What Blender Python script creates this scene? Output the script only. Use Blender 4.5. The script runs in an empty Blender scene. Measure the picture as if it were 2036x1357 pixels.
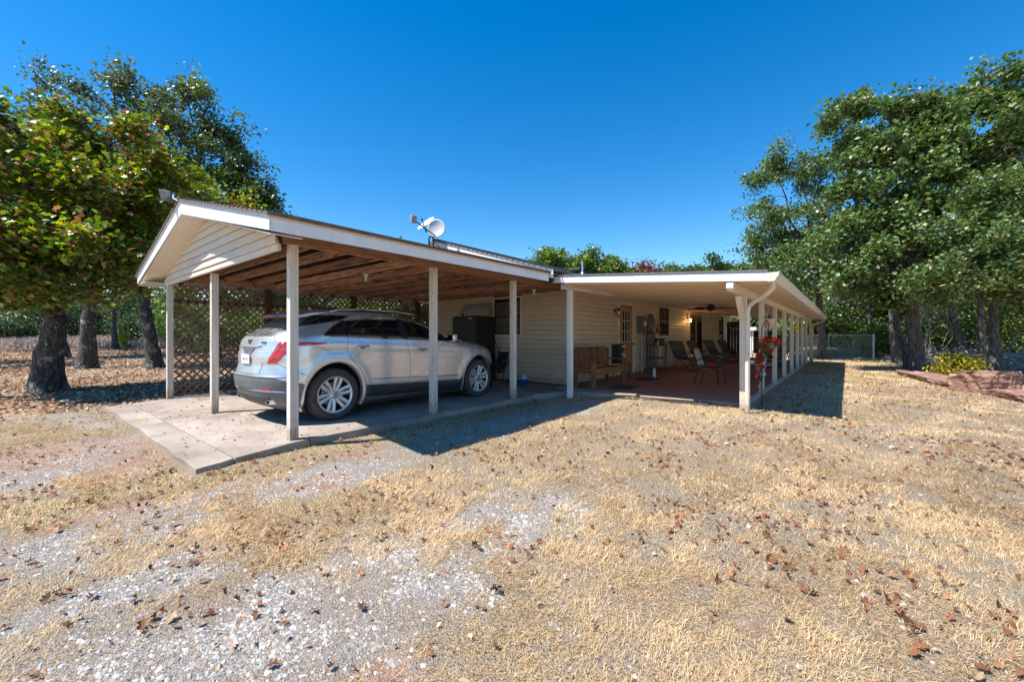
import bpy, math, random
import numpy as np
from math import radians, pi, sin, cos, hypot, atan2
from mathutils import Vector, Matrix

random.seed(7)
SC = bpy.context.scene
COL = SC.collection

# ---------------------------------------------------------------- camera, sky, sun, exposure
HC = 1.27                                   # eye height above the carport slab (z = 0)
YAW = radians(39.3)
FPX, CX, HY = 815.0, 1018.0, 668.0          # measured focal length and horizon of the photograph (2036 px wide)
cam_d = bpy.data.cameras.new('camera')
cam = bpy.data.objects.new('camera', cam_d); COL.objects.link(cam)
cam.location = (0, 0, HC)
cam.rotation_euler = (pi/2, 0, YAW)
cam_d.sensor_width = 36
cam_d.lens = 36*FPX/2036
cam_d.shift_y = -(678.5-HY)/2036
cam_d.clip_start = 0.05
cam_d.clip_end = 3000
SC.camera = cam

SUN = Vector((.31, .55, -1.0)).normalized()       # travel direction of the light
SUN_EL = math.asin(-SUN.z)
SUN_AZ = atan2(-SUN.x, -SUN.y)
w = bpy.data.worlds.new('World'); SC.world = w; w.use_nodes = True
nt = w.node_tree; nt.nodes.clear()
sky = nt.nodes.new('ShaderNodeTexSky'); sky.sky_type = 'NISHITA'; sky.sun_disc = False
sky.sun_elevation = SUN_EL; sky.sun_rotation = SUN_AZ % (2*pi)
sky.altitude = 900; sky.air_density = 1.15; sky.dust_density = .15; sky.ozone_density = 2.2
hs = nt.nodes.new('ShaderNodeHueSaturation'); hs.inputs['Saturation'].default_value = 1.46
bg = nt.nodes.new('ShaderNodeBackground'); bg.inputs[1].default_value = .115
wo = nt.nodes.new('ShaderNodeOutputWorld')
nt.links.new(sky.outputs[0], hs.inputs['Color']); nt.links.new(hs.outputs[0], bg.inputs[0]); nt.links.new(bg.outputs[0], wo.inputs[0])
sd = bpy.data.lights.new('sun', 'SUN'); sd.energy = 4.9; sd.angle = radians(.5); sd.color = (1, .955, .88)
so = bpy.data.objects.new('sun', sd); COL.objects.link(so); so.rotation_euler = SUN.to_track_quat('-Z', 'Y').to_euler()
so.location = (0, 0, 30)
SC.view_settings.view_transform = 'Standard'; SC.view_settings.look = 'None'
SC.view_settings.exposure = .82; SC.view_settings.gamma = 1
SC.view_settings.use_curve_mapping = False
SC.cycles.use_denoising = True
SC.cycles.max_bounces = 8; SC.cycles.diffuse_bounces = 4; SC.cycles.transparent_max_bounces = 16

# ---------------------------------------------------------------- measuring helpers
FW = (-sin(YAW), cos(YAW)); RT = (cos(YAW), sin(YAW))
def at(px, py, d):
    """world point seen at photograph pixel px,py at forward distance d metres"""
    a = (px-CX)/FPX; b = -(py-HY)/FPX
    return np.array((d*(FW[0]+a*RT[0]), d*(FW[1]+a*RT[1]), HC+d*b))
def on_ground(px, py, z=-.1):
    d = (HC-z)*FPX/(py-HY)
    return at(px, py, d)

# ---------------------------------------------------------------- noise + terrain
_rs = np.random.RandomState(3)
_perm = _rs.rand(256, 256)
def vnoise(x, y, f=1.0, seed=0):
    x = np.asarray(x)*f + seed*17.3; y = np.asarray(y)*f + seed*7.9
    xi = np.floor(x).astype(int); yi = np.floor(y).astype(int)
    u = x-xi; v = y-yi; u = u*u*(3-2*u); v = v*v*(3-2*v)
    g = lambda a, b: _perm[a % 256, b % 256]
    return (g(xi, yi)*(1-u)+g(xi+1, yi)*u)*(1-v)+(g(xi, yi+1)*(1-u)+g(xi+1, yi+1)*u)*v
def fbm(x, y, f=1.0, seed=0, o=4):
    s = 0; a = .5
    for i in range(o):
        s = s+a*vnoise(x, y, f, seed+i*3); f *= 2.1; a *= .5
    return s/(1-.5**o)
def sstep(a, b, x):
    t = np.clip((np.asarray(x, dtype=float)-a)/(b-a), 0, 1); return t*t*(3-2*t)
def hgt(X, Y):
    X = np.asarray(X, dtype=float); Y = np.asarray(Y, dtype=float)
    d = FW[0]*X+FW[1]*Y
    q = RT[0]*X+RT[1]*Y
    left = sstep(-9.5, -13, X)
    h = -.10 + left*np.minimum(np.maximum(d-12, 0)*.035, 3.2)
    h = h + .075*sstep(5.0, 8.5, Y)*sstep(-5.4, -4.6, X)*sstep(6, 1, X)*sstep(30, 22, Y)
    right = sstep(2.2, 5.0, X)*sstep(10, 14, Y)
    h = h - .12*right
    h = h - .03*np.exp(-((X+2.0)**2+(Y-1.5)**2)/6)
    near = sstep(60, 20, np.hypot(X, Y))
    h = h + (fbm(X, Y, .7, 2)-.5)*.05*near + (fbm(X, Y, 3.5, 5)-.5)*.022*near
    h = h + (fbm(X, Y, .05, 9)-.5)*1.2*sstep(40, 120, np.hypot(X, Y))
    return h
def hz(x, y): return float(hgt(x, y))

def pol(pts): return [on_ground(*p)[:2] for p in pts]
TRACKS = [
    (pol([(1215, 800), (1050, 830), (900, 868), (780, 905), (640, 945), (470, 985), (300, 1040), (60, 1110), (-300, 1230)]), .36),
    (pol([(1010, 1000), (880, 1035), (740, 1100), (600, 1180), (480, 1270), (300, 1340), (60, 1440)]), .38),
    (pol([(1060, 1010), (960, 1100), (800, 1190), (640, 1300), (500, 1400)]), .30),
    (pol([(420, 1110), (200, 1190), (0, 1270), (-300, 1340)]), .20),
    (pol([(-200, 960), (0, 950), (140, 925), (260, 880), (330, 870)]), .42),
    (pol([(-400, 850), (-60, 835), (120, 828), (240, 838)]), .42),
]
DIRT = [(on_ground(170, 900)[:2], .75), (on_ground(260, 925)[:2], .50), (on_ground(640, 960)[:2], .25), (on_ground(250, 1010)[:2], .25),
        (on_ground(1740, 735)[:2], .5), (on_ground(1660, 725)[:2], .6), (on_ground(1500, 1240)[:2], .07),
        (on_ground(700, 905)[:2], .3), (on_ground(760, 1330)[:2], .14)]
def segd(X, Y, line):
    best = np.full(np.shape(X), 1e9)
    for (a, b) in zip(line[:-1], line[1:]):
        ax, ay = a; bx, by = b; dx, dy = bx-ax, by-ay
        t = np.clip(((X-ax)*dx+(Y-ay)*dy)/(dx*dx+dy*dy), 0, 1)
        best = np.minimum(best, np.hypot(X-ax-t*dx, Y-ay-t*dy))
    return best
def masks(X, Y):
    """gravel, red dirt, grass density (0..1)"""
    n = fbm(X, Y, 1.1, 11); n2 = fbm(X, Y, 4.0, 23)
    g = .0*n; n3 = fbm(X, Y, 2.3, 77)
    for line, wd in TRACKS:
        d = segd(X, Y, line)
        g = np.maximum(g, sstep(wd*1.55, wd*.25, d+(n-.5)*wd*2.2+(n2-.5)*.6))
    g = g*(.42+.52*sstep(.36, .60, n3)); r = np.zeros(np.shape(X))
    for (c, rad) in DIRT:
        d = np.hypot(X-c[0], Y-c[1])
        r = np.maximum(r, sstep(rad*1.2, rad*.5, d+(n2-.5)*rad*1.1+(n-.5)*rad))
    d = FW[0]*X+FW[1]*Y
    bare = sstep(.50, .62, fbm(X, Y, 1.7, 31))*.75
    # under the trees on the left: leaf litter instead of grass
    lit = sstep(-5.3, -6.5, X-0*Y)*sstep(-3.5, -6, X+Y*.0)*0
    lit = sstep(6.0, 8.0, d)*sstep(-10.5, -11.3, X+(n-.5)*1.5)
    gr = np.clip(1-(.62+.32*sstep(.40,.58,n2))*g-.85*r-bare*.8, 0.04, 1)*(1-.75*lit)
    return g, r, gr, lit

# ---------------------------------------------------------------- object helpers
def tag(o, label=None, cat=None, group=None, kind=None):
    if label: o['label'] = label
    if cat: o['category'] = cat
    if group: o['group'] = group
    if kind: o['kind'] = kind
    return o
def wloc(o):
    v = Vector((0, 0, 0))
    while o is not None: v = v+o.location; o = o.parent
    return v
def thing(name, loc, label, cat, group=None, kind=None):
    o = bpy.data.objects.new(name, None); COL.objects.link(o); o.location = loc
    o.empty_display_size = .2
    return tag(o, label, cat, group, kind)
def dup(o, loc=None, rotz=None, parent=None, label=None):
    def rec(s, par):
        c = s.copy(); COL.objects.link(c)
        if par is not None: c.parent = par
        for ch in s.children: rec(ch, c)
        return c
    r = rec(o, parent)
    if loc is not None: r.location = loc
    if rotz is not None: r.rotation_euler = (0, 0, rotz)
    if label: r['label'] = label
    return r

class MB:
    def __init__(s): s.v = []; s.f = []
    def add(s, vs, fs):
        n = len(s.v); s.v += [tuple(p) for p in vs]; s.f += [tuple(i+n for i in f) for f in fs]; return s
    def box(s, x0, y0, z0, x1, y1, z1):
        if x0 > x1: x0, x1 = x1, x0
        if y0 > y1: y0, y1 = y1, y0
        if z0 > z1: z0, z1 = z1, z0
        return s.add([(x0,y0,z0),(x1,y0,z0),(x1,y1,z0),(x0,y1,z0),(x0,y0,z1),(x1,y0,z1),(x1,y1,z1),(x0,y1,z1)],
                     [(0,3,2,1),(4,5,6,7),(0,1,5,4),(1,2,6,5),(2,3,7,6),(3,0,4,7)])
    def bar(s, p0, p1, wd, ht, up=(0,0,1)):
        p0 = Vector(p0); p1 = Vector(p1); d = (p1-p0).normalized(); u = Vector(up)
        if abs(d.dot(u)) > .98: u = Vector((1,0,0))
        r = d.cross(u).normalized(); u = r.cross(d).normalized()
        vs = []
        for p in (p0, p1):
            for a, b in ((-1,-1),(1,-1),(1,1),(-1,1)): vs.append(p+r*(a*wd/2)+u*(b*ht/2))
        return s.add(vs, [(0,1,2,3),(7,6,5,4),(0,4,5,1),(1,5,6,2),(2,6,7,3),(3,7,4,0)])
    def tube(s, pts, r, n=8, cap=True):
        pts = [Vector(p) for p in pts]; m = len(pts)
        rs = r if isinstance(r, (list, tuple)) else [r]*m
        base = len(s.v); prev = None
        for i, p in enumerate(pts):
            d = (pts[min(i+1, m-1)]-pts[max(i-1, 0)]).normalized()
            if prev is None:
                a = Vector((0,0,1)) if abs(d.z) < .9 else Vector((1,0,0))
                u = d.cross(a).normalized()
            else:
                u = (prev-d*prev.dot(d)).normalized()
            prev = u; v = d.cross(u)
            for k in range(n):
                t = 2*pi*k/n; s.v.append(tuple(p+(u*cos(t)+v*sin(t))*rs[i]))
        for i in range(m-1):
            for k in range(n):
                a = base+i*n+k; b = base+i*n+(k+1) % n
                s.f.append((a, b, b+n, a+n))
        if cap:
            s.f.append(tuple(base+k for k in reversed(range(n)))); s.f.append(tuple(base+(m-1)*n+k for k in range(n)))
        return s
    def lathe(s, prof, c=(0,0,0), n=20, axis='z', closed=False):
        base = len(s.v); m = len(prof)
        for (r, h) in prof:
            for k in range(n):
                t = 2*pi*k/n; a, b = r*cos(t), r*sin(t)
                p = (a, b, h) if axis == 'z' else ((h, a, b) if axis == 'x' else (b, h, a))
                s.v.append((p[0]+c[0], p[1]+c[1], p[2]+c[2]))
        for i in range(m-1 if not closed else m):
            for k in range(n):
                a = base+i*n+k; b = base+i*n+(k+1) % n
                a2 = base+((i+1) % m)*n+k; b2 = base+((i+1) % m)*n+(k+1) % n
                s.f.append((a, b, b2, a2))
        return s
    def ball(s, c, r, n=10, m=6):
        rx, ry, rz_ = r if isinstance(r, (tuple, list)) else (r, r, r)
        base = len(s.v)
        for i in range(m+1):
            ph = pi*i/m
            for k in range(n):
                t = 2*pi*k/n; s.v.append((c[0]+rx*sin(ph)*cos(t), c[1]+ry*sin(ph)*sin(t), c[2]+rz_*cos(ph)))
        for i in range(m):
            for k in range(n):
                a = base+i*n+k; b = base+i*n+(k+1) % n; s.f.append((a, a+n, b+n, b))
        return s
    def prism(s, poly, axis, a, b):
        """polygon in the plane normal to axis, extruded from a to b"""
        n = len(poly)
        def P(p, h): return (h, p[0], p[1]) if axis == 'x' else ((p[0], h, p[1]) if axis == 'y' else (p[0], p[1], h))
        vs = [P(p, a) for p in poly]+[P(p, b) for p in poly]
        return s.add(vs, [tuple(range(n)), tuple(reversed(range(n, 2*n)))]+[(i, i+n, (i+1) % n+n, (i+1) % n) for i in range(n)])
    def build(s, name, mat, parent=None, smooth=False, label=None, bevel=0, kind=None):
        off = wloc(parent) if parent is not None else Vector((0,0,0))
        me = bpy.data.meshes.new(name)
        me.from_pydata([(x-off.x, y-off.y, z-off.z) for x, y, z in s.v], [], s.f)
        me.validate(); 
        if smooth is True: me.shade_smooth()
        if mat is not None: me.materials.append(mat)
        o = bpy.data.objects.new(name, me); COL.objects.link(o)
        if parent is not None: o.parent = parent
        if smooth == 'auto':
            me.shade_smooth()
            try: me.set_sharp_from_angle(angle=radians(35))
            except Exception: pass
        if bevel:
            b = o.modifiers.new('bevel', 'BEVEL'); b.width = bevel; b.segments = 2; b.limit_method = 'ANGLE'
        import bmesh
        bm = bmesh.new(); bm.from_mesh(me); bmesh.ops.recalc_face_normals(bm, faces=bm.faces); bm.to_mesh(me); bm.free()
        if label: o['label'] = label
        if kind: o['kind'] = kind
        return o

def np_mesh(name, V, F, mat, parent=None, col=None, smooth=False, attrs=None):
    """V (n,3), F (m,3 or 4) arrays; col (n,3) point colours"""
    me = bpy.data.meshes.new(name)
    k = F.shape[1]
    off = wloc(parent) if parent is not None else Vector((0,0,0))
    V = V-np.array(off)
    me.vertices.add(len(V)); me.vertices.foreach_set('co', V.astype(np.float32).ravel())
    me.loops.add(F.size); me.loops.foreach_set('vertex_index', F.astype(np.int32).ravel())
    me.polygons.add(len(F)); me.polygons.foreach_set('loop_start', np.arange(len(F), dtype=np.int32)*k)
    me.polygons.foreach_set('use_smooth', np.full(len(F), bool(smooth)))
    if col is not None:
        a = me.color_attributes.new('Col', 'BYTE_COLOR', 'POINT')
        c = np.ones((len(V), 4), dtype=np.float32); c[:, :3] = col
        a.data.foreach_set('color', c.ravel())
    me.update(calc_edges=True)
    if mat is not None: me.materials.append(mat)
    o = bpy.data.objects.new(name, me); COL.objects.link(o)
    if parent is not None: o.parent = parent
    return o

# ---------------------------------------------------------------- materials
def newmat(name):
    m = bpy.data.materials.new(name); m.use_nodes = True
    n = m.node_tree; b = n.nodes['Principled BSDF']
    return m, n, b
def N(nt, t, **kw):
    n = nt.nodes.new(t)
    for k, v in kw.items():
        if k in n.inputs: n.inputs[k].default_value = v
        else: setattr(n, k, v)
    return n
def coords(nt, stretch=(1,1,1), kind='Object'):
    tc = N(nt, 'ShaderNodeTexCoord'); mp = N(nt, 'ShaderNodeMapping'); mp.inputs['Scale'].default_value = stretch
    nt.links.new(tc.outputs[kind], mp.inputs[0]); return mp.outputs[0]
def M(name, c1, c2=None, rough=.6, metal=0, scale=4, detail=5, contrast=(.35,.65), bump=0, bscale=60, stretch=(1,1,1), rnd=0, spec=.5,
      coat=0, kind='Object', spots=None, emit=None, rvar=0, bdist=.01):
    m, nt, b = newmat(name)
    L = nt.links.new
    co = coords(nt, stretch, kind)
    c1 = (*c1, 1); c2 = (*(c2 or tuple(x*.8 for x in c1[:3])), 1)
    no = N(nt, 'ShaderNodeTexNoise'); no.inputs['Scale'].default_value = scale; no.inputs['Detail'].default_value = detail; no.inputs['Roughness'].default_value = .6
    L(co, no.inputs[0])
    oi = N(nt, 'ShaderNodeObjectInfo')
    if rnd:
        cb = N(nt, 'ShaderNodeCombineXYZ'); mu = N(nt, 'ShaderNodeMath', operation='MULTIPLY'); mu.inputs[1].default_value = 40
        L(oi.outputs['Random'], mu.inputs[0]); L(mu.outputs[0], cb.inputs[0]); L(mu.outputs[0], cb.inputs[2])
        ad = N(nt, 'ShaderNodeVectorMath', operation='ADD'); L(co, ad.inputs[0]); L(cb.outputs[0], ad.inputs[1]); L(ad.outputs[0], no.inputs[0])
    rp = N(nt, 'ShaderNodeValToRGB'); rp.color_ramp.elements[0].position = contrast[0]; rp.color_ramp.elements[1].position = contrast[1]
    rp.color_ramp.elements[0].color = c1; rp.color_ramp.elements[1].color = c2
    L(no.outputs[0], rp.inputs[0]); out = rp.outputs[0]
    if spots:
        sc_, th, sw, colr = spots
        n2 = N(nt, 'ShaderNodeTexNoise'); n2.inputs['Scale'].default_value = sc_; n2.inputs['Detail'].default_value = 6; L(co, n2.inputs[0])
        r2 = N(nt, 'ShaderNodeValToRGB'); r2.color_ramp.elements[0].position = th; r2.color_ramp.elements[1].position = th+sw
        L(n2.outputs[0], r2.inputs[0])
        mx = N(nt, 'ShaderNodeMix', data_type='RGBA'); L(r2.outputs[0], mx.inputs[0]); L(out, mx.inputs[6]); mx.inputs[7].default_value = (*colr, 1)
        out = mx.outputs[2]
    if rnd:
        h = N(nt, 'ShaderNodeHueSaturation'); mr = N(nt, 'ShaderNodeMapRange'); mr.inputs[3].default_value = 1-rnd; mr.inputs[4].default_value = 1+rnd
        L(oi.outputs['Random'], mr.inputs[0]); L(mr.outputs[0], h.inputs['Value']); L(out, h.inputs['Color']); out = h.outputs[0]
    L(out, b.inputs['Base Color'])
    b.inputs['Roughness'].default_value = rough; b.inputs['Metallic'].default_value = metal
    b.inputs['Specular IOR Level'].default_value = spec; b.inputs['Coat Weight'].default_value = coat
    if coat: b.inputs['Coat Roughness'].default_value = .04
    if rvar:
        mr = N(nt, 'ShaderNodeMapRange'); mr.inputs[3].default_value = rough-rvar; mr.inputs[4].default_value = rough+rvar
        L(no.outputs[0], mr.inputs[0]); L(mr.outputs[0], b.inputs['Roughness'])
    if bump:
        nb = N(nt, 'ShaderNodeTexNoise'); nb.inputs['Scale'].default_value = bscale; nb.inputs['Detail'].default_value = 4; L(co, nb.inputs[0])
        bp = N(nt, 'ShaderNodeBump'); bp.inputs['Strength'].default_value = bump; bp.inputs['Distance'].default_value = bdist
        L(nb.outputs[0], bp.inputs['Height']); L(bp.outputs[0], b.inputs['Normal'])
    if emit:
        b.inputs['Emission Color'].default_value = (*emit[0], 1); b.inputs['Emission Strength'].default_value = emit[1]
    return m

def leafmat(name, rough=.45, trans=.35, bright=1.0, spec=.5):
    m, nt, b = newmat(name); L = nt.links.new
    a = N(nt, 'ShaderNodeVertexColor'); a.layer_name = 'Col'
    L(a.outputs[0], b.inputs['Base Color']); b.inputs['Roughness'].default_value = rough; b.inputs['Specular IOR Level'].default_value = spec
    if trans:
        t = N(nt, 'ShaderNodeBsdfTranslucent'); h = N(nt, 'ShaderNodeHueSaturation'); h.inputs['Saturation'].default_value = 1.15; h.inputs['Value'].default_value = 1.5
        L(a.outputs[0], h.inputs['Color']); L(h.outputs[0], t.inputs[0])
        mx = N(nt, 'ShaderNodeMixShader'); mx.inputs[0].default_value = trans
        L(b.outputs[0], mx.inputs[1]); L(t.outputs[0], mx.inputs[2]); L(mx.outputs[0], nt.nodes['Material Output'].inputs[0])
    return m

MAT = {}
MAT['siding'] = M('vinyl_siding', (.68,.56,.43), (.62,.50,.38), rough=.5, scale=1.6, bump=.12, bscale=160, stretch=(1,1,4), rnd=.03, spots=(2.2,.62,.2,(.56,.45,.34)))
MAT['siding_gable'] = M('gable_siding', (.72,.64,.54), (.66,.58,.48), rough=.5, scale=2.0, bump=.12, bscale=160, rnd=.03, spots=(3,.62,.2,(.50,.44,.37)))
MAT['lap_shade'] = M('wall_core_lap_shade', (.10,.08,.06), (.07,.055,.04), rough=.9)  # wall core coloured dark to paint shade lines into the siding gaps
MAT['white'] = M('white_metal_trim', (.80,.80,.80), (.72,.72,.72), rough=.42, scale=2.5, bump=.05, bscale=14, rnd=.02, spots=(5,.66,.15,(.62,.58,.52)))
MAT['cream'] = M('cream_painted_wood', (.74,.66,.54), (.66,.57,.46), rough=.6, scale=6, stretch=(3,3,.5), bump=.25, bscale=40, rnd=.03, spots=(9,.66,.08,(.36,.29,.22)))
MAT['post'] = M('weathered_post_paint', (.70,.65,.57), (.56,.50,.43), rough=.72, scale=5, stretch=(5,5,.45), bump=.5, bscale=18, rnd=.04, spots=(7,.63,.06,(.22,.18,.14)))
MAT['wood'] = M('rough_joist_wood', (.56,.29,.165), (.24,.115,.06), rough=.8, scale=5, stretch=(.5,6,6), bump=.7, bscale=20, rnd=.42, spots=(5,.56,.10,(.09,.05,.03)))
MAT['woody'] = M('rough_beam_wood', (.44,.235,.13), (.25,.125,.065), rough=.8, scale=5, stretch=(6,.5,6), bump=.5, bscale=20, rnd=.15, spots=(6,.62,.12,(.09,.05,.03)))
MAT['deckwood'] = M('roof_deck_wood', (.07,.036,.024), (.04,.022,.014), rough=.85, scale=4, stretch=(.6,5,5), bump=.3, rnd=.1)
MAT['lattice'] = M('dark_lattice_wood', (.24,.17,.13), (.14,.10,.075), rough=.8, scale=8, bump=.3, rnd=.18)
MAT['darkwood'] = M('dark_stained_post', (.09,.05,.034), (.05,.03,.02), rough=.8, scale=6, stretch=(4,4,.6), bump=.3, rnd=.1)
MAT['shingle'] = M('grey_brown_shingles', (.20,.165,.135), (.13,.105,.09), rough=.95, scale=9, bump=.6, bscale=220, rnd=.1)
MAT['shingle_grey'] = M('grey_house_shingles', (.25,.24,.235), (.16,.155,.15), rough=.95, scale=9, bump=.6, bscale=220, rnd=.1)
MAT['concrete'] = M('carport_concrete', (.40,.335,.285), (.21,.165,.135), rough=.86, scale=1.1, detail=12, contrast=(.38,.68), bump=.25, bscale=150, rnd=.03, spots=(1.3,.56,.14,(.24,.185,.15)))
MAT['concrete_grey'] = M('walkway_concrete', (.30,.285,.27), (.22,.205,.19), rough=.86, scale=2, detail=8, bump=.25, bscale=150)
MAT['ceiling'] = M('patio_ceiling_pan', (.72,.56,.40), (.65,.50,.35), rough=.45, scale=2, stretch=(.6,4,1), bump=.06, bscale=30, rnd=.03)
MAT['black'] = M('black_powder_coat', (.018,.018,.02), (.03,.028,.028), rough=.45, scale=12, rnd=.1)
MAT['blackmatte'] = M('black_plastic', (.012,.012,.013), (.022,.022,.022), rough=.5, scale=6)
MAT['sling'] = M('beige_sling_fabric', (.50,.38,.27), (.40,.30,.21), rough=.85, scale=60, bump=.3, bscale=300)
MAT['slingdark'] = M('brown_sling_fabric', (.16,.11,.075), (.10,.07,.05), rough=.85, scale=50, bump=.3, bscale=300, rnd=.1)
MAT['bench'] = M('reclaimed_bench_wood', (.27,.115,.045), (.10,.045,.022), rough=.55, scale=7, stretch=(3,3,.7), bump=.5, bscale=24, rnd=.4, spots=(5,.60,.1,(.05,.032,.022)))
MAT['benchseat'] = M('orange_bench_wood', (.40,.19,.07), (.24,.10,.04), rough=.5, scale=6, stretch=(4,.7,4), bump=.4, bscale=24, rnd=.15)
MAT['doororange'] = M('orange_stained_door', (.44,.19,.075), (.36,.15,.06), rough=.45, scale=4, stretch=(3,3,.6), bump=.1)
MAT['doorwhite'] = M('white_door_trim', (.74,.66,.58), (.68,.60,.52), rough=.5, scale=4)
MAT['greybox'] = M('grey_painted_steel', (.17,.165,.155), (.13,.125,.12), rough=.45, metal=.2, scale=5, bump=.05)
MAT['pipe'] = M('beige_conduit', (.47,.42,.34), (.40,.35,.29), rough=.55, scale=6)
MAT['galv'] = M('galvanised_steel', (.50,.54,.58), (.38,.41,.44), rough=.42, metal=.7, scale=12)
MAT['dish'] = M('grey_dish_paint', (.50,.52,.55), (.44,.46,.49), rough=.55, scale=5, spots=(8,.68,.1,(.42,.42,.42)))
MAT['whitepl'] = M('white_plastic', (.75,.75,.73), (.66,.66,.64), rough=.4, scale=8)
MAT['blue'] = M('blue_washer_fluid', (.01,.07,.38), (.01,.09,.45), rough=.2, scale=4)
MAT['jug'] = M('clear_plastic_jug', (.48,.54,.60), (.42,.48,.54), rough=.25, scale=5)
MAT['terracotta'] = M('peach_hanging_pot', (.72,.48,.34), (.66,.42,.30), rough=.5, scale=6)
MAT['yellow'] = M('yellow_pot', (.62,.44,.03), (.55,.38,.02), rough=.5, scale=6)
MAT['red'] = M('red_painted_part', (.45,.03,.02), (.36,.02,.015), rough=.4, scale=6)
MAT['greypl'] = M('grey_carrier_plastic', (.30,.29,.28), (.25,.24,.235), rough=.55, scale=8)
MAT['mat'] = M('dark_door_mat', (.045,.04,.035), (.075,.065,.055), rough=.95, scale=60, bump=.6, bscale=250)
MAT['rock'] = M('red_sandstone', (.34,.19,.145), (.17,.085,.065), rough=.9, scale=2.6, detail=9, stretch=(1,1,3), bump=.9, bscale=9, bdist=.05, spots=(2.2,.54,.1,(.50,.36,.26)))
MAT['panel'] = M('dark_panel', (.05,.045,.035), (.035,.03,.025), rough=.7, scale=3)
MAT['tabletop'] = M('glass_table_top', (.10,.11,.11), (.07,.08,.08), rough=.12, scale=3)
MAT['twig'] = M('dead_grey_branches', (.34,.32,.31), (.22,.20,.19), rough=.85, scale=10, rnd=.1)
MAT['shedwhite'] = M('pale_shed_roof', (.62,.62,.64), (.52,.52,.54), rough=.6, scale=3)
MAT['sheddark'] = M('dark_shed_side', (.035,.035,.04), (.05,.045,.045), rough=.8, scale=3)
MAT['brass'] = M('warm_lamp_glass', (.8,.5,.2), (.75,.45,.2), rough=.3, emit=((1,.50,.14), 9))
MAT['bulb'] = M('white_bulb_glass', (.72,.68,.60), (.66,.62,.56), rough=.2, scale=5)
MAT['floodglass'] = M('flood_lamp_glass', (.30,.34,.32), (.24,.28,.26), rough=.12, scale=4)
MAT['pane'] = M('window_glass', (.012,.014,.015), (.02,.022,.022), rough=.03, spec=.6, scale=2)
MAT['screen'] = M('dark_window_screen', (.028,.027,.024), (.04,.036,.03), rough=.5, scale=4)
MAT['blind'] = M('window_blind', (.20,.17,.12), (.15,.125,.09), rough=.7, scale=4)
MAT['muntin'] = M('white_muntin', (.72,.72,.70), (.66,.66,.64), rough=.5)
MAT['board'] = M('weathered_board', (.42,.33,.25), (.30,.23,.17), rough=.8, scale=8, stretch=(1,5,5), bump=.3)
# car
MAT['paint'] = M('silver_car_paint', (.72,.735,.765), (.66,.67,.69), rough=.28, metal=.62, scale=1.2, coat=.55, spots=(2.4,.56,.3,(.42,.38,.33)), rvar=.06)
MAT['clad'] = M('grey_bumper_plastic', (.15,.155,.16), (.10,.102,.106), rough=.5, scale=3, spots=(3,.55,.25,(.13,.12,.11)))
MAT['rocker'] = M('black_rocker_plastic', (.03,.03,.033), (.045,.043,.042), rough=.5, scale=3)
MAT['carglass'] = M('tinted_car_glass', (.006,.008,.011), (.010,.012,.014), rough=.02, spec=.9, scale=2, coat=.5)
MAT['dustglass'] = M('dusty_rear_glass', (.16,.165,.17), (.035,.038,.04), rough=.32, spec=.7, scale=11, detail=8, contrast=(.40,.60), coat=.3)
MAT['chrome'] = M('satin_chrome', (.72,.73,.74), (.66,.67,.68), rough=.12, metal=1, scale=3)
MAT['tail'] = M('red_tail_lamp', (.60,.010,.015), (.38,.005,.010), rough=.08, spec=.8, coat=.8, scale=5, stretch=(1,1,6))
MAT['headlamp'] = M('headlamp_lens', (.32,.33,.34), (.12,.12,.13), rough=.08, spec=.8, coat=.8, scale=12)
MAT['tyre'] = M('dusty_tyre_rubber', (.075,.068,.062), (.045,.043,.041), rough=.85, scale=9, bump=.3, bscale=90)
MAT['tread'] = M('tyre_tread', (.10,.092,.085), (.05,.047,.044), rough=.9, scale=9)
MAT['rim'] = M('polished_alloy', (.78,.77,.76), (.66,.65,.64), rough=.3, metal=.6, scale=6, rvar=.06)
MAT['rimdark'] = M('brake_dust_inner', (.10,.075,.055), (.05,.04,.03), rough=.6, metal=.4, scale=6)
MAT['well'] = M('wheel_well_black', (.012,.011,.010), (.02,.018,.016), rough=.95)
MAT['seam'] = M('panel_gap', (.008,.008,.009), rough=.9)
MAT['badge'] = M('dark_badge_chrome', (.20,.21,.22), (.14,.14,.15), rough=.2, metal=.9)
MAT['amber'] = M('side_marker', (.45,.06,.02), rough=.15)

def base_dirt(m, lo, hi, colr):
    nt = m.node_tree; b = nt.nodes['Principled BSDF']; src = b.inputs['Base Color'].links[0].from_socket
    tc = N(nt, 'ShaderNodeTexCoord'); sx = N(nt, 'ShaderNodeSeparateXYZ'); nt.links.new(tc.outputs['Object'], sx.inputs[0])
    no = N(nt, 'ShaderNodeTexNoise'); no.inputs['Scale'].default_value = 14; no.inputs['Detail'].default_value = 6; nt.links.new(tc.outputs['Object'], no.inputs[0])
    ma = N(nt, 'ShaderNodeMath', operation='MULTIPLY_ADD'); nt.links.new(no.outputs[0], ma.inputs[0]); ma.inputs[1].default_value = .45; nt.links.new(sx.outputs[2], ma.inputs[2])
    mr = N(nt, 'ShaderNodeMapRange'); mr.inputs[1].default_value = lo; mr.inputs[2].default_value = hi; mr.inputs[3].default_value = .8; mr.inputs[4].default_value = 0; nt.links.new(ma.outputs[0], mr.inputs[0])
    mx = N(nt, 'ShaderNodeMix', data_type='RGBA'); nt.links.new(mr.outputs[0], mx.inputs[0]); nt.links.new(src, mx.inputs[6]); mx.inputs[7].default_value = (*colr, 1); nt.links.new(mx.outputs[2], b.inputs['Base Color'])
for k_ in ('post', 'siding', 'cream'): base_dirt(MAT[k_], .22, .50, (.30, .20, .14))
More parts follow.
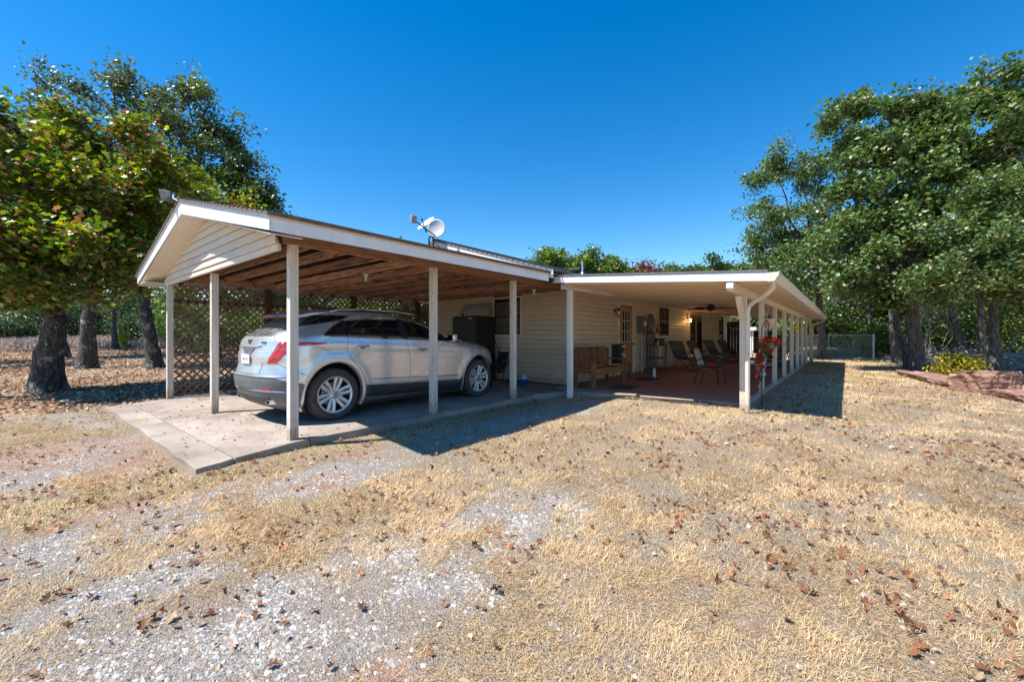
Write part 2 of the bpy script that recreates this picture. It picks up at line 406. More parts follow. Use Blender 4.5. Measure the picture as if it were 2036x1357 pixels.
# patio paint: red worn to concrete towards the open end
m, nt, b = newmat('red_patio_concrete'); L = nt.links.new
co = coords(nt)
sx = N(nt, 'ShaderNodeSeparateXYZ'); L(co, sx.inputs[0])
no = N(nt, 'ShaderNodeTexNoise'); no.inputs['Scale'].default_value = .9; no.inputs['Detail'].default_value = 8; no.inputs['Roughness'].default_value = .62
mp = N(nt, 'ShaderNodeMapping'); mp.inputs['Scale'].default_value = (.45, 1.5, 1); L(co, mp.inputs[0]); L(mp.outputs[0], no.inputs[0])
ad = N(nt, 'ShaderNodeMath', operation='MULTIPLY_ADD'); L(no.outputs[0], ad.inputs[0]); ad.inputs[1].default_value = 5.0; L(sx.outputs[1], ad.inputs[2])
mr = N(nt, 'ShaderNodeMapRange'); mr.inputs[1].default_value = -5.3; mr.inputs[2].default_value = -3.7; L(ad.outputs[0], mr.inputs[0])
mx = N(nt, 'ShaderNodeMix', data_type='RGBA'); L(mr.outputs[0], mx.inputs[0]); mx.inputs[6].default_value = (.25,.205,.185,1)
r1 = N(nt, 'ShaderNodeValToRGB'); r1.color_ramp.elements[0].position = .38; r1.color_ramp.elements[1].position = .66
r1.color_ramp.elements[0].color = (.42,.12,.075,1); r1.color_ramp.elements[1].color = (.34,.155,.115,1); L(no.outputs[0], r1.inputs[0]); L(r1.outputs[0], mx.inputs[7])
L(mx.outputs[2], b.inputs['Base Color']); b.inputs['Roughness'].default_value = .62
MAT['patio'] = m

# bark: dark ridged, with lichen patches
def bark(name, c1, c2, lich=.62, lc=(.30,.30,.26)):
    m, nt, b = newmat(name); L = nt.links.new
    co = coords(nt, (1,1,.22)); co2 = coords(nt)
    n1 = N(nt, 'ShaderNodeTexNoise'); n1.inputs['Scale'].default_value = 24; n1.inputs['Detail'].default_value = 6; L(co, n1.inputs[0])
    r = N(nt, 'ShaderNodeValToRGB'); r.color_ramp.elements[0].position = .38; r.color_ramp.elements[1].position = .64
    r.color_ramp.elements[0].color = (*c1,1); r.color_ramp.elements[1].color = (*c2,1); L(n1.outputs[0], r.inputs[0])
    n2 = N(nt, 'ShaderNodeTexNoise'); n2.inputs['Scale'].default_value = 3.2; n2.inputs['Detail'].default_value = 9; n2.inputs['Roughness'].default_value = .72; L(co2, n2.inputs[0])
    r2 = N(nt, 'ShaderNodeValToRGB'); r2.color_ramp.elements[0].position = lich; r2.color_ramp.elements[1].position = lich+.025; L(n2.outputs[0], r2.inputs[0])
    mx = N(nt, 'ShaderNodeMix', data_type='RGBA'); L(r2.outputs[0], mx.inputs[0]); L(r.outputs[0], mx.inputs[6]); mx.inputs[7].default_value = (*lc,1)
    L(mx.outputs[2], b.inputs['Base Color']); b.inputs['Roughness'].default_value = .95
    bp = N(nt, 'ShaderNodeBump'); bp.inputs['Strength'].default_value = 1; bp.inputs['Distance'].default_value = .04
    L(n1.outputs[0], bp.inputs['Height']); L(bp.outputs[0], b.inputs['Normal'])
    return m
MAT['bark'] = bark('dark_oak_bark', (.028,.024,.022), (.11,.095,.085), .565)
MAT['bark2'] = bark('grey_oak_bark', (.05,.044,.04), (.17,.15,.135), .62, (.24,.23,.21))
MAT['leaf'] = leafmat('glossy_oak_leaves', .40, .30, spec=.6)
MAT['leafdull'] = leafmat('matte_leaves', .5, .28)
MAT['needle'] = leafmat('juniper_needles', .6, .15)
MAT['straw'] = leafmat('dry_grass_blades', .7, .18)
MAT['deadleaf'] = leafmat('fallen_leaf_surface', .7, .12, spec=.25)
MAT['stone'] = leafmat('gravel_stone_surface', .85, 0)
MAT['petal'] = leafmat('flower_petals', .5, .3)

# ground: masks stored per vertex (R gravel, G red dirt, B grass), relief and grain procedural
m, nt, b = newmat('dry_lawn_ground'); L = nt.links.new
va = N(nt, 'ShaderNodeVertexColor'); va.layer_name = 'Col'; sp = N(nt, 'ShaderNodeSeparateColor'); L(va.outputs[0], sp.inputs[0])
co = coords(nt)
def noise(sc, det=6, ro=.6):
    n = N(nt, 'ShaderNodeTexNoise'); n.inputs['Scale'].default_value = sc; n.inputs['Detail'].default_value = det; n.inputs['Roughness'].default_value = ro; L(co, n.inputs[0]); return n
def ramp(src, stops):
    r = N(nt, 'ShaderNodeValToRGB'); e = r.color_ramp.elements
    while len(e) < len(stops): e.new(.5)
    for k, (p, c) in enumerate(stops): e[k].position = p; e[k].color = (*c, 1)
    L(src, r.inputs[0]); return r.outputs[0]
def mix(f, a, c):
    x = N(nt, 'ShaderNodeMix', data_type='RGBA'); L(f, x.inputs[0])
    for i, s in ((6, a), (7, c)):
        if isinstance(s, tuple): x.inputs[i].default_value = (*s, 1)
        else: L(s, x.inputs[i])
    return x.outputs[2]
nf = noise(95, 3, .7); nm = noise(13, 6, .7); nl = noise(1.3, 5)
thatch = ramp(nf.outputs[0], [(.33, (.11,.07,.04)), (.42, (.36,.25,.14)), (.53, (.58,.43,.25)), (.66, (.74,.60,.40))])
soil = ramp(nf.outputs[0], [(.33, (.13,.10,.075)), (.46, (.35,.275,.205)), (.62, (.56,.46,.36))])
pm = ramp(nm.outputs[0], [(.42, (0,0,0)), (.60, (1,1,1))])
grass = mix(pm, thatch, soil)
voro = N(nt, 'ShaderNodeTexVoronoi'); voro.inputs['Scale'].default_value = 85; L(co, voro.inputs[0])
vs_ = N(nt, 'ShaderNodeSeparateColor'); L(voro.outputs['Color'], vs_.inputs[0])
peb = ramp(vs_.outputs[0], [(0, (.30,.26,.23)), (.4, (.45,.41,.37)), (.7, (.54,.50,.46)), (1, (.64,.61,.58))])
pedge = ramp(voro.outputs['Distance'], [(.35, (1,1,1)), (.75, (0,0,0))])
gravel = mix(pedge, ramp(nf.outputs[0], [(.3, (.30,.235,.185)), (.7, (.54,.45,.37))]), peb)
red = ramp(noise(7, 8, .65).outputs[0], [(.3, (.36,.20,.13)), (.5, (.50,.32,.225)), (.72, (.56,.42,.33))])
c = mix(sp.outputs[2], soil, grass)
c = mix(sp.outputs[0], c, gravel)
c = mix(sp.outputs[1], c, red)
L(c, b.inputs['Base Color']); b.inputs['Roughness'].default_value = .95; b.inputs['Specular IOR Level'].default_value = .2
bp = N(nt, 'ShaderNodeBump'); bp.inputs['Strength'].default_value = 1.0; bp.inputs['Distance'].default_value = .035
am = N(nt, 'ShaderNodeMath', operation='ADD'); L(nf.outputs[0], am.inputs[0]); L(nm.outputs[0], am.inputs[1]); L(am.outputs[0], bp.inputs['Height']); L(bp.outputs[0], b.inputs['Normal'])
MAT['ground'] = m
MAT['field'] = leafmat('tall_dry_field_grass', .8, .1)
MAT['road'] = M('pale_gravel_road', (.50,.50,.52), (.40,.40,.41), rough=.95, scale=30, bump=.4)

# ================================================================ GROUND
def make_ground():
    n = 370
    u = np.linspace(-1, 1, n)
    g = np.sign(u)*(np.abs(u)*9 + np.abs(u)**7*900)
    ox, oy = -1.5, 4.0
    X, Y = np.meshgrid(g+ox, g+oy, indexing='ij')
    Z = hgt(X, Y)
    # sink under the concrete so nothing pokes through
    ins = (sstep(-11.0, -10.8, X)*sstep(-5.15, -5.3, X)*sstep(1.2, 1.4, Y)*sstep(28, 27.5, Y))
    ins2 = sstep(-5.6, -5.3, X)*sstep(-1.42, -1.6, X)*sstep(8.35, 8.6, Y)*sstep(25.2, 24.8, Y)
    Z = Z - .12*np.maximum(ins, ins2)
    V = np.stack([X, Y, Z], -1).reshape(-1, 3)
    i = np.arange(n-1); I, J = np.meshgrid(i, i, indexing='ij')
    a = (I*n+J).ravel(); F = np.stack([a, a+n, a+n+1, a+1], -1)
    gm, rm, gr, lit = masks(X.ravel(), Y.ravel())
    o = np_mesh('ground', V, F, MAT['ground'], col=np.stack([gm, rm, np.clip(gr, 0, 1)], -1), smooth=True)
    tag(o, 'dry straw coloured lawn with patches of gravel and red dirt', kind='structure')
make_ground()

# pale road far left
m_ = MB()
pts = [(at(-500, 690, 62)), (at(60, 690, 60)), (at(175, 690, 60)), (at(330, 690, 58))]
prev = None
for k in range(40):
    t = k/39; px = -600+t*760
    p = at(px, 690, 37+6*t); q = at(px, 690, 40.5+6*t)
    a = (p[0], p[1], hz(p[0], p[1])+.10); b_ = (q[0], q[1], hz(q[0], q[1])+.10)
    if prev: m_.add([prev[0], a, b_, prev[1]], [(0,1,2,3)])
    prev = (a, b_)
tag(m_.build('gravel_road', MAT['road']), 'pale gravel road crossing the field behind the left oaks', kind='structure')

# ================================================================ CARPORT SLAB (four cast panels with open joints)
slab = tag(bpy.data.objects.new('carport_slab', None), 'grey brown concrete carport slab with open joints', kind='structure'); COL.objects.link(slab); slab.location = (-8, 5, -.15)
def panel(poly, ztop=0., zb=-.18, mat='concrete', name='concrete_panel', parent=slab, zf=None):
    m = MB(); n = len(poly)
    top = [(x, y, ztop if zf is None else zf(x, y)) for x, y in poly]
    m.add([(x, y, zb) for x, y in poly]+top, [tuple(reversed(range(n))), tuple(range(n, 2*n))]+[(i, (i+1) % n, (i+1) % n+n, i+n) for i in range(n)])
    return m.build(name, MAT[mat], parent, bevel=.008)
rg = random.Random(4)
def edge(xa, ya, xb, yb, n, j):
    return [(xa+(xb-xa)*k/n+rg.uniform(-j, j), ya+(yb-ya)*k/n+rg.uniform(-j, j)) for k in range(n)]
zs = lambda x, y: -.05*(1-min(1, max(0, (y-1.15)/1.0)))
panel(edge(-10.6, 1.12, -4.98, 1.16, 14, .018)+edge(-4.98, 1.16, -5.03, 1.48, 3, .012)+[(-5.05, 1.50), (-10.6, 1.46)], zf=zs)
panel([(-10.6, 1.472), (-5.05, 1.512)]+edge(-5.05, 1.512, -5.12, 2.33, 4, .008)[1:]+[(-5.12, 2.33), (-10.85, 2.33)], zf=zs)
panel([(-10.85, 2.342)]+edge(-5.12, 2.342, -5.14, 5.5, 10, .008)+[(-5.14, 5.5), (-10.85, 5.5)])
panel([(-10.85, 5.512)]+edge(-5.14, 5.512, -5.14, 8.86, 8, .008)+[(-5.14, 8.86), (-10.85, 8.86)])
# walkway strip + patio floor
pat = tag(bpy.data.objects.new('patio_slab', None), 'long covered patio floor of worn red painted concrete', kind='structure'); COL.objects.link(pat); pat.location = (-3.4, 16, -.1)
panel([(-5.125, 6.95), (-4.93, 7.25), (-4.75, 7.82), (-4.2, 7.98), (-3.7, 8.12), (-3.7, 8.30), (-5.125, 8.30)], ztop=.035, mat='concrete_grey', parent=pat, name='walkway_panel')
for k, (ya, yb) in enumerate([(8.312, 12.1), (12.112, 16.3), (16.312, 20.6), (20.612, 24.9)]):
    panel([(-5.44, ya), (-1.30, ya), (-1.30, yb), (-5.44, yb)], ztop=.05, mat='patio', parent=pat, name='floor_panel')

# ================================================================ HOUSE
house = thing('house', (-8, 18, 0), 'long single storey house with tan vinyl siding and grey shingle roof', 'house')
WX = -5.46; WY = 8.90; WTOP = 2.46
# solid wall cores
c_ = MB(); c_.box(WX-.16, WY+.02, -.1, WX-.012, 27.3, WTOP)
c_.build('wall', MAT['lap_shade'], house)
c_ = MB(); c_.box(-10.7, WY+.012, -.1, WX-.012, WY+.15, WTOP+.1); c_.build('wall', MAT['lap_shade'], house)
c_ = MB(); c_.box(-10.7, WY+.15, -.1, -10.55, 27.3, WTOP); c_.build('wall', MAT['siding'], house)
c_ = MB(); c_.box(-10.7, 27.15, -.1, WX, 27.3, WTOP); c_.build('wall', MAT['siding'], house)
COURSE = .127
def siding_x(y0, y1, z0, z1, parent, mat='siding'):       # board on the patio wall (faces +x)
    z0 += .007
    h_ = z1-z0; m = MB(); m.prism([(WX-.012, z0), (WX+.026, z0), (WX+.030, z0+.010), (WX+.023, z0+h_*.3), (WX+.010, z0+h_*.7), (WX+.002, z1), (WX-.012, z1)], 'y', y0, y1); 
    m.build('siding_board', MAT[mat], parent)
def siding_y(x0, x1, z0, z1, parent, yw=WY, mat='siding', x0t=None, x1t=None):      # faces -y
    x0t = x0 if x0t is None else x0t; x1t = x1 if x1t is None else x1t; z0 += .007
    m = MB()
    h_ = z1-z0; y_ = [yw+.012, yw-.028, yw-.032, yw-.024, yw-.010, yw-.002, yw+.012]; z_ = [z0, z0, z0+.009, z0+.3*h_, z0+.7*h_, z1, z1]
    t = [0, 0, .07, .3, .7, 1, 1]
    A = [(x0+(x0t-x0)*tt, y, z) for y, z, tt in zip(y_, z_, t)]; B = [(x1+(x1t-x1)*tt, y, z) for y, z, tt in zip(y_, z_, t)]
    m.add(A+B, [(6,5,4,3,2,1,0), (7,8,9,10,11,12,13)]+[(i, (i+1) % 7, (i+1) % 7+7, i+7) for i in range(7)])
    m.build('siding_board', MAT[mat], parent)
OPEN_X = [(11.80, 12.98, 0, 2.33), (15.36, 16.38, 1.28, 2.34), (19.05, 21.35, 0, 2.33), (24.5, 25.5, .84, 2.32)]
OPEN_Y = [(-7.97, -6.93, 1.26, 2.37)]
def runs(lo, hi, z0, z1, opens):
    segs = [(lo, hi)]
    for a, b_, oz0, oz1 in opens:
        if z1 > oz0+.03 and z0 < oz1-.03:
            segs = [s for (p, q) in segs for s in ((p, min(q, a)), (max(p, b_), q)) if s[1]-s[0] > .02]
    return segs
r5 = random.Random(5)
for k in range(20):
    z0 = .02+k*COURSE-.05*0; z1 = min(z0+COURSE, WTOP)
    if z0 > WTOP-.02: break
    for a, b_ in runs(WY+.06, 27.2, z0, z1, OPEN_X):
        cuts = [a]+sorted(c for c in [r5.uniform(a+1.5, b_-1.5)] if b_-a > 4)+[b_]
        for p, q in zip(cuts[:-1], cuts[1:]): siding_x(p+.001, q-.001, z0, z1, house)
    for a, b_ in runs(-10.68, WX-.05, z0, z1, OPEN_Y): siding_y(a, b_, z0, z1, house)
# corner trims and the vertical channel on the patio wall
m = MB(); m.box(WX-.06, WY-.02, 0, WX+.018, WY+.065, WTOP); m.build('corner_trim', MAT['siding_gable'], house, bevel=.004)
m = MB(); m.box(WX-.02, 27.19, 0, WX+.02, 27.32, WTOP); m.build('corner_trim', MAT['siding'], house)
m = MB(); m.box(WX, 13.11, 0.02, WX+.03, 13.17, 2.42); m.build('channel_trim', MAT['siding'], house, bevel=.004)
# house roof
def zr(x): return 3.66-.3086*abs(x+8.0)
m = MB()
for s in (1,):
    m.add([(-4.5, 6.7, zr(-4.5)), (-8, 6.7, 3.66), (-11.5, 6.7, zr(-11.5)), (-4.5, 27.8, zr(-4.5)), (-8, 27.8, 3.66), (-11.5, 27.8, zr(-11.5)),
           (-4.5, 6.7, zr(-4.5)-.03), (-8, 6.7, 3.63), (-11.5, 6.7, zr(-11.5)-.03), (-4.5, 27.8, zr(-4.5)-.03), (-8, 27.8, 3.63), (-11.5, 27.8, zr(-11.5)-.03)],
          [(0,3,4,1), (1,4,5,2), (6,7,10,9), (7,8,11,10), (0,1,7,6), (1,2,8,7), (3,9,10,4), (4,10,11,5), (0,6,9,3), (2,5,11,8)])
roof = m.build('roof', MAT['shingle_grey'], house)
m = MB()
for k in range(24):
    x = -4.46-k*.146; z = zr(x)+.004
    m.bar((x, 6.68, z), (x, 27.8, z), .03, .012)
m.bar((-8, 6.68, 3.675), (-8, 27.8, 3.675), .16, .03)
m.build('shingle_course', MAT['shingle_grey'], roof, kind='stuff')
m = MB(); m.prism([(-4.47, 2.40), (-8, 3.40), (-11.5, 2.40), (-11.5, 2.56), (-8, 3.635), (-4.47, 2.56)], 'y', 6.72, 6.745); m.build('rake_fascia', MAT['white'], house)
m = MB(); m.box(-4.52, 24.95, 2.40, -4.50, 27.8, 2.57); m.build('eave_fascia', MAT['white'], house)
m = MB(); m.box(-11.5, 8.95, 2.40, -11.48, 27.8, 2.57); m.build('eave_fascia', MAT['white'], house)
m = MB(); m.box(-5.44, 24.97, 2.385, -4.52, 27.8, 2.40); m.build('soffit', MAT['ceiling'], house)
m = MB(); m.prism([(-4.55, 2.40), (-8, 3.45), (-11.45, 2.40)], 'y', 27.3, 27.33); m.build('gable_wall', MAT['siding'], house)
# roof pipes and vents
def roofpipe(x, y, r, h, mat, label):
    z = zr(x); m = MB(); m.tube([(x, y, z-.05), (x, y, z+h)], r, 12); m.lathe([(r*2.4, -.03), (r*1.9, .03), (r*1.05, .09)], (x, y, z), 14)
    m.build('roof_vent', MAT[mat], house, smooth='auto', label=label)
roofpipe(-6.35, 11.2, .03, .42, 'galv', 'thin grey vent pipe on the roof')
roofpipe(-5.3, 12.9, .085, .26, 'galv', 'short wide blue grey vent stack')
m = MB(); m.box(-7.1, 11.6, zr(-7)+.02, -6.7, 12.0, zr(-7)+.12); m.build('roof_vent', MAT['blackmatte'], house, bevel=.02)
m = MB(); m.box(-5.75, 12.0, zr(-5.6)+.0, -5.45, 12.3, zr(-5.6)+.1); m.build('roof_vent', MAT['whitepl'], house, bevel=.02)

def window(axis, a, b_, z0, z1, parent, mid=None, cols=0, blinds=True, frame='cream', dark='black'):
    """window in the wall: axis 'x' faces +x at WX, 'y' faces -y at WY"""
    def bx(m, p, q, d0, d1, za, zb):
        if axis == 'x': m.box(WX+d0, p, za, WX+d1, q, zb)
        else: m.box(p, WY-d0, za, q, WY-d1, zb)
        return m
    m = MB(); t = .045
    bx(m, a, b_, -.01, .03, z0, z0+t); bx(m, a, b_, -.01, .03, z1-t, z1); bx(m, a, a+t, -.01, .03, z0+t, z1-t); bx(m, b_-t, b_, -.01, .03, z0+t, z1-t)
    w_ = m.build('window', MAT[frame], parent, bevel=.003)
    bx(MB(), a+t, b_-t, -.012, .0, z0+t, z1-t).build('pane', MAT['pane'], w_)
    m = MB(); s = .03
    zm = (z0+z1)/2
    for p, q, za, zb in ((a+t, b_-t, z0+t, z0+t+s), (a+t, b_-t, z1-t-s, z1-t), (a+t, a+t+s, z0+t+s, z1-t-s), (b_-t-s, b_-t, z0+t+s, z1-t-s), (a+t+s, b_-t-s, zm-.03, zm+.03)):
        bx(m, p, q, 0, .018, za, zb)
    m.build('sash', MAT[dark], w_)
    if cols:
        m = MB()
        for k in range(1, cols): 
            p = a+(b_-a)*k/cols; bx(m, p-.006, p+.006, .001, .012, zm+.03, z1-t-s); bx(m, p-.006, p+.006, .001, .012, z0+t+s, zm-.03)
        for zz in (z0+(zm-z0)*.5, zm+(z1-zm)*.5): bx(m, a+t+s, b_-t-s, .001, .011, zz-.006, zz+.006)
        m.build('muntin', MAT[dark], w_)
    if blinds:
        for k in range(int((z1-z0-.2)/.055)):
            z = z0+t+s+.02+k*.055
            if abs(z+.02-zm) < .05: continue
            m = MB(); bx(m, a+t+s+.01, b_-t-s-.01, .0015, .006, z, z+.036); m.build('blind_slat', MAT['blind'], w_)
    return w_
window('y', -7.97, -6.93, 1.26, 2.37, house, cols=3)
window('x', 15.36, 16.38, 1.28, 2.34, house, cols=4, blinds=False, frame='black')
window('x', 24.5, 25.5, .84, 2.32, house, blinds=False, frame='black')

# door 1: orange half-glass door with nine panes
def casing(y0, y1, z0, z1, parent):
    m = MB(); t = .085
    m.box(WX-.01, y0, z0, WX+.035, y0+t, z1); m.box(WX-.01, y1-t, z0, WX+.035, y1, z1); m.box(WX-.01, y0+t, z1-t, WX+.035, y1-t, z1)
    return m.build('door_casing', MAT['doorwhite'], parent, bevel=.004)
casing(11.80, 12.98, .05, 2.33, house)
m = MB()
ya, yb, z0, z1 = 11.885, 12.895, .06, 2.24
gy0, gy1, gz0, gz1 = 12.06, 12.72, 1.06, 2.10
m.box(WX-.01, ya, z0, WX+.01, yb, gz0); m.box(WX-.01, ya, gz1, WX+.01, yb, z1); m.box(WX-.01, ya, gz0, WX+.01, gy0, gz1); m.box(WX-.01, gy1, gz0, WX+.01, yb, gz1)
door = m.build('door', MAT['doororange'], house, bevel=.003, label='orange brown half glazed door beside the bench')
m = MB(); 
for p, q in ((.12, .44), (.56, .88)):
    y_a = ya+(yb-ya)*p; y_b = ya+(yb-ya)*q
    m.box(WX+.01, y_a, .2, WX+.016, y_b, .9)
m.build('raised_panel', MAT['doororange'], door, bevel=.004)
for r_ in range(3):
    for c2 in range(3):
        p = gy0+.02+(gy1-gy0-.04)*c2/3; q = gy0+.02+(gy1-gy0-.04)*(c2+1)/3; za = gz0+.02+(gz1-gz0-.04)*r_/3; zb = gz0+.02+(gz1-gz0-.04)*(r_+1)/3
        MB().box(WX-.008, p+.009, za+.009, WX+.004, q-.009, zb-.009).build('pane', MAT['pane'], door)
m = MB()
for k in range(4):
    p = gy0+.02+(gy1-gy0-.04)*k/3; m.box(WX-.005, p-.009, gz0, WX+.016, p+.009, gz1)
    z = gz0+.02+(gz1-gz0-.04)*k/3; m.box(WX-.005, gy0, z-.009, WX+.0155, gy1, z+.009)
m.build('muntin_grid', MAT['muntin'], door)
m = MB(); m.tube([(WX+.01, 12.83, 1.0), (WX+.06, 12.83, 1.0)], .014, 8); m.ball((WX+.075, 12.83, 1.0), .03); m.build('door_knob', MAT['blackmatte'], door, smooth=True)
# door 2: pair of glazed orange doors
casing(19.05, 21.35, .05, 2.33, house)
for k, (p, q) in enumerate(((19.135, 20.19), (20.21, 21.265))):
    m = MB(); t = .13
    m.box(WX-.01, p, .06, WX+.012, p+t, 2.24); m.box(WX-.01, q-t, .06, WX+.012, q, 2.24); m.box(WX-.01, p+t, .06, WX+.012, q-t, .3); m.box(WX-.01, p+t, 2.10, WX+.012, q-t, 2.24)
    d2 = m.build('door', MAT['doororange'], house, bevel=.003, label='orange framed full glass patio door')
    MB().box(WX-.008, p+t, .3, WX+.003, q-t, 2.10).build('pane', MAT['pane'], d2)

# ================================================================ CARPORT
RX, RZ, SL = -7.98, 3.39, .25
def zc(x): return RZ-SL*abs(x-RX)
EX0, EX1, YF = -11.43, -4.55, 1.68
carport = thing('carport', (-7.98, 5, 0), 'open carport with gabled roof, white fascia and exposed brown joists', 'carport')
def post(x, y, z0, z1, parent, name='post', s=.1, mat='post', label=None):
    m = MB(); m.box(x-s/2, y-s/2, z0, x+s/2, y+s/2, z1); return m.build(name, MAT[mat], parent, bevel=.006, label=label)
for x, y, zb in ((-5.25, 2.18, -.08), (-5.25, 4.38, -.07), (-5.25, 6.45, -.06)):
    post(x, y, zb, 2.38, carport, s=.102)
post(-8.07, 2.12, 0, 2.30, carport); post(-10.70, 2.05, 0, 2.30, carport)
for k, y in enumerate((3.9, 6.1, 8.3)): post(-10.74, y, 0, 2.36, carport, mat='darkwood', s=.12)
# headers (doubled planks on the posts)
for x in (-5.225, -5.268, -10.72, -10.763):
    m = MB(); m.box(x-.02, 2.06, 2.381, x+.02, 8.85, 2.56); m.build('header_beam', MAT['woody'], carport, bevel=.004)
# joists with bulb fittings and metal hangers
jm = MB(); jm.box(0, -.021, 0, 5.38, .021, .15)
joist = None
rj = random.Random(8)
for k in range(12):
    y = 2.42+k*.555
    zj = rj.uniform(-.008, .010); jm = MB(); jm.box(-10.69, y-.021, 2.40+zj, -5.30, y+.021, 2.535+zj)
    j = jm.build('ceiling_joist', MAT['wood'], carport, bevel=.003)
    j.rotation_euler = (rj.uniform(-.01, .01), 0, rj.uniform(-.001, .001))
    h = MB(); h.box(-5.33, y-.03, 2.40, -5.297, y+.03, 2.50); h.build('joist_hanger', MAT['galv'], carport)
    h = MB(); h.box(-10.70, y-.03, 2.383, -10.66, y+.03, 2.50); h.build('joist_hanger', MAT['galv'], carport)
for k in range(12):
    y = 2.35+k*.57
    for s in (-1, 1):
        xe = RX+s*3.40
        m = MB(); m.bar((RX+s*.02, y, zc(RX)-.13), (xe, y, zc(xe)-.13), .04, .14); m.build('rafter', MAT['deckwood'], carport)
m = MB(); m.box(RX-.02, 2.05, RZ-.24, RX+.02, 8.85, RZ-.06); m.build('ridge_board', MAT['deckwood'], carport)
# roof planes: deck below, shingles above
for s in (-1, 1):
    xe = EX0 if s < 0 else EX1
    for k in range(20):
        a = RX+(xe-RX)*k/20; b2 = RX+(xe-RX)*(k+1)/20-(.004 if s > 0 else -.004)
        m = MB(); m.add([(a, 1.70, zc(a)-.055), (b2, 1.70, zc(b2)-.055), (b2, 8.85, zc(b2)-.055), (a, 8.85, zc(a)-.055),
                         (a, 1.70, zc(a)-.035), (b2, 1.70, zc(b2)-.035), (b2, 8.85, zc(b2)-.035), (a, 8.85, zc(a)-.035)],
                        [(0,1,2,3), (7,6,5,4), (0,4,5,1), (1,5,6,2), (2,6,7,3), (3,7,4,0)])
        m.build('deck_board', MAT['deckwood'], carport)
m = MB(); e = .04
m.add([(EX0-e, 1.63, zc(EX0-e)), (RX, 1.63, RZ), (EX1+e, 1.63, zc(EX1+e)), (EX0-e, 8.9, zc(EX0-e)), (RX, 8.9, RZ), (EX1+e, 8.9, zc(EX1+e)),
       (EX0-e, 1.63, zc(EX0-e)-.03), (RX, 1.63, RZ-.03), (EX1+e, 1.63, zc(EX1+e)-.03), (EX0-e, 8.9, zc(EX0-e)-.03), (RX, 8.9, RZ-.03), (EX1+e, 8.9, zc(EX1+e)-.03)],
      [(0,1,4,3), (1,2,5,4), (6,9,10,7), (7,10,11,8), (0,6,7,1), (1,7,8,2), (3,4,10,9), (4,5,11,10), (0,3,9,6), (2,8,11,5)])
croof = m.build('roof', MAT['shingle'], carport)
m = MB()
for s in (-1, 1):
    for k in range(24):
        x = (EX0-e if s < 0 else EX1+e)-s*k*.142*1.0; m.bar((x, 1.62, zc(x)+.004), (x, 6.69, zc(x)+.004), .03, .012)
m.bar((RX, 1.62, RZ+.01), (RX, 6.69, RZ+.01), .2, .02)
m.build('shingle_course', MAT['shingle'], croof, kind='stuff')
# eave fascia (right, left) and gable rake fascia with drip edge
m = MB(); m.box(EX1-.02, YF, 2.345, EX1, 6.70, 2.475); m.build('eave_fascia', MAT['white'], carport, bevel=.003)
m = MB(); m.box(EX1-.015, YF-.01, 2.476, EX1+.012, 6.70, 2.505); m.build('drip_edge', MAT['cream'], carport)
m = MB(); m.box(EX0, YF, 2.345, EX0+.02, 8.85, 2.475); m.build('eave_fascia', MAT['white'], carport, bevel=.003)
for s in (-1, 1):
    xe = EX0 if s < 0 else EX1
    m = MB(); m.prism([(RX, RZ-.235), (RX, RZ-.055), (xe, zc(xe)-.055), (xe, 2.345)], 'y', YF-.02, YF-.002); m.build('rake_fascia', MAT['white'], carport, bevel=.002)
    m = MB(); m.prism([(RX, RZ-.052), (RX, RZ-.032), (xe, zc(xe)-.032), (xe, zc(xe)-.052)], 'y', YF-.035, YF-.002); m.build('drip_edge', MAT['white'], carport)
    # sloping soffit under the rake
    m = MB(); m.prism([(RX, RZ-.24), (RX, RZ-.225), (xe-s*.02, zc(xe)-.225+.02), (xe-s*.02, zc(xe)-.24+.02)], 'y', YF, 2.0); m.build('rake_soffit', MAT['cream'], carport)
    m = MB(); xa = xe-s*.02; xb = xe-s*.66
    if s < 0: m.box(xa, YF+.001, 2.335, xb, 2.06, 2.347); m.build('eave_soffit', MAT['cream'], carport)
# gable siding, clipped by the rake
YG = 2.0
k = 0; z0 = 2.36
m = MB(); m.box(-10.75, YG-.015, 2.285, -5.20, YG+.03, 2.36); m.build('gable_trim', MAT['cream'], carport, bevel=.004)
while z0 < RZ-.26:
    z1 = min(z0+COURSE, RZ-.245)
    hw = lambda z: max(.01, min((RZ-.235-z)/SL, 2.78))
    xs = [(-hw(z0), hw(z0), -hw(z1), hw(z1))]
    cut = r5.uniform(-.6, .6)*hw(z0)
    if hw(z0) > 1:
        siding_y(RX+xs[0][0]+.0, RX+cut-.001, z0, z1, carport, YG, 'siding_gable', RX+xs[0][2], RX+cut-.001)
        siding_y(RX+cut+.001, RX+xs[0][1], z0, z1, carport, YG, 'siding_gable', RX+cut+.001, RX+xs[0][3])
    else: siding_y(RX+xs[0][0], RX+xs[0][1], z0, z1, carport, YG, 'siding_gable', RX+xs[0][2], RX+xs[0][3])
    z0 += COURSE
m = MB(); m.prism([(-10.72, 2.30), (-5.24, 2.30), (-5.24, 2.44), (RX, RZ-.24), (-10.72, 2.44)], 'y', YG+.013, YG+.03); m.build('gable_sheathing', MAT['deckwood'], carport)

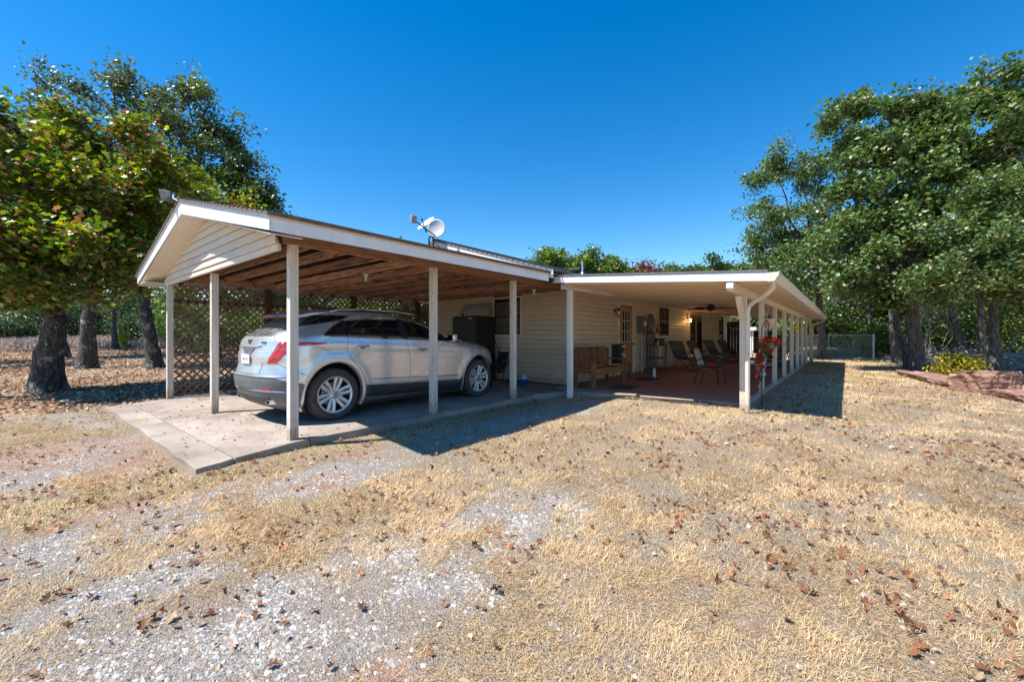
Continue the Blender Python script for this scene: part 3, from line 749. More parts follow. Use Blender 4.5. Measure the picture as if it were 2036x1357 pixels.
# lattice screen along the left side
lat = thing('lattice_screen', (-10.8, 5.4, 0), 'dark brown diagonal lattice screen closing the far side of the carport', 'lattice screen')
Y0, Y1, Z0, Z1 = 2.14, 8.80, .05, 2.34
def slat(sgn, c, x):
    # line: z = c + sgn*(y-Y0)
    ys = []
    for z in (Z0, Z1):
        y = Y0+(z-c)/sgn; ys.append((y, z))
    for y in (Y0, Y1): ys.append((y, c+sgn*(y-Y0)))
    p = sorted({(round(y, 4), round(z, 4)) for y, z in ys if Y0-1e-6 <= y <= Y1+1e-6 and Z0-1e-6 <= z <= Z1+1e-6})
    if len(p) < 2 or hypot(p[-1][0]-p[0][0], p[-1][1]-p[0][1]) < .1: return
    m = MB(); m.bar((x, p[0][0], p[0][1]), (x, p[-1][0], p[-1][1]),  .009, .034, up=(0, -sgn, 1)); m.build('slat', MAT['lattice'], lat)
S_ = .146
for k in range(-52, 20): slat(1, Z0+k*S_+.03, -10.775)
for k in range(0, 68): slat(-1, Z0+k*S_+.05, -10.787)
for z, h in ((2.0, .09), (.14, .14), (1.2, .0)):
    if h: m = MB(); m.box(-10.84, Y0, z-h/2, -10.80, Y1, z+h/2); m.build('rail', MAT['darkwood'], lat, bevel=.004)

# lamp bulbs on the joists
def bulb(x, y, label):
    t = thing('ceiling_bulb', (x, y, 2.39), label, 'light bulb', 'bare bulbs under the carport joists')
    MB().lathe([(.0, .0), (.05, 0), (.05, -.02), (.035, -.03), (.02, -.07), (.02, -.075)], (x, y, 2.395), 14).build('socket', MAT['whitepl'], t, smooth='auto')
    MB().ball((x, y, 2.295), (.03, .03, .038), 12, 8).build('glass_bulb', MAT['bulb'], t, smooth=True)
bulb(-6.8, 4.10, 'bare white bulb hanging from a joist above the parked car')
bulb(-5.9, 8.05, 'bare white bulb under the joists near the window, right of the other bulb')
# flood light at the gable peak
fl = thing('flood_light', (-8.1, 1.62, 3.4), 'grey floodlight clipped to the top of the carport gable', 'floodlight')
p = Vector((-8.22, 1.62, 3.50))
m = MB(); m.tube([(-8.02, 1.64, 3.36), (-8.12, 1.60, 3.41), p], .014, 8); m.build('bracket', MAT['galv'], fl)
d = Vector((-.75, -.45, -.25)).normalized(); u = Vector((0,0,1)); r = d.cross(u).normalized(); u = r.cross(d).normalized()
def fr(c, hw, hh): return [c+r*a*hw+u*b*hh for a, b in ((-1,-1),(1,-1),(1,1),(-1,1))]
m = MB(); A = fr(p, .05, .04); B = fr(p+d*.12, .12, .09); m.add([tuple(x) for x in A+B], [(0,1,2,3),(7,6,5,4),(0,4,5,1),(1,5,6,2),(2,6,7,3),(3,7,4,0)]); m.build('housing', MAT['greybox'], fl, bevel=.006)
m = MB(); A = fr(p+d*.121, .10, .07); B = fr(p+d*.127, .10, .07); m.add([tuple(x) for x in A+B], [(0,1,2,3),(7,6,5,4),(0,4,5,1),(1,5,6,2),(2,6,7,3),(3,7,4,0)]); m.build('lens', MAT['floodglass'], fl)

# ================================================================ PATIO COVER
cover = thing('patio_cover', (-3.2, 16, 0), 'long lean-to patio roof on cream posts with white fascia and gutter', 'patio cover')
def zp(x): return 2.36-.075*(x+4.64)        # underside of the ceiling pans
YE = 25.0; YP = 7.0; XG = -.90
k = 0; y = YP+.03
while y < YE-.05:
    y1 = min(y+.24, YE)
    xa = -4.50 if y1 < WY+.1 else WX+.03
    m = MB()
    P = [(xa, zp(xa)), (XG, zp(XG)), (XG, zp(XG)+.012), (xa, zp(xa)+.012)]
    m.prism(P, 'y', y+.004, y1-.004)
    m.prism([(xa, zp(xa)-.034), (XG, zp(XG)-.034), (XG, zp(XG)), (xa, zp(xa))], 'y', y1-.045, y1-.006)
    m.build('ceiling_pan', MAT['ceiling'], cover)
    y = y1
m = MB(); m.prism([(-4.50, zp(-4.5)+.09), (XG+.02, zp(XG)+.09), (XG+.02, zp(XG)+.115), (-4.50, zp(-4.5)+.135)], 'y', YP+.001, YE+.02); m.build('roof_skin', MAT['shingle_grey'], cover)
m = MB(); m.prism([(-4.66, zp(-4.6)-.01), (XG+.0, zp(XG)-.01), (XG+.0, zp(XG)+.125), (-4.66, zp(-4.6)+.115)], 'y', YP-.02, YP); m.build('front_fascia', MAT['white'], cover, bevel=.003)
m = MB(); m.prism([(-4.60, zp(-4.6)+.117), (XG+.0, zp(XG)+.127), (XG+.0, zp(XG)+.155), (-4.60, zp(-4.6)+.15)], 'y', YP-.035, YP+.3); m.build('drip_edge', MAT['greybox'], cover)
m = MB(); m.prism([(-4.50, zp(-4.5)-.01), (XG, zp(XG)-.01), (XG, zp(XG)+.1), (-4.5, zp(-4.5)+.1)], 'y', YE, YE+.02); m.build('rear_fascia', MAT['white'], cover)
# gutter (open K profile) with downspout
g0 = zp(XG)
prof = [(XG+.002, g0+.11), (XG+.002, g0-.01), (XG+.08, g0-.01), (XG+.10, g0+.03), (XG+.13, g0+.07), (XG+.13, g0+.115), (XG+.145, g0+.115), (XG+.145, g0+.108),
        (XG+.137, g0+.108), (XG+.137, g0+.066), (XG+.107, g0+.026), (XG+.085, g0-.017), (XG-.004, g0-.017), (XG-.004, g0+.11)]
m = MB(); m.prism(prof, 'y', YP-.03, YE+.02)
m.prism([(XG+.002, g0-.01), (XG+.08, g0-.01), (XG+.10, g0+.03), (XG+.13, g0+.07), (XG+.13, g0+.11), (XG+.002, g0+.11)], 'y', YP-.03, YP-.024)
gut = m.build('gutter', MAT['cream'], cover)
def spout(pts, name='downspout'):
    m = MB(); m.tube(pts, .037, 10); m.build(name, MAT['cream'], cover, smooth='auto')
spout([(XG+.04, 7.25, g0-.0), (XG+.03, 7.27, g0-.09), (XG-.04, 7.33, g0-.15), (XG-.28, 7.60, g0-.27), (XG-.36, 7.70, g0-.33), (XG-.38, 7.72, g0-.42), (XG-.38, 7.72, .22)])
spout([(XG-.38, 7.72, .218), (XG-.38, 7.72, .02)], 'downspout_foot')
spout([(XG+.04, YE-.1, g0), (XG+.02, YE-.1, g0-.1), (XG-.42, YE-.15, g0-.28), (XG-.43, YE-.15, 1.6), (XG-.43, YE-.15, .05)])
# header beam, posts, plate
XB = -1.40
zb = zp(XB)-.016
m = MB(); m.box(XB-.045, 7.02, zb-.14, XB+.045, 15.9, zb); m.build('header_beam', MAT['cream'], cover, bevel=.004)
m = MB(); m.box(XB-.045, 15.905, zb-.14, XB+.045, YE-.05, zb); m.build('header_beam', MAT['cream'], cover, bevel=.004)
m = MB(); m.box(XB-.05, 6.985, zb-.10, XB+.05, 7.019, zb-.02); m.build('beam_end_cap', MAT['white'], cover, bevel=.003)
m = MB(); m.bar((XB, 7.62, zb-.15), (XB, 7.98, zb-.50), .088, .10, up=(0,1,1)); m.build('knee_brace', MAT['cream'], cover, bevel=.004)
post(XB, 8.05, .0, zb-.141, cover, s=.1, mat='cream')
for y in (10, 12, 14, 16, 18, 20, 22, 24.6): post(XB, y, .10, zb-.141, cover, s=.092, mat='cream')
m = MB(); m.box(XB-.05, 8.12, .03, XB+.05, 24.75, .098); m.build('bottom_plate', MAT['cream'], cover, bevel=.004)
# left front post D with beam running back to the wall
post(-4.56, 7.52, -.05, 2.24, cover, s=.1, mat='white')
m = MB(); m.box(-4.61, 7.30, 2.242, -4.51, 8.5, 2.345); m.build('side_beam', MAT['cream'], cover, bevel=.004)
m = MB(); m.box(-4.61, 8.505, 2.242, -4.51, 9.5, 2.345); m.build('side_beam', MAT['cream'], cover, bevel=.004)
m = MB(); m.box(-4.64, 7.285, 2.236, -4.49, 7.298, 2.35); m.build('beam_end_cap', MAT['white'], cover)
# wall ledger under the ceiling
m = MB(); m.box(WX+.014, WY+.1, 2.34, WX+.05, 24.9, 2.405); m.build('wall_ledger', MAT['ceiling'], cover, bevel=.003)

# ================================================================ CAR
car = thing('parked_car', (-6.86, 4.6, 0), 'dusty silver SUV with dark tinted windows parked under the carport', 'car')
CX0, CY0 = -6.86, 2.15
ZK = np.array([.16,.22,.28,.38,.50,.60,.68,.72,.85,.98,1.05,1.12,1.18,1.22,1.26,1.30,1.40,1.50,1.58,1.63,1.67,1.69,1.705])
XR = np.array([.40,.26,.14,.06,.02,.00,.00,.03,.06,.06,.08,.085,.10,.12,.155,.21,.355,.50,.62,.72,.84,1.0,1.25])
XF = np.array([4.50,4.62,4.74,4.83,4.88,4.90,4.90,4.89,4.85,4.76,4.60,4.36,4.00,3.74,3.60,3.50,3.25,2.96,2.66,2.38,2.05,1.80,1.50])
WK = np.array([.80,.86,.90,.925,.935,.942,.948,.95,.957,.958,.955,.948,.940,.925,.900,.880,.835,.785,.735,.68,.56,.38,.02])
def _smooth(z, K, V):
    # monotone-ish cubic via dense linear + box blur
    zz = np.linspace(K[0]-.05, K[-1]+.02, 800); vv = np.interp(zz, K, V)
    k = np.hanning(23); k /= k.sum(); vs = np.convolve(np.pad(vv, 11, mode='edge'), k, 'valid')
    return np.interp(z, zz, vs)
def fxr(z): return _smooth(z, ZK, XR)
def fxf(z): return _smooth(z, ZK, XF)
def fw_(z): return np.where(z > 1.66, np.interp(z, ZK, WK), _smooth(z, ZK, WK))
def rake(x, z): return .045*(x-2.3)*sstep(.62, .9, z)*(1-sstep(1.38, 1.58, z))
WHX = [(.93, .385), (4.02, .385)]
def wy(x, z):
    y = fw_(z+rake(x, z))
    for cx_, cz_ in WHX:                      # wheel arch flare
        rho = np.hypot((x-cx_)/.50, (z-cz_)/.53)
        y = y+.018*np.exp(-((rho-1.02)/.16)**2)*(z < 1.0)
    y = y-.008*np.exp(-((z-.74)/.11)**2)*sstep(1.3, 1.6, x)*sstep(3.7, 3.4, x)      # door scallop
    y = y+.008*np.exp(-((z+rake(x, z)-1.09)/.03)**2)*sstep(.3, .9, x)*sstep(4.5, 3.9, x)
    return y
QE = 3.2
def surf(t, z):
    t = np.asarray(t, float); z = np.asarray(z, float); t, z = np.broadcast_arrays(t, z)
    xr, xf = fxr(z), fxf(z); Ln = xf-xr
    Lr = np.minimum(.52, Ln*.42); Lf = np.minimum(1.15+.5*sstep(1.1, 1.25, z)*0, Ln*.42)
    ph = np.clip(t, 0, 1)**1.65*pi/2
    xa = xr+Lr*(1-np.cos(ph)); ya = np.sin(ph)**(2/QE)
    ph2 = np.clip(3-t, 0, 1)**1.65*pi/2
    xc = xf-Lf*(1-np.cos(ph2)); yc = np.sin(ph2)**(2/QE)
    xb = xr+Lr+(xf-xr-Lr-Lf)*np.clip(t-1, 0, 1)
    x = np.where(t < 1, xa, np.where(t > 2, xc, xb)); pl = np.where(t < 1, ya, np.where(t > 2, yc, 1.0))
    return x, wy(x, z)*pl
def y_at(x, z):
    """half width at station x, height z"""
    x = np.asarray(x, float); z = np.asarray(z, float); x, z = np.broadcast_arrays(x, z)
    xr, xf = fxr(z), fxf(z); Ln = xf-xr; Lr = np.minimum(.52, Ln*.42); Lf = np.minimum(1.15, Ln*.42)
    s = np.clip((xr+Lr-x)/Lr, 0, 1); s2 = np.clip((x-(xf-Lf))/Lf, 0, 1)
    return wy(x, z)*(np.clip(1-s*s, 0, 1)*np.clip(1-s2*s2, 0, 1))**(1/QE)
def zcut(x):
    return np.interp(x, [0, .12, .30, .45, .46, 1.40, 1.41, 3.5, 3.51, 4.45, 4.6, 4.9], [.69, .69, .62, .60, .56, .56, .485, .405, .45, .45, .40, .36])
def ell(x, z, c): return np.hypot((x-c[0])/.455, (z-c[1])/.485)
def side_grid(zlo, zhi, rows, name, mat, parent):
    t = np.concatenate([np.linspace(0, 1, 30), np.linspace(1, 2, 90)[1:], np.linspace(2, 3, 44)[1:]])
    nc = len(t)
    v = rows
    T, Vv = np.meshgrid(t, v, indexing='ij')
    xg, _ = surf(t, np.full_like(t, .6))
    lo = zlo(xg); hi = zhi(xg)
    Z = lo[:, None]+(hi-lo)[:, None]*Vv
    X, Y = surf(T, Z)
    inside = np.zeros(X.shape, bool)
    for c in WHX:
        rho = ell(X, Z, c); ins = (rho < 1) & (Z < 1.1)
        inside |= ins
        k = np.where(ins & (rho > .2), 1/np.maximum(rho, .2), 1)
        X = np.where(ins, c[0]+(X-c[0])*k, X); Z = np.where(ins, c[1]+(Z-c[1])*k, Z)
    Y2 = y_at(X, Z); Y = np.where(inside, Y2, Y)
    nv = len(v); idx = np.arange(nc*nv).reshape(nc, nv)
    a = idx[:-1, :-1]; b_ = idx[1:, :-1]; c_ = idx[1:, 1:]; d_ = idx[:-1, 1:]
    allin = inside[:-1, :-1] & inside[1:, :-1] & inside[1:, 1:] & inside[:-1, 1:]
    keep = ~allin
    F = np.stack([a[keep], b_[keep], c_[keep], d_[keep]], -1)
    P = np.stack([CX0+Y, CY0+X, Z], -1).reshape(-1, 3)
    P2 = np.stack([CX0-Y, CY0+X, Z], -1).reshape(-1, 3)
    V = np.concatenate([P, P2]); FF = np.concatenate([F[:, ::-1], F+len(P)])
    o = np_mesh(name, V, FF, MAT[mat], parent, smooth=True)
    import bmesh
    bm = bmesh.new(); bm.from_mesh(o.data); bmesh.ops.remove_doubles(bm, verts=bm.verts, dist=.0015); bmesh.ops.dissolve_degenerate(bm, dist=1e-5, edges=bm.edges)
    bmesh.ops.recalc_face_normals(bm, faces=bm.faces); bm.to_mesh(o.data); bm.free()
    for p in o.data.polygons: p.use_smooth = True
    return o
vv = np.concatenate([np.linspace(0, .93, 64), np.linspace(.935, 1, 14)])
side_grid(lambda x: zcut(x), lambda x: np.full_like(x, 1.7049), vv, 'body', 'paint', car)
side_grid(lambda x: np.full_like(x, .17)+.04*sstep(4.2, 4.9, x), lambda x: zcut(x), np.linspace(0, 1, 14), 'lower_cladding', 'clad', car)
def wpt(x, y, z, s=1): return (CX0+s*y, CY0+x, z)
def patch_x(name, mat, xs, ztop, zbot, off, parent, n=26, nz=8, both=True):
    """surface patch on the side, columns over x between two height curves"""
    X = np.linspace(xs[0], xs[1], n)
    zt = np.interp(X, *zip(*ztop)); zb_ = np.interp(X, *zip(*zbot))
    Vv = np.linspace(0, 1, nz)
    Z = zb_[:, None]+(zt-zb_)[:, None]*Vv; XX = np.repeat(X[:, None], nz, 1)
    Y = y_at(XX, Z)+off
    return grid_obj(name, mat, XX, Y, Z, parent, both)
def patch_t(name, mat, z0, z1, tl, tr, off, parent, n=14, nz=14, both=True):
    Z = np.linspace(z0, z1, nz); tL = np.interp(Z, *zip(*tl)); tR = np.interp(Z, *zip(*tr))
    U = np.linspace(0, 1, n); T = tL[None, :]+(tR-tL)[None, :]*U[:, None]; ZZ = np.repeat(Z[None, :], n, 0)
    X, Y = surf(T, ZZ)
    # offset along the plan normal
    X2, Y2 = surf(T+.004, ZZ); dx, dy = X2-X, Y2-Y; L_ = np.hypot(dx, dy)+1e-9
    X = X-off*dy/L_; Y = Y+off*dx/L_
    return grid_obj(name, mat, X, Y, ZZ, parent, both)
def grid_obj(name, mat, X, Y, Z, parent, both=True):
    n, m_ = X.shape; idx = np.arange(n*m_).reshape(n, m_)
    F = np.stack([idx[:-1, :-1].ravel(), idx[1:, :-1].ravel(), idx[1:, 1:].ravel(), idx[:-1, 1:].ravel()], -1)
    P = np.stack([CX0+Y, CY0+X, Z], -1).reshape(-1, 3)
    outs = [np_mesh(name, P, F[:, ::-1], MAT[mat], parent, smooth=True)]
    if both:
        P2 = np.stack([CX0-Y, CY0+X, Z], -1).reshape(-1, 3); outs.append(np_mesh(name, P2, F, MAT[mat], parent, smooth=True))
    for o in outs:
        s = o.modifiers.new('thick', 'SOLIDIFY'); s.thickness = .002; s.offset = 0
    return outs
# side glass
BOT = [(.72,1.262),(1.15,1.248),(2.2,1.205),(3.0,1.165),(3.62,1.135)]
TOP = [(.72,1.268),(.80,1.33),(.95,1.44),(1.10,1.515),(1.35,1.553),(1.7,1.572),(2.05,1.575),(2.35,1.560),(2.6,1.522),(2.85,1.452),(3.1,1.358),(3.35,1.255),(3.62,1.140)]
patch_x('window_surround', 'blackmatte', (.74, 3.60), TOP, BOT, .002, car, n=60)
sh = lambda c, d: [(x, z+d) for x, z in c]
for a, b_, nm in ((.80, 1.09, 'quarter_window'), (1.13, 2.12, 'rear_side_window'), (2.24, 3.22, 'front_side_window'), (3.27, 3.52, 'corner_window')):
    patch_x(nm, 'carglass', (a, b_), sh(TOP, -.012), sh(BOT, .010), .005, car, n=30)
def side_path(pts, r, name, mat, parent=car, off=.004, n=6, both=True, sub=6):
    outs = []
    for s in ((1, -1) if both else (1,)):
        P = []
        for (x0, z0), (x1, z1) in zip(pts[:-1], pts[1:]):
            for k in range(sub):
                x = x0+(x1-x0)*k/sub; z = z0+(z1-z0)*k/sub; P.append(wpt(x, float(y_at(x, z))+off, z, s))
        x, z = pts[-1]; P.append(wpt(x, float(y_at(x, z))+off, z, s))
        m = MB(); m.tube(P, r, n); outs.append(m.build(name, MAT[mat], parent, smooth=True))
    return outs
side_path(TOP, .0085, 'window_trim', 'chrome', sub=3)
side_path(BOT, .0085, 'window_trim', 'chrome', sub=3)
# seams
side_path([(1.13,1.245),(1.09,1.10),(1.11,.99),(1.17,.90),(1.27,.80),(1.37,.66),(1.42,.50)], .0035, 'door_gap', 'seam', off=-.0005)
side_path([(2.18,1.20),(2.22,1.05),(2.26,.88),(2.275,.70),(2.25,.46)], .0035, 'door_gap', 'seam', off=-.0005)
side_path([(3.45,1.13),(3.47,1.02),(3.50,.85),(3.505,.65),(3.50,.42)], .0035, 'door_gap', 'seam', off=-.0005)
side_path([(1.42,.50),(2.2,.472),(3.5,.41)], .003, 'sill_gap', 'seam', off=0)
side_path([(.62,1.12),(.72,1.09),(.85,1.02)], .002, 'filler_gap', 'seam', off=0, sub=3)
side_path([(1.52,.575),(2.25,.545),(3.40,.50)], .010, 'side_moulding', 'chrome', off=.006)
side_path([(3.55,1.15),(3.9,1.13),(4.3,1.03),(4.62,.90)], .003, 'hood_gap', 'seam', off=0)
# rocker panel darker than bumpers
patch_x('rocker_panel', 'rocker', (1.42, 3.50), [(1.42,.478),(3.50,.400)], [(1.42,.30),(3.50,.22)], .004, car, n=24, nz=4)
# door handles
def handle(x, z):
    for s in (1, -1):
        m = MB(); y = float(y_at(x, z))
        prof = [(-.11,.004),(-.09,.022),(-.04,.034),(.04,.034),(.09,.022),(.11,.004)]
        P = [wpt(x+a, y+b_, z-.004*a, s) for a, b_ in prof]
        m.tube(P, [.008,.013,.016,.016,.013,.008], 8); h = m.build('door_handle', MAT['chrome'], car, smooth=True)
        m = MB(); m.ball(wpt(x, y+.001, z-.012, s), (.004, .055, .026), 12, 6); m.build('handle_recess', MAT['clad'], h, smooth=True)
handle(1.36, 1.105); handle(2.52, 1.03)
# mirrors
for s in (1, -1):
    x, z = 3.22, 1.20; y = float(y_at(x, z))
    m = MB(); m.tube([wpt(x, y-.02, 1.15, s), wpt(x, y+.05, 1.16, s), wpt(x-.01, y+.10, 1.19, s)], [.03, .026, .03], 8)
    mr_ = m.build('mirror', MAT['rocker'], car, smooth=True)
    m = MB(); m.add([wpt(x+a*(.05 if a > 0 else .07), y+.14+b_*(.10 if c_ > 0 else .085), 1.225+c_*(.075 if b_ > 0 else .065), s) for a in (-1, 1) for b_, c_ in ((-1,-1),(1,-1),(1,1),(-1,1))], [(0,1,2,3),(7,6,5,4),(0,4,5,1),(1,5,6,2),(2,6,7,3),(3,7,4,0)])
    o = m.build('mirror_cap', MAT['paint'], mr_, smooth=True); sb = o.modifiers.new('b', 'BEVEL'); sb.width = .035; sb.segments = 4
    m = MB(); x_ = x-.072; m.add([wpt(x_, y+.14+b_*.075, 1.225+c_*.055, s) for b_, c_ in ((-1,-1),(1,-1),(1,1),(-1,1))]+[wpt(x_+.01, y+.14+b_*.075, 1.225+c_*.055, s) for b_, c_ in ((-1,-1),(1,-1),(1,1),(-1,1))], [(0,1,2,3),(7,6,5,4),(0,4,5,1),(1,5,6,2),(2,6,7,3),(3,7,4,0)]); m.build('mirror_glass', MAT['chrome'], mr_)
# roof rails
for s in (1, -1):
    P = [(1.0,1.64),(1.15,1.685),(1.6,1.705),(2.2,1.70),(2.6,1.665),(2.75,1.63)]
    m = MB(); m.tube([wpt(x, .60-.02*(x-1), z+.004, s) for x, z in P], .014, 8); m.build('roof_rail', MAT['chrome'], car, smooth=True)
# wheel arches lips and wells
for c in WHX:
    for s in (1, -1):
        m = MB(); n = 40; A = []
        for k in range(n+1):
            a = radians(-24)+radians(228)*k/n
            ring = []
            for f, o_ in ((1.0, -.10), (1.0, .006), (1.035, .010), (1.085, .004)):
                x = c[0]+.455*f*cos(a); z = c[1]+.485*f*sin(a); ring.append(wpt(x, float(y_at(x, max(z, .22)))+o_, z, s))
            A.append(ring)
        vs = [p for r_ in A for p in r_]; fs = [(k*4+j, k*4+j+1, (k+1)*4+j+1, (k+1)*4+j) for k in range(n) for j in range(3)]
        m.add(vs, fs); m.build('arch_lip', MAT['paint'], car, smooth=True)
        m = MB(); vs = []; n = 24
        for yy in (.90, .52):
            for k in range(n+1):
                a = pi*k/n*1.3-.47; vs.append(wpt(c[0]+.47*cos(a), yy, c[1]+.50*sin(a), s))
        m.add(vs, [(k, k+1, n+2+k, n+1+k) for k in range(n)]); m.add([wpt(c[0]+.47*cos(a), .52, c[1]+.50*sin(a), s) for a in [pi*k/n*1.3-.47 for k in range(n+1)]], [tuple(range(n+1))])
        m.build('wheel_well', MAT['well'], car)
m = MB(); m.box(CX0-.70, CY0+.35, .22, CX0+.70, CY0+4.6, .34); m.build('underbody', MAT['well'], car)
m = MB(); m.box(CX0-.84, CY0+1.45, .19, CX0+.86, CY0+3.45, .30); m.build('underbody', MAT['well'], car)
# rear: spoiler, glass, lamps, licence recess, plate, bumper details, exhausts
ys = np.linspace(-.66, .66, 25); pf = []
m = MB(); V = []
for y in ys:
    c2 = (abs(y)/.66)**2.5; x0 = .30+.16*c2; 
    V += [wpt(x0, y, 1.565-.02*c2), wpt(x0+.03, y, 1.595-.03*c2), wpt(.66, y, 1.652-.045*c2), wpt(.98, y, 1.688-.05*c2), wpt(.80, y, 1.60), wpt(.36+.14*c2, y, 1.545-.015*c2)]
fs = [(i*6+j, i*6+(j+1) % 6, (i+1)*6+(j+1) % 6, (i+1)*6+j) for i in range(24) for j in range(6)]+[tuple(range(6)), tuple(reversed(range(144, 150)))]
m.add(V, fs); sp_ = m.build('roof_spoiler', MAT['paint'], car, smooth='auto')
m = MB(); m.tube([wpt(.29+.16*(abs(y)/.66)**2.5, y, 1.572-.02*(abs(y)/.66)**2.5) for y in np.linspace(-.30, .30, 11)], .011, 6); m.build('high_brake_lamp', MAT['tail'], sp_)
m = MB(); m.tube([wpt(.32+.16*(abs(y)/.66)**2.5, y, 1.575-.02*(abs(y)/.66)**2.5) for y in np.linspace(.38, .64, 6)], .016, 6); m.build('spoiler_corner', MAT['tail'], sp_)
patch_t('rear_window', 'dustglass', 1.265, 1.545, [(1.2,-.0),(1.6,-.0)], [(1.265,.42),(1.33,.50),(1.545,.60)], .005, car, n=24, nz=12)
patch_t('rear_window_band', 'carglass', 1.40, 1.585, [(1.40,.585),(1.60,.585)], [(1.40,.60),(1.44,.80),(1.50,1.0),(1.585,1.16)], .006, car, n=12, nz=10)
patch_t('tail_lamp', 'tail', .885, 1.18, [(.885,.48),(1.0,.535),(1.18,.615)], [(.885,.60),(.93,.655),(1.0,.70),(1.08,.745),(1.12,.79),(1.135,1.0),(1.165,1.10),(1.18,.95)], .007, car, n=18, nz=26)
patch_t('tail_lamp_inner', 'amber', .90, 1.17, [(.9,.53),(1.16,.65)], [(.9,.55),(1.16,.67)], .009, car, n=4, nz=10)
def tpath(pts, r, name, mat, off=.0, both=True, parent=car):
    for s in ((1, -1) if both else (1,)):
        P = []
        for (t0, z0), (t1, z1) in zip(pts[:-1], pts[1:]):
            for k in range(8):
                t = t0+(t1-t0)*k/8; z = z0+(z1-z0)*k/8; x, y = surf(t, z); P.append(wpt(float(x)-off, float(y), z, s))
        x, y = surf(pts[-1][0], pts[-1][1]); P.append(wpt(float(x)-off, float(y), pts[-1][1], s))
        m = MB(); m.tube(P, r, 6); m.build(name, MAT[mat], parent)
tpath([(0,.72),(.38,.72),(.40,.885)], .0035, 'tailgate_gap', 'seam')
tpath([(.56,1.19),(.47,1.27)], .0035, 'tailgate_gap', 'seam')
tpath([(0,.69),(.45,.69),(.8,.69),(.92,.66)], .006, 'bumper_edge', 'clad', off=.004)
tpath([(.60,.885),(.78,.80),(.98,.70)], .003, 'bumper_gap', 'seam')
tpath([(0,1.10),(.22,1.10),(.36,1.125)], .008, 'tailgate_ledge', 'clad', off=.003)
patch_t('licence_recess', 'clad', .93, 1.095, [(.9,0),(1.1,0)], [(.93,.03),(1.095,.20)], .004, car, n=8, nz=8)
m = MB(); m.box(CX0-.155, CY0+.030, .86, CX0+.155, CY0+.038, 1.00); pl_ = m.build('licence_plate', MAT['whitepl'], car, bevel=.003)
m = MB()
for k, (dx_, w__, h__) in enumerate(((-.09,.006,.016), (-.055,.009,.02), (-.01,.005,.012), (.04,.010,.02), (.085,.006,.016))): m.box(CX0+dx_-w__, CY0+.0275, .93-h__, CX0+dx_+w__, CY0+.0295, .93+h__)
m.build('plate_print', MAT['badge'], pl_)
m = MB(); m.prism([(CX0-.055, 1.215), (CX0+.055, 1.215), (CX0+.05, 1.165), (CX0, 1.14), (CX0-.05, 1.165)], 'y', CY0+.085, CY0+.12); m.build('tailgate_emblem', MAT['badge'], car, bevel=.004)
for k in range(5):
    m = MB(); x0 = CX0+.40+k*.024; x_, _ = surf(.29, 1.175); m.box(x0, CY0+float(x_)-.010, 1.165, x0+.016, CY0+float(x_)+.02, 1.183); m.build('badge_letter', MAT['badge'], car)
tpath([(0,.50),(.5,.50),(.75,.49)], .012, 'diffuser_edge', 'chrome', off=.0)
patch_t('rear_reflector', 'tail', .505, .53, [(.5,.42),(.6,.42)], [(.5,.60),(.6,.60)], .006, car, n=8, nz=3)
patch_t('rear_valance', 'rocker', .22, .40, [(.2,0),(.5,0)], [(.22,.40),(.40,.55)], .006, car, n=12, nz=6)
for s in (1, -1):
    m = MB(); A = []
    for x in (.40, .125):
        A.append([wpt(x, .57+a*.085, .335+b_*.034, s) for a, b_ in ((-1,-1),(.8,-1),(1,.9),(-.75,1))])
    A.append([wpt(.125, .57+a*.070, .335+b_*.022, s) for a, b_ in ((-1,-1),(.8,-1),(1,.9),(-.75,1))])
    A.append([wpt(.38, .57+a*.070, .335+b_*.022, s) for a, b_ in ((-1,-1),(.8,-1),(1,.9),(-.75,1))])
    m.add([p for r_ in A for p in r_], [(i*4+j, i*4+(j+1) % 4, (i+1)*4+(j+1) % 4, (i+1)*4+j) for i in range(3) for j in range(4)])
    m.build('exhaust_tip', MAT['chrome'], car, bevel=.006)
for k, (t_, z_) in enumerate(((.06,.79),(.2,.76),(.11,.74))):
    pass
# front: headlamp, marker, lower lip, side badge
patch_x('headlamp', 'headlamp', (4.28, 4.66), [(4.28,1.00),(4.45,.985),(4.66,.90)], [(4.28,.985),(4.45,.90),(4.66,.70)], .006, car, n=14)
patch_x('side_marker', 'amber', (4.50, 4.56), [(4.50,.68),(4.56,.66)], [(4.50,.60),(4.56,.58)], .006, car, n=4, nz=4)
patch_t('front_grille', 'rocker', .45, .86, [(.4,2.62),(.9,2.62)], [(.4,3.0),(.9,3.0)], .006, car, n=16, nz=8)
# windscreen
ws = []
patch_t('windscreen', 'carglass', 1.27, 1.60, [(1.2,2.30),(1.6,2.30)], [(1.2,3.0),(1.6,3.0)], .005, car, n=22, nz=12)
m = MB(); m.tube([wpt(1.0, 0, 1.69), wpt(.94, 0, 1.74)], [.028, .006], 8); m.build('antenna_fin', MAT['paint'], car, smooth=True)
m = MB(); y = float(y_at(3.78, .98)); m.box(CX0+y-.003, CY0+3.76, .972, CX0+y+.006, CY0+3.84, .99); m.build('fender_badge', MAT['badge'], car)

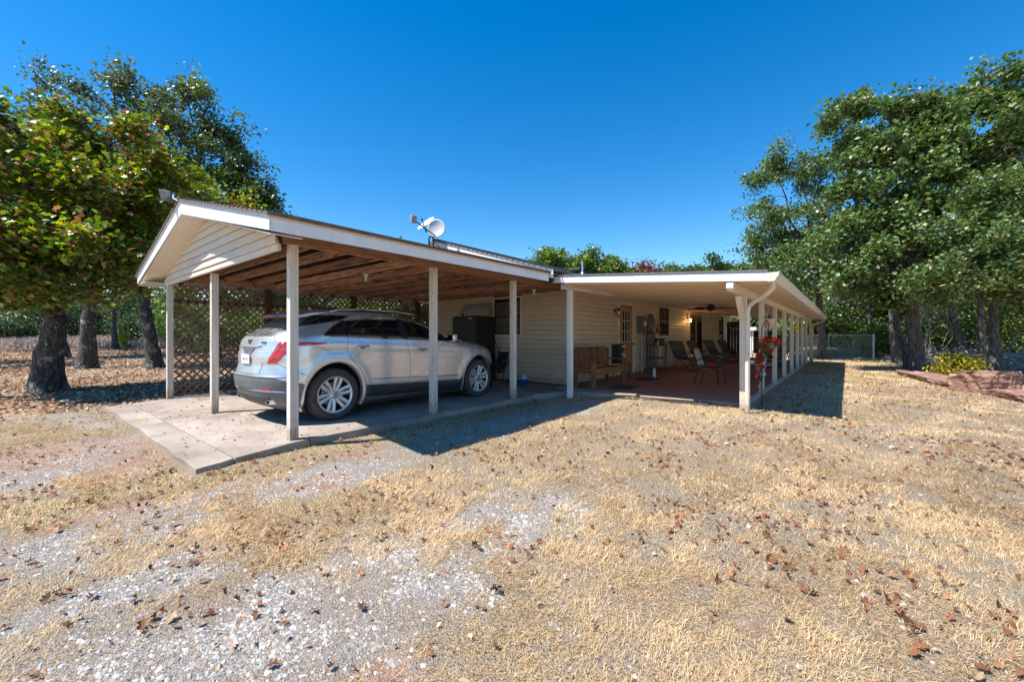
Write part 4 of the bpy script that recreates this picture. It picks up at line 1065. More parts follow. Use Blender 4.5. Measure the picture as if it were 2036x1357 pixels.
# wheels: tyre (with rim, spokes, nuts as sub-parts)
def make_wheel(cx_, cz_, s, lettering):
    c = (CX0+s*.0, CY0+cx_, cz_); R = .385; X0_ = .935
    def X(d): return CX0+s*(X0_-d)
    prof = [(.262, .03), (.275, .012), (.30, .002), (.335, .0), (.362, .012), (.379, .035), (.385, .06), (.385, .19), (.379, .215), (.36, .24), (.30, .25), (.262, .22)]
    m = MB(); n = 72; base = 0; mm = len(prof)
    for (r, d) in prof:
        for k in range(n):
            a = 2*pi*k/n; m.v.append((X(d), c[1]+r*cos(a), c[2]+r*sin(a)))
    for i in range(mm-1):
        for k in range(n): m.f.append((i*n+k, i*n+(k+1) % n, (i+1)*n+(k+1) % n, (i+1)*n+k))
    ty = m.build('wheel', MAT['tyre'], car, smooth=True)
    m = MB()
    for k in range(60):      # tread blocks
        a = 2*pi*k/60
        for j, dd in enumerate((.045, .085, .125, .165, .20)):
            a2 = a+(.02 if j % 2 else 0)
            p0 = Vector((X(dd-.014), c[1]+.386*cos(a2), c[2]+.386*sin(a2))); p1 = Vector((X(dd+.014), c[1]+.386*cos(a2+.012), c[2]+.386*sin(a2+.012)))
            m.bar(p0, p1, .030, .006, up=(0, cos(a2), sin(a2)))
    m.build('tread_block', MAT['tread'], ty, kind='stuff')
    def ring(prof, name, mat, n=56):
        m = MB()
        for (r, d) in prof:
            for k in range(n): a = 2*pi*k/n; m.v.append((X(d), c[1]+r*cos(a), c[2]+r*sin(a)))
        for i in range(len(prof)-1):
            for k in range(n): m.f.append((i*n+k, i*n+(k+1) % n, (i+1)*n+(k+1) % n, (i+1)*n+k))
        return m.build(name, MAT[mat], ty, smooth='auto')
    ring([(.250,.05),(.248,.028),(.256,.018),(.270,.014),(.280,.018),(.272,.034)], 'rim', 'rim')
    ring([(.245,.05),(.235,.10),(.23,.20),(.06,.20),(0.001,.20)], 'rim_barrel', 'rimdark')
    ring([(.17,.12),(.17,.135),(.06,.135),(.06,.12),(.17,.12)], 'brake_disc', 'galv', 40)
    ring([(.0001,.035),(.028,.035),(.034,.04),(.06,.045),(.082,.055),(.085,.11)], 'hub', 'rim', 36)
    ring([(.0001,.028),(.022,.028),(.026,.036)], 'centre_cap', 'badge', 20)
    for g in range(6):
        for o_ in (-.22, .22):
            ga = 2*pi*g/6+.26
            def P(r, a, d): return (X(d), c[1]+r*cos(a), c[2]+r*sin(a))
            m = MB(); r0, r1 = .068, .250
            rows = []
            for k in range(5):
                f = k/4; r = r0+(r1-r0)*f; a = ga+o_*(.75+.55*(1-f)*.9); hwid = (.017+.007*f)/r*.5*2.35; 
                dd = .046-.024*f
                rows.append([P(r, a-hwid, dd+.03), P(r, a-hwid, dd+.004), P(r, a-hwid*.25, dd), P(r, a, dd+.006), P(r, a+hwid*.25, dd), P(r, a+hwid, dd+.004), P(r, a+hwid, dd+.03)])
            vs = [p for r_ in rows for p in r_]; fs = [(i*7+j, i*7+j+1, (i+1)*7+j+1, (i+1)*7+j) for i in range(4) for j in range(6)]
            m.add(vs, fs); m.build('spoke', MAT['rim'], ty, smooth='auto')
        a = 2*pi*g/6+.26+pi/6
        m = MB(); m.tube([P(.052, a, .06), P(.052, a, .036)], .0125, 8); m.build('lug_nut', MAT['badge'], ty)
    if lettering:
        for word, ac in (('MICHELIN', 2.75), ('MICHELIN', 5.9)):
            for k, ch in enumerate(word):
                cu = bpy.data.curves.new('tyre_letter', 'FONT'); cu.body = ch; cu.size = .038; cu.align_x = 'CENTER'; cu.extrude = .0008
                o = bpy.data.objects.new('tyre_letter', cu); COL.objects.link(o); cu.materials.append(MAT['tread'])
                me_ = bpy.data.meshes.new_from_object(o); bpy.data.objects.remove(o); bpy.data.curves.remove(cu)
                o = bpy.data.objects.new('tyre_letter', me_); COL.objects.link(o)
                a = ac-(k-3.5)*.088; r = .305
                lx = Vector((0, sin(a), -cos(a))); ly = Vector((0, cos(a), sin(a))); lz = Vector((1, 0, 0))
                Mx = Matrix((lx, ly, lz)).transposed().to_4x4(); Mx.translation = Vector((X(-.0012), c[1]+r*cos(a), c[2]+r*sin(a)))-wloc(car)
                o.parent = ty; o.matrix_basis = Mx
    return ty
for cx_, cz_ in WHX:
    for s in (1, -1): make_wheel(cx_, cz_, s, s == 1)

# ================================================================ VEGETATION
def rand_frames(rs, n, up=.6, flat=None):
    nrm = rs.normal(size=(n, 3)); nrm[:, 2] = np.abs(nrm[:, 2])+up; nrm /= np.linalg.norm(nrm, axis=1)[:, None]
    a = rs.normal(size=(n, 3)); t = a-nrm*(a*nrm).sum(1)[:, None]; t /= np.linalg.norm(t, axis=1)[:, None]+1e-9
    return t, np.cross(nrm, t), nrm
LEAF_OAK = (np.array([(-.5,0,0),(-.28,.13,.03),(-.22,.34,.06),(.0,.15,.03),(.12,.36,.05),(.26,.13,.0),(.52,.0,-.08),(.26,-.13,.0),(.12,-.36,.05),(.0,-.15,.03),(-.22,-.34,.06),(-.28,-.13,.03)]),
            np.array([(0,1,11),(1,2,3),(1,3,9),(1,9,11),(11,9,10),(3,4,5),(3,5,7),(3,7,9),(9,7,8),(5,6,7)]))
LEAF_MID = (np.array([(-.5,0,0),(-.05,.24,.05),(.5,0,-.06),(-.02,-.24,.05),(.18,.34,.03),(.16,-.34,.03)]), np.array([(0,1,3),(1,2,3),(1,4,2),(3,2,5)]))
LEAF_LOW = (np.array([(-.5,0,0),(.02,.30,.06),(.5,0,-.05),(.0,-.30,.06)]), np.array([(0,1,2),(0,2,3)]))
def scatter(rs, P, size, tmpl, pal, wts, up=.6, svar=.35, frames=None, cvar=.16):
    T, Bn, Nn = frames if frames is not None else rand_frames(rs, len(P), up)
    tv, tf = tmpl; n = len(P); k = len(tv)
    s = size*(1-svar+2*svar*rs.rand(n)) if np.isscalar(size) else size
    V = P[:, None, :]+s[:, None, None]*(tv[None, :, 0:1]*T[:, None, :]+tv[None, :, 1:2]*Bn[:, None, :]+tv[None, :, 2:3]*Nn[:, None, :])
    F = (tf[None]+(np.arange(n)*k)[:, None, None]).reshape(-1, 3)
    pal = np.array(pal); ci = rs.choice(len(pal), n, p=np.array(wts)/sum(wts)); c = pal[ci]*(1-cvar+2*cvar*rs.rand(n))[:, None]*(1+.05*rs.normal(size=(n, 3)))
    C = np.repeat(np.clip(c, .002, 1), k, 0)
    return V.reshape(-1, 3), F, C
def npmesh_join(parts):
    V = []; F = []; C = []; o = 0
    for v, f, c in parts: V.append(v); F.append(f+o); C.append(c); o += len(v)
    return np.concatenate(V), np.concatenate(F), np.concatenate(C)
def tube_np(rs, pts, rad, n, rough=.0, flare=0, closed=True):
    pts = np.array(pts, float); m_ = len(pts)
    d = np.gradient(pts, axis=0); d /= np.linalg.norm(d, axis=1)[:, None]+1e-9
    a = np.array([1., 0, 0]) if abs(d[0][0]) < .8 else np.array([0, 1., 0])
    V = []
    for i in range(m_):
        u = a-d[i]*a.dot(d[i]); u /= np.linalg.norm(u); v = np.cross(d[i], u); a = u
        th = 2*np.pi*np.arange(n)/n
        r = rad[i]*(1+rough*rs.uniform(-1, 1, n))
        if flare: r = r*(1+flare*np.exp(-i*.9)*(.6+.6*np.cos(th*3+1.3)))
        V.append(pts[i]+r[:, None]*(np.cos(th)[:, None]*u+np.sin(th)[:, None]*v))
    V = np.concatenate(V); I = np.arange(m_-1)[:, None]*n; K = np.arange(n)[None]; K2 = (K+1) % n
    F = np.stack([(I+K).ravel(), (I+K2).ravel(), (I+n+K2).ravel(), (I+n+K).ravel()], -1)
    return V, F
def join_q(lst):
    V = []; F = []; o = 0
    for v, f in lst: V.append(v); F.append(f+o); o += len(v)
    return np.concatenate(V), np.concatenate(F)
def bend(rs, a, b_, n, j):
    a = np.array(a, float); b_ = np.array(b_, float); t = np.linspace(0, 1, n)[:, None]
    L_ = np.linalg.norm(b_-a); P = a+(b_-a)*t; P += np.cumsum(rs.normal(size=(n, 3))*j*L_/n**.5, 0)*np.sin(np.pi*t)
    P[:, 2] += -.10*L_*np.sin(np.pi*t[:, 0])*0+.06*L_*np.sin(np.pi*t[:, 0])
    return P
def tree(seed, spine, r0, blobs_, leafn, size, tmpl, pal, wts, label, group=None, barkm='bark', leafm='leaf', sigma=.42, name='oak_tree', nclump=None, limbr=.40, up=.6, trunk_sides=18, bare=0, inner=.0, flare=.30):
    """spine: trunk points from ground up; blobs: (centre, (rh, rv), clumps)"""
    rs = np.random.RandomState(seed); blobs = [(c, (a*.90, b_*.86), int(n*1.55)) for c, (a, b_), n in blobs_]; sigma *= .60; leafn *= .78; size *= 1.08
    base = spine[0]; root = thing(name, (base[0], base[1], base[2]), label, 'tree', group)
    sp = []
    for k in range(len(spine)-1):
        for t in np.linspace(0, 1, 5)[:-1]: sp.append(np.array(spine[k])*(1-t)+np.array(spine[k+1])*t)
    sp.append(np.array(spine[-1])); sp = np.array(sp); sp[1:-1] += rs.normal(size=sp[1:-1].shape)*r0*.08
    f = np.linspace(0, 1, len(sp)); rad = r0*(1-.42*f)*(1+.28*np.exp(-f*11))
    sp[0, 2] -= .15
    segs = [tube_np(rs, sp, rad, trunk_sides, .05, flare)]
    top = sp[-1]; skel = [sp[int(len(sp)*.55):]]
    cl = []
    for bi, (c, (rh, rv), nc) in enumerate(blobs):
        c = np.array(c, float)
        start = sp[-1-rs.randint(0, max(1, len(sp)//4))]
        P = bend(rs, start, c, 9, .07); rr = np.linspace(r0*limbr, r0*.09, 9); segs.append(tube_np(rs, P, rr, 8, .04)); skel.append(P[2:])
        ks = max(3, int(nc*.27)); u = rs.normal(size=(ks, 3)); u /= np.linalg.norm(u, axis=1)[:, None]; rr = rs.rand(ks)**.38*1.06
        sc = u*rr[:, None]; q = sc[rs.randint(0, ks, nc)]+rs.normal(size=(nc, 3))*.17
        cl.append(c+q*np.array([rh, rh, rv]))
    sk = np.concatenate(skel); cl = np.concatenate(cl)
    P_all = []; tone = []
    for c in cl:
        dd = np.linalg.norm(sk-c, axis=1)+.5*np.maximum(0, sk[:, 2]-c[2]); j = dd.argmin()
        B = bend(rs, sk[j], c, 5, .10); L_ = np.linalg.norm(c-sk[j])
        segs.append(tube_np(rs, B, np.linspace(min(.012+.012*L_, r0*.25), .005, 5), 4))
        tipdir = (c-sk[j])/(L_+1e-6)
        tip = c+tipdir*sigma*1.2+rs.normal(size=3)*.12
        segs.append(tube_np(rs, bend(rs, c, tip, 3, .1), np.array([.006,.004,.002]), 3))
        if rs.rand() < bare: continue
        n = int(leafn*rs.uniform(.5, 1.4)); t = rs.rand(n)[:, None]
        Q = B[2]+(tip-B[2])*(.25+.85*t)+rs.normal(size=(n, 3))*np.array([1, 1, .75])*sigma*rs.uniform(.55, 1.0)
        P_all.append(Q); tone.append(np.full(n, rs.uniform(.72, 1.22)))
    V, F = join_q(segs); np_mesh('trunk', V, F, MAT[barkm], root, smooth=True)
    P = np.concatenate(P_all)
    V, F, C = scatter(rs, P, size, tmpl, pal, wts, up); C = np.clip(C*np.repeat(np.concatenate(tone), len(tmpl[0]))[:, None], 0, 1)
    np_mesh('crown', V, F, MAT[leafm], root, col=C)
    return root
def G(px, py, d):     # ground contact of something seen at column px at distance d
    p = at(px, py, d); return np.array((p[0], p[1], hz(p[0], p[1])))
def blob(px, py, d, rx, ry, n): return (at(px, py, d), (rx*d/FPX, ry*d/FPX), n)

YG_ = [(.09,.16,.022),(.15,.23,.025),(.28,.35,.03),(.44,.42,.035),(.17,.08,.035),(.32,.15,.07)]
DK_ = [(.055,.095,.035),(.08,.135,.045),(.115,.175,.065),(.17,.22,.10),(.20,.12,.07)]
# --- left oaks
b0 = G(92, 780, 9.95)
tree(11, [b0, at(98, 700, 9.9), at(112, 640, 9.8), at(80, 585, 9.7), at(70, 545, 9.7)], .27,
     [blob(40, 480, 9.0, 130, 80, 26), blob(-80, 420, 9.0, 150, 120, 22), blob(170, 500, 9.6, 120, 70, 26), blob(280, 520, 11, 90, 45, 16), blob(120, 380, 10, 150, 90, 32), blob(60, 280, 10, 120, 90, 24),
      blob(230, 400, 11.2, 110, 80, 22), blob(330, 430, 12.2, 95, 60, 22), blob(270, 330, 12, 90, 60, 16), blob(200, 290, 11, 100, 70, 16), blob(-60, 300, 10, 130, 100, 14), blob(400, 400, 13, 80, 45, 10), blob(30, 545, 8.6, 110, 45, 14), blob(180, 575, 10.5, 100, 30, 12)],
     175, .135, LEAF_OAK, YG_, [26,26,17,8,13,10], 'nearest oak on the left, thick lichen patched trunk and yellow green browning leaves', barkm='bark', sigma=.40, up=.8, trunk_sides=24)
b0 = G(172, 733, 15.6)
tree(12, [b0, at(176, 650, 15.6), at(178, 590, 15.6), at(185, 530, 15.6)], .25,
     [blob(120, 255, 15, 90, 85, 20), blob(55, 200, 14.5, 50, 50, 8), blob(70, 150, 15, 18, 40, 4), blob(230, 225, 16, 80, 75, 20), blob(290, 190, 16.5, 50, 42, 10), blob(225, 160, 16, 24, 30, 5), blob(320, 255, 16.5, 75, 60, 18), blob(180, 350, 15.5, 110, 90, 22), blob(300, 350, 16, 110, 80, 22)],
     120, .12, LEAF_MID, DK_, [30,26,18,8,12], 'tall straight oak behind the nearest left oak, thin dark crown against the sky', 'oaks left of the carport', sigma=.48, up=.3, bare=.1)
b0 = G(306, 733, 15.6)
tree(13, [b0, at(302, 690, 15.6), at(290, 630, 15.6), at(282, 575, 15.6), at(290, 520, 15.8)], .24,
     [blob(400, 290, 17, 80, 70, 20), blob(430, 240, 17.5, 45, 50, 10), blob(370, 190, 17, 60, 50, 12), blob(455, 340, 17, 55, 50, 14), blob(340, 400, 16.5, 90, 60, 22), blob(460, 400, 17.5, 80, 40, 34), blob(525, 405, 18, 42, 32, 18), blob(260, 440, 15.5, 90, 60, 24), blob(380, 440, 16, 90, 50, 34), blob(530, 430, 18, 30, 20, 6), blob(300, 530, 15.6, 90, 40, 12)],
     150, .125, LEAF_MID, YG_[:2]+DK_[:3]+[(.16,.07,.035)], [16,12,22,22,14,14], 'leaning oak just left of the carport with leaves turning brown at the tips', 'oaks left of the carport', sigma=.46, up=.4)
b0 = G(124, 712, 20.1)
tree(14, [b0, at(120, 640, 20.1), at(118, 570, 20.1)], .22, [blob(60, 430, 20, 120, 90, 22), blob(180, 470, 21, 100, 70, 18), blob(0, 330, 20, 120, 90, 14)],
     120, .15, LEAF_LOW, DK_, [30,26,18,8,12], 'slim oak half hidden behind the nearest left oak', 'oaks left of the carport', sigma=.55)
b0 = G(229, 695, 26)
tree(15, [b0, at(226, 640, 26), at(228, 590, 26)], .16, [blob(230, 500, 26, 70, 60, 16), blob(270, 440, 27, 80, 60, 14), blob(170, 540, 26, 50, 30, 8)],
     110, .17, LEAF_LOW, YG_[:3]+DK_[:2], [20,20,8,20,20], 'thin small oak farthest from the camera among the left trees', 'oaks left of the carport', sigma=.6)
for sd_, px, d, lb in ((71, -330, 15, 'oak beyond the left edge of the photo, casting dappled shade'), (72, -620, 12.5, 'second oak beyond the left edge, farther round'), (73, -120, 24, 'oak at the left edge of the field'), (74, -900, 17, 'third oak beyond the left edge, nearest the road')):
    b0 = G(px, 720, d)
    tree(sd_, [b0, at(px-6, 640, d), at(px+5, 560, d)], .22, [blob(px, 400, d, 150, 90, 20), blob(px+150, 440, d, 110, 70, 14), blob(px-150, 430, d, 110, 70, 14), blob(px+20, 300, d, 120, 80, 12)],
         85, .15, LEAF_LOW, YG_[:3]+DK_[:3], [20,22,14,18,18,10], lb, 'oaks left of the carport', sigma=.5)
# two more behind the lattice
for sd_, px, d, lb in ((16, 430, 19, 'oak seen through the left half of the lattice'), (17, 640, 23, 'oak seen through the right half of the lattice')):
    b0 = G(px, 700, d)
    tree(sd_, [b0, at(px-4, 640, d), at(px+5, 600, d)], .2, [blob(px, 560, d, 100, 55, 18), blob(px+70, 600, d, 70, 35, 12), blob(px-80, 600, d, 70, 35, 10), blob(px+20, 660, d+3, 100, 25, 12)],
         110, .16, LEAF_LOW, YG_[:3]+DK_[:3], [20,22,14,18,18,10], lb, 'oaks left of the carport', sigma=.55)

# --- right grove
GR_ = [(.06,.10,.028),(.09,.15,.04),(.135,.21,.055),(.20,.28,.08),(.30,.36,.15),(.28,.13,.06)]
GW_ = [24,28,22,14,6,2]
def rtree(seed, px, py, d, r0, spx, blobs, label, n=125, size=.150, tm=LEAF_MID, barkm='bark2', pal=GR_, wt=GW_, sigma=.46, group='oaks of the right hand grove', **kw):
    b0 = G(px, py, d); sp = [b0]+[at(x, y, d) for x, y in spx]
    return tree(seed, sp, r0, blobs, n, size, tm, pal, wt, label, group, barkm, sigma=sigma, up=.5, **kw)
rtree(21, 1830, 742, 15.0, .235, [(1822, 700), (1818, 650), (1808, 600), (1795, 560)],
      [blob(1790, 470, 15, 110, 70, 26), blob(1700, 500, 15, 90, 60, 18), blob(1740, 380, 15.5, 90, 80, 24), blob(1690, 280, 15.5, 45, 50, 10), blob(1660, 235, 15.5, 28, 22, 5), blob(1715, 215, 15.5, 22, 30, 5), blob(1775, 215, 15.5, 26, 30, 6), blob(1780, 300, 15.5, 80, 60, 18), blob(1850, 390, 15, 90, 80, 24), blob(1900, 520, 14.5, 80, 50, 16), blob(1740, 570, 15, 90, 40, 14), blob(1700, 340, 15.5, 50, 60, 9)],
      'thickest oak of the right grove, sun spotted trunk behind the first red rock', n=190)
rtree(22, 1954, 757, 12.5, .10, [(1953, 700), (1950, 640), (1948, 590), (1950, 520)],
      [blob(1960, 480, 12.5, 110, 60, 26), blob(2040, 420, 12.5, 120, 90, 24), blob(1900, 560, 12, 80, 40, 16), blob(2000, 560, 12, 90, 45, 18), blob(1930, 400, 13, 90, 70, 18), blob(2090, 560, 12, 90, 60, 14)],
      'slender right grove oak with a board nailed to its trunk', n=220, size=.11)
rtree(23, 1982, 748, 14.0, .15, [(1980, 700), (1976, 650), (1972, 600), (1980, 520)],
      [blob(1950, 300, 15, 100, 80, 26), blob(1900, 240, 15.5, 60, 50, 12), blob(1985, 200, 15.5, 55, 40, 12), blob(1955, 175, 15.5, 40, 20, 6), blob(2040, 260, 15, 80, 80, 18), blob(1850, 260, 15.5, 45, 60, 9), blob(2060, 340, 14.5, 100, 80, 18), blob(1890, 330, 15, 90, 60, 16), blob(1845, 215, 15.5, 35, 25, 5)],
      'straight oak just right of the slender one, at the right edge of the grove', n=180)
rtree(24, 1912, 718, 21, .27, [(1905, 670), (1895, 640), (1890, 600)],
      [blob(1860, 580, 21, 80, 40, 16), blob(1930, 560, 21, 90, 50, 16), blob(1990, 500, 22, 100, 70, 16), blob(1830, 500, 22, 80, 60, 14), blob(1880, 420, 22, 100, 70, 16)],
      'broad dark oak in front of the brush pile', n=130, size=.16, tm=LEAF_LOW, sigma=.6)
rtree(25, 1636, 714, 23.5, .21, [(1634, 680), (1632, 630), (1626, 560), (1618, 500)],
      [blob(1560, 450, 24, 75, 65, 30), blob(1540, 350, 24, 36, 45, 14), blob(1580, 345, 24, 45, 40, 14), blob(1630, 365, 24, 50, 45, 16), blob(1640, 440, 24, 80, 70, 26), blob(1570, 540, 23.5, 70, 50, 20), blob(1650, 540, 23, 80, 50, 14), blob(1540, 490, 24.5, 40, 40, 8), blob(1525, 530, 25, 35, 28, 7)],
      'oak rising right beside the far end of the patio gutter', n=150, size=.155, tm=LEAF_LOW, sigma=.58, bare=.05)
for k, (px, py, lx, lb) in enumerate(((1778, 722, -6, 'left stem of the triple oak clump left of the thickest right oak'), (1793, 729, -9, 'middle stem of the triple oak clump'), (1806, 735, -22, 'right stem of the triple oak clump, curving left as it rises'))):
    d = 1.36*FPX/(py-HY)*.98
    rtree(26+k, px, py, d, .13, [(px+lx*.3, 690), (px+lx, 650), (px+lx*1.3, 600)], [blob(1750+25*k, 560-40*k, d, 80, 45, 12), blob(1700+40*k, 470, d+1, 80, 60, 10)], lb, n=120, size=.15, tm=LEAF_LOW, sigma=.55)
for k, (px, d, lb) in enumerate(((1727, 28, 'oak behind the chain link fence panel'), (1672, 33, 'far oak behind the fence, right of the gutter end tree'), (1560, 36, 'oak beyond the open far end of the patio'),
                                 (1870, 30, 'far oak seen between the thickest and the broad right oaks'), (2010, 27, 'far oak behind the brush pile at the right edge'), (2120, 20, 'oak just outside the right edge of the grove'))):
    b0 = G(px, 705, d); c = d/24.
    rtree(40+k, px, 705, d, .2, [(px-3, 660), (px+3, 620)], [blob(px, 560, d, 90, 60, 16), blob(px-70, 600, d, 70, 40, 9), blob(px+70, 580, d, 80, 50, 10), blob(px+10, 480, d+1, 90, 60, 12), blob(px+5, 640, d+1.5, 90, 25, 9)],
          lb, n=100, size=.0075*d, tm=LEAF_LOW, sigma=.027*d, limbr=.3, trunk_sides=10)
# --- canopy seen over the house roof
for k, (px, py, rx, ry, pal, wt, lb) in enumerate((
    (1095, 535, 48, 42, YG_[:3]+DK_[1:3], [24,26,10,20,20], 'rounded yellow green oak rising above the house roof, leftmost of that row'),
    (1165, 535, 42, 38, YG_[:3]+DK_[1:3], [22,24,8,24,22], 'second green oak above the roof, topped by a pointed tuft'),
    (1217, 545, 30, 32, YG_[:3]+DK_[1:3], [22,24,8,24,22], 'small green oak above the roof beside the red brown one'),
    (1268, 550, 34, 36, [(.16,.06,.04),(.22,.09,.06),(.12,.05,.035),(.26,.13,.09)], [30,30,25,15], 'red brown oak standing above the patio roof line'),
    (1350, 555, 48, 34, GR_[:4], [30,30,20,8], 'dark green oak above the patio roof, right of the red brown one'),
    (1420, 550, 42, 42, GR_[:4]+[(.2,.2,.05)], [26,30,20,10,6], 'dark green oak above the patio roof with a paler top'),
    (1460, 558, 46, 38, GR_[:4], [30,30,20,10], 'low dark oak above the patio roof, second from the right of that row'),
    (1500, 560, 48, 50, GR_[:4], [30,30,20,10], 'oak above the right part of the patio roof'))):
    d = 38+k*.8; b0 = G(px, 700, d)
    tree(60+k, [b0, at(px, 650, d), at(px+4, 610, d)], .22, [blob(px, py, d, rx*.9, ry*.7, 34), blob(px-rx*.5, py+18, d, rx*.6, ry*.5, 18), blob(px+rx*.55, py+15, d, rx*.6, ry*.5, 18), blob(px+rx*.1, py-ry*.45, d, rx*.35, ry*.3, 7), blob(px, py+50, d, rx, 25, 8)],
         110, .27, LEAF_LOW, pal, wt, lb, 'oaks rising behind the house', sigma=.75, limbr=.3, trunk_sides=8)

# --- bushes, junipers, understory
def bush(seed, c, rh, rv, n, size, pal, wts, label, name='shrub', cat='shrub', tmpl=LEAF_MID, leafm='leafdull', up=.4, group=None, ncl=14, stems=True):
    rs = np.random.RandomState(seed); z = hz(c[0], c[1]); root = thing(name, (c[0], c[1], z), label, cat, group)
    cc = rs.normal(size=(ncl, 3)); cc /= np.linalg.norm(cc, axis=1)[:, None]; cc *= rs.rand(ncl)[:, None]**.4
    cc = np.array([c[0], c[1], z+rv*.85])+cc*np.array([rh, rh, rv*.8]); cc[:, 2] = np.maximum(cc[:, 2], z+.1*rv)
    j = rs.randint(0, ncl, n); P = cc[j]+rs.normal(size=(n, 3))*np.array([rh, rh, rv])*.24; P[:, 2] = np.maximum(P[:, 2], z+.02)
    V, F, C = scatter(rs, P, size, tmpl, pal, wts, up); np_mesh('foliage', V, F, MAT[leafm], root, col=C)
    segs = [tube_np(rs, bend(rs, (c[0]+rs.uniform(-.1,.1)*rh, c[1]+rs.uniform(-.1,.1)*rh, z-.05), q, 4, .08), np.linspace(.03*rv, .004, 4), 5) for q in cc]
    V, F = join_q(segs); np_mesh('stem', V, F, MAT['bark2'], root)
    return root
JP = [(.035,.075,.03),(.06,.11,.04),(.09,.15,.05),(.13,.17,.05)]
for k, (px, d, rh, rv, lb) in enumerate(((22, 34, 1.6, 1.2, 'low bright juniper at the far left edge of the field'), (150, 38, 1.7, 2.6, 'upright juniper seen between the first two left trunks'), (215, 40, 1.5, 2.1, 'blue green juniper between the straight oak and the thin oak'),
                                         (262, 36, 1.7, 2.6, 'tall green juniper left of the leaning oak'), (280, 30, 1.3, 1.3, 'round bright juniper at the foot of the leaning oak'), (345, 30, 1.9, 2.4, 'dense shrub behind the left carport corner post'), (80, 40, 1.2, 2.6, 'dark juniper behind the nearest oak trunk'))):
    c = at(px, 680, d)
    bush(80+k, c, rh, rv, 5200, .20, JP, [24,30,26,14], lb, 'juniper', 'juniper', LEAF_LOW, 'needle', -.2, 'junipers along the field edge', 22)
for k, (px, d, rh, rv, lb) in enumerate(((400, 24, 2.0, 1.3, 'green bush behind the lattice near the leaning oak'), (520, 26, 2.2, 1.5, 'green bush behind the middle of the lattice'), (700, 30, 2.4, 1.6, 'green bush behind the right part of the lattice'), (600, 22, 1.5, 1.0, 'low bush behind the lattice beside the car roof'))):
    bush(95+k, at(px, 690, d), rh, rv, 4200, .17, YG_[:3]+DK_[1:3], [20,24,14,20,14], lb, 'shrub', 'shrub', LEAF_LOW, 'leafdull', .3, 'bushes behind the lattice', 18)
UP_ = [(.06,.11,.02),(.11,.17,.025),(.19,.24,.035),(.30,.30,.04),(.03,.055,.02)]
for k, (px, d, rh, rv, lb) in enumerate(((1700, 31, 2.2, 1.5, 'yellow green bush behind the chain link panel'), (1760, 27, 2.0, 1.3, 'yellow green bush left of the triple oak clump'), (1805, 24, 1.9, 1.6, 'bright bush between the triple clump and the thickest oak'),
                                         (1858, 23, 1.9, 1.4, 'bright yellow bush right of the thickest oak'), (1950, 24, 2.2, 1.6, 'bush behind the slender oak'), (2030, 22, 2.2, 1.9, 'dark green bush at the right edge of the photo'),
                                         (1590, 34, 2.6, 1.8, 'green bush beyond the far end of the patio'), (1650, 38, 3, 2.2, 'tall bush behind the fence corner'), (1530, 44, 3, 2.2, 'bush beyond the shed'), (1890, 30, 2.6, 2.6, 'tall bush behind the broad oak'), (2110, 18, 2.2, 1.6, 'bush beyond the right edge of the lawn'), (1990, 30, 3, 3.0, 'tall dark bush behind the brush pile'))):
    bush(110+k, at(px, 690, d), rh, rv, 5200, .0065*d, UP_, [26,26,18,8,22], lb, 'shrub', 'shrub', LEAF_LOW, 'leaf', .3, 'undergrowth of the right grove', 20)
bush(130, (2.60, 18.0), .50, .42, 3200, .075, [(.34,.30,.02),(.48,.38,.02),(.22,.25,.03),(.12,.16,.03),(.5,.33,.06)], [28,26,20,14,8], 'low yellow leaved bush behind the red rocks', 'yellow_bush', 'bush', LEAF_LOW, 'leafdull', .2, None, 26)
bush(131, G(251, 695, 25)[:2], .35, .55, 240, .17, YG_[:3]+[(.2,.09,.04)], [20,20,8,10], 'small leafy sapling standing on the dry field edge', 'sapling', 'sapling', LEAF_MID, 'leaf', .4, None, 6)

# --- far woods ring (one mass)
def woods():
    rs = np.random.RandomState(5); Ps = []; S = []
    for k in range(330):
        a = -2.0+4.0*rs.rand(); 
        R = rs.uniform(88, 125) if a < -.35 else rs.uniform(44, 66)
        x = R*sin(a-YAW*1); y = R*cos(a-YAW*1)
        if (-14 < x < 1 and 0 < y < 32): continue
        z = hz(x, y); H = rs.uniform(5, 8.5) if a > -.35 else rs.uniform(6, 10)
        n = 330; rw = rs.uniform(2.2, 3.8)
        u = rs.normal(size=(n, 3)); u /= np.linalg.norm(u, axis=1)[:, None]; u *= rs.rand(n)[:, None]**.35
        lump = rs.normal(size=(6, 3))*.5
        P = np.array([x, y, z+H*.52])+u*np.array([rw, rw, H*.5])+lump[rs.randint(0, 6, n)]*np.array([rw*.5, rw*.5, H*.2]); P[:, 2] = np.maximum(P[:, 2], z+.1)
        Ps.append(P)
    P = np.concatenate(Ps)
    V, F, C = scatter(rs, P, .74, LEAF_LOW, DK_+[(.12,.17,.035),(.20,.23,.05)], [18,22,18,6,6,20,14], .3)
    o = np_mesh('far_woods', V, F, MAT['leafdull'], col=C); tag(o, 'dark wood closing off the field and lawn in the distance', kind='stuff')
woods()

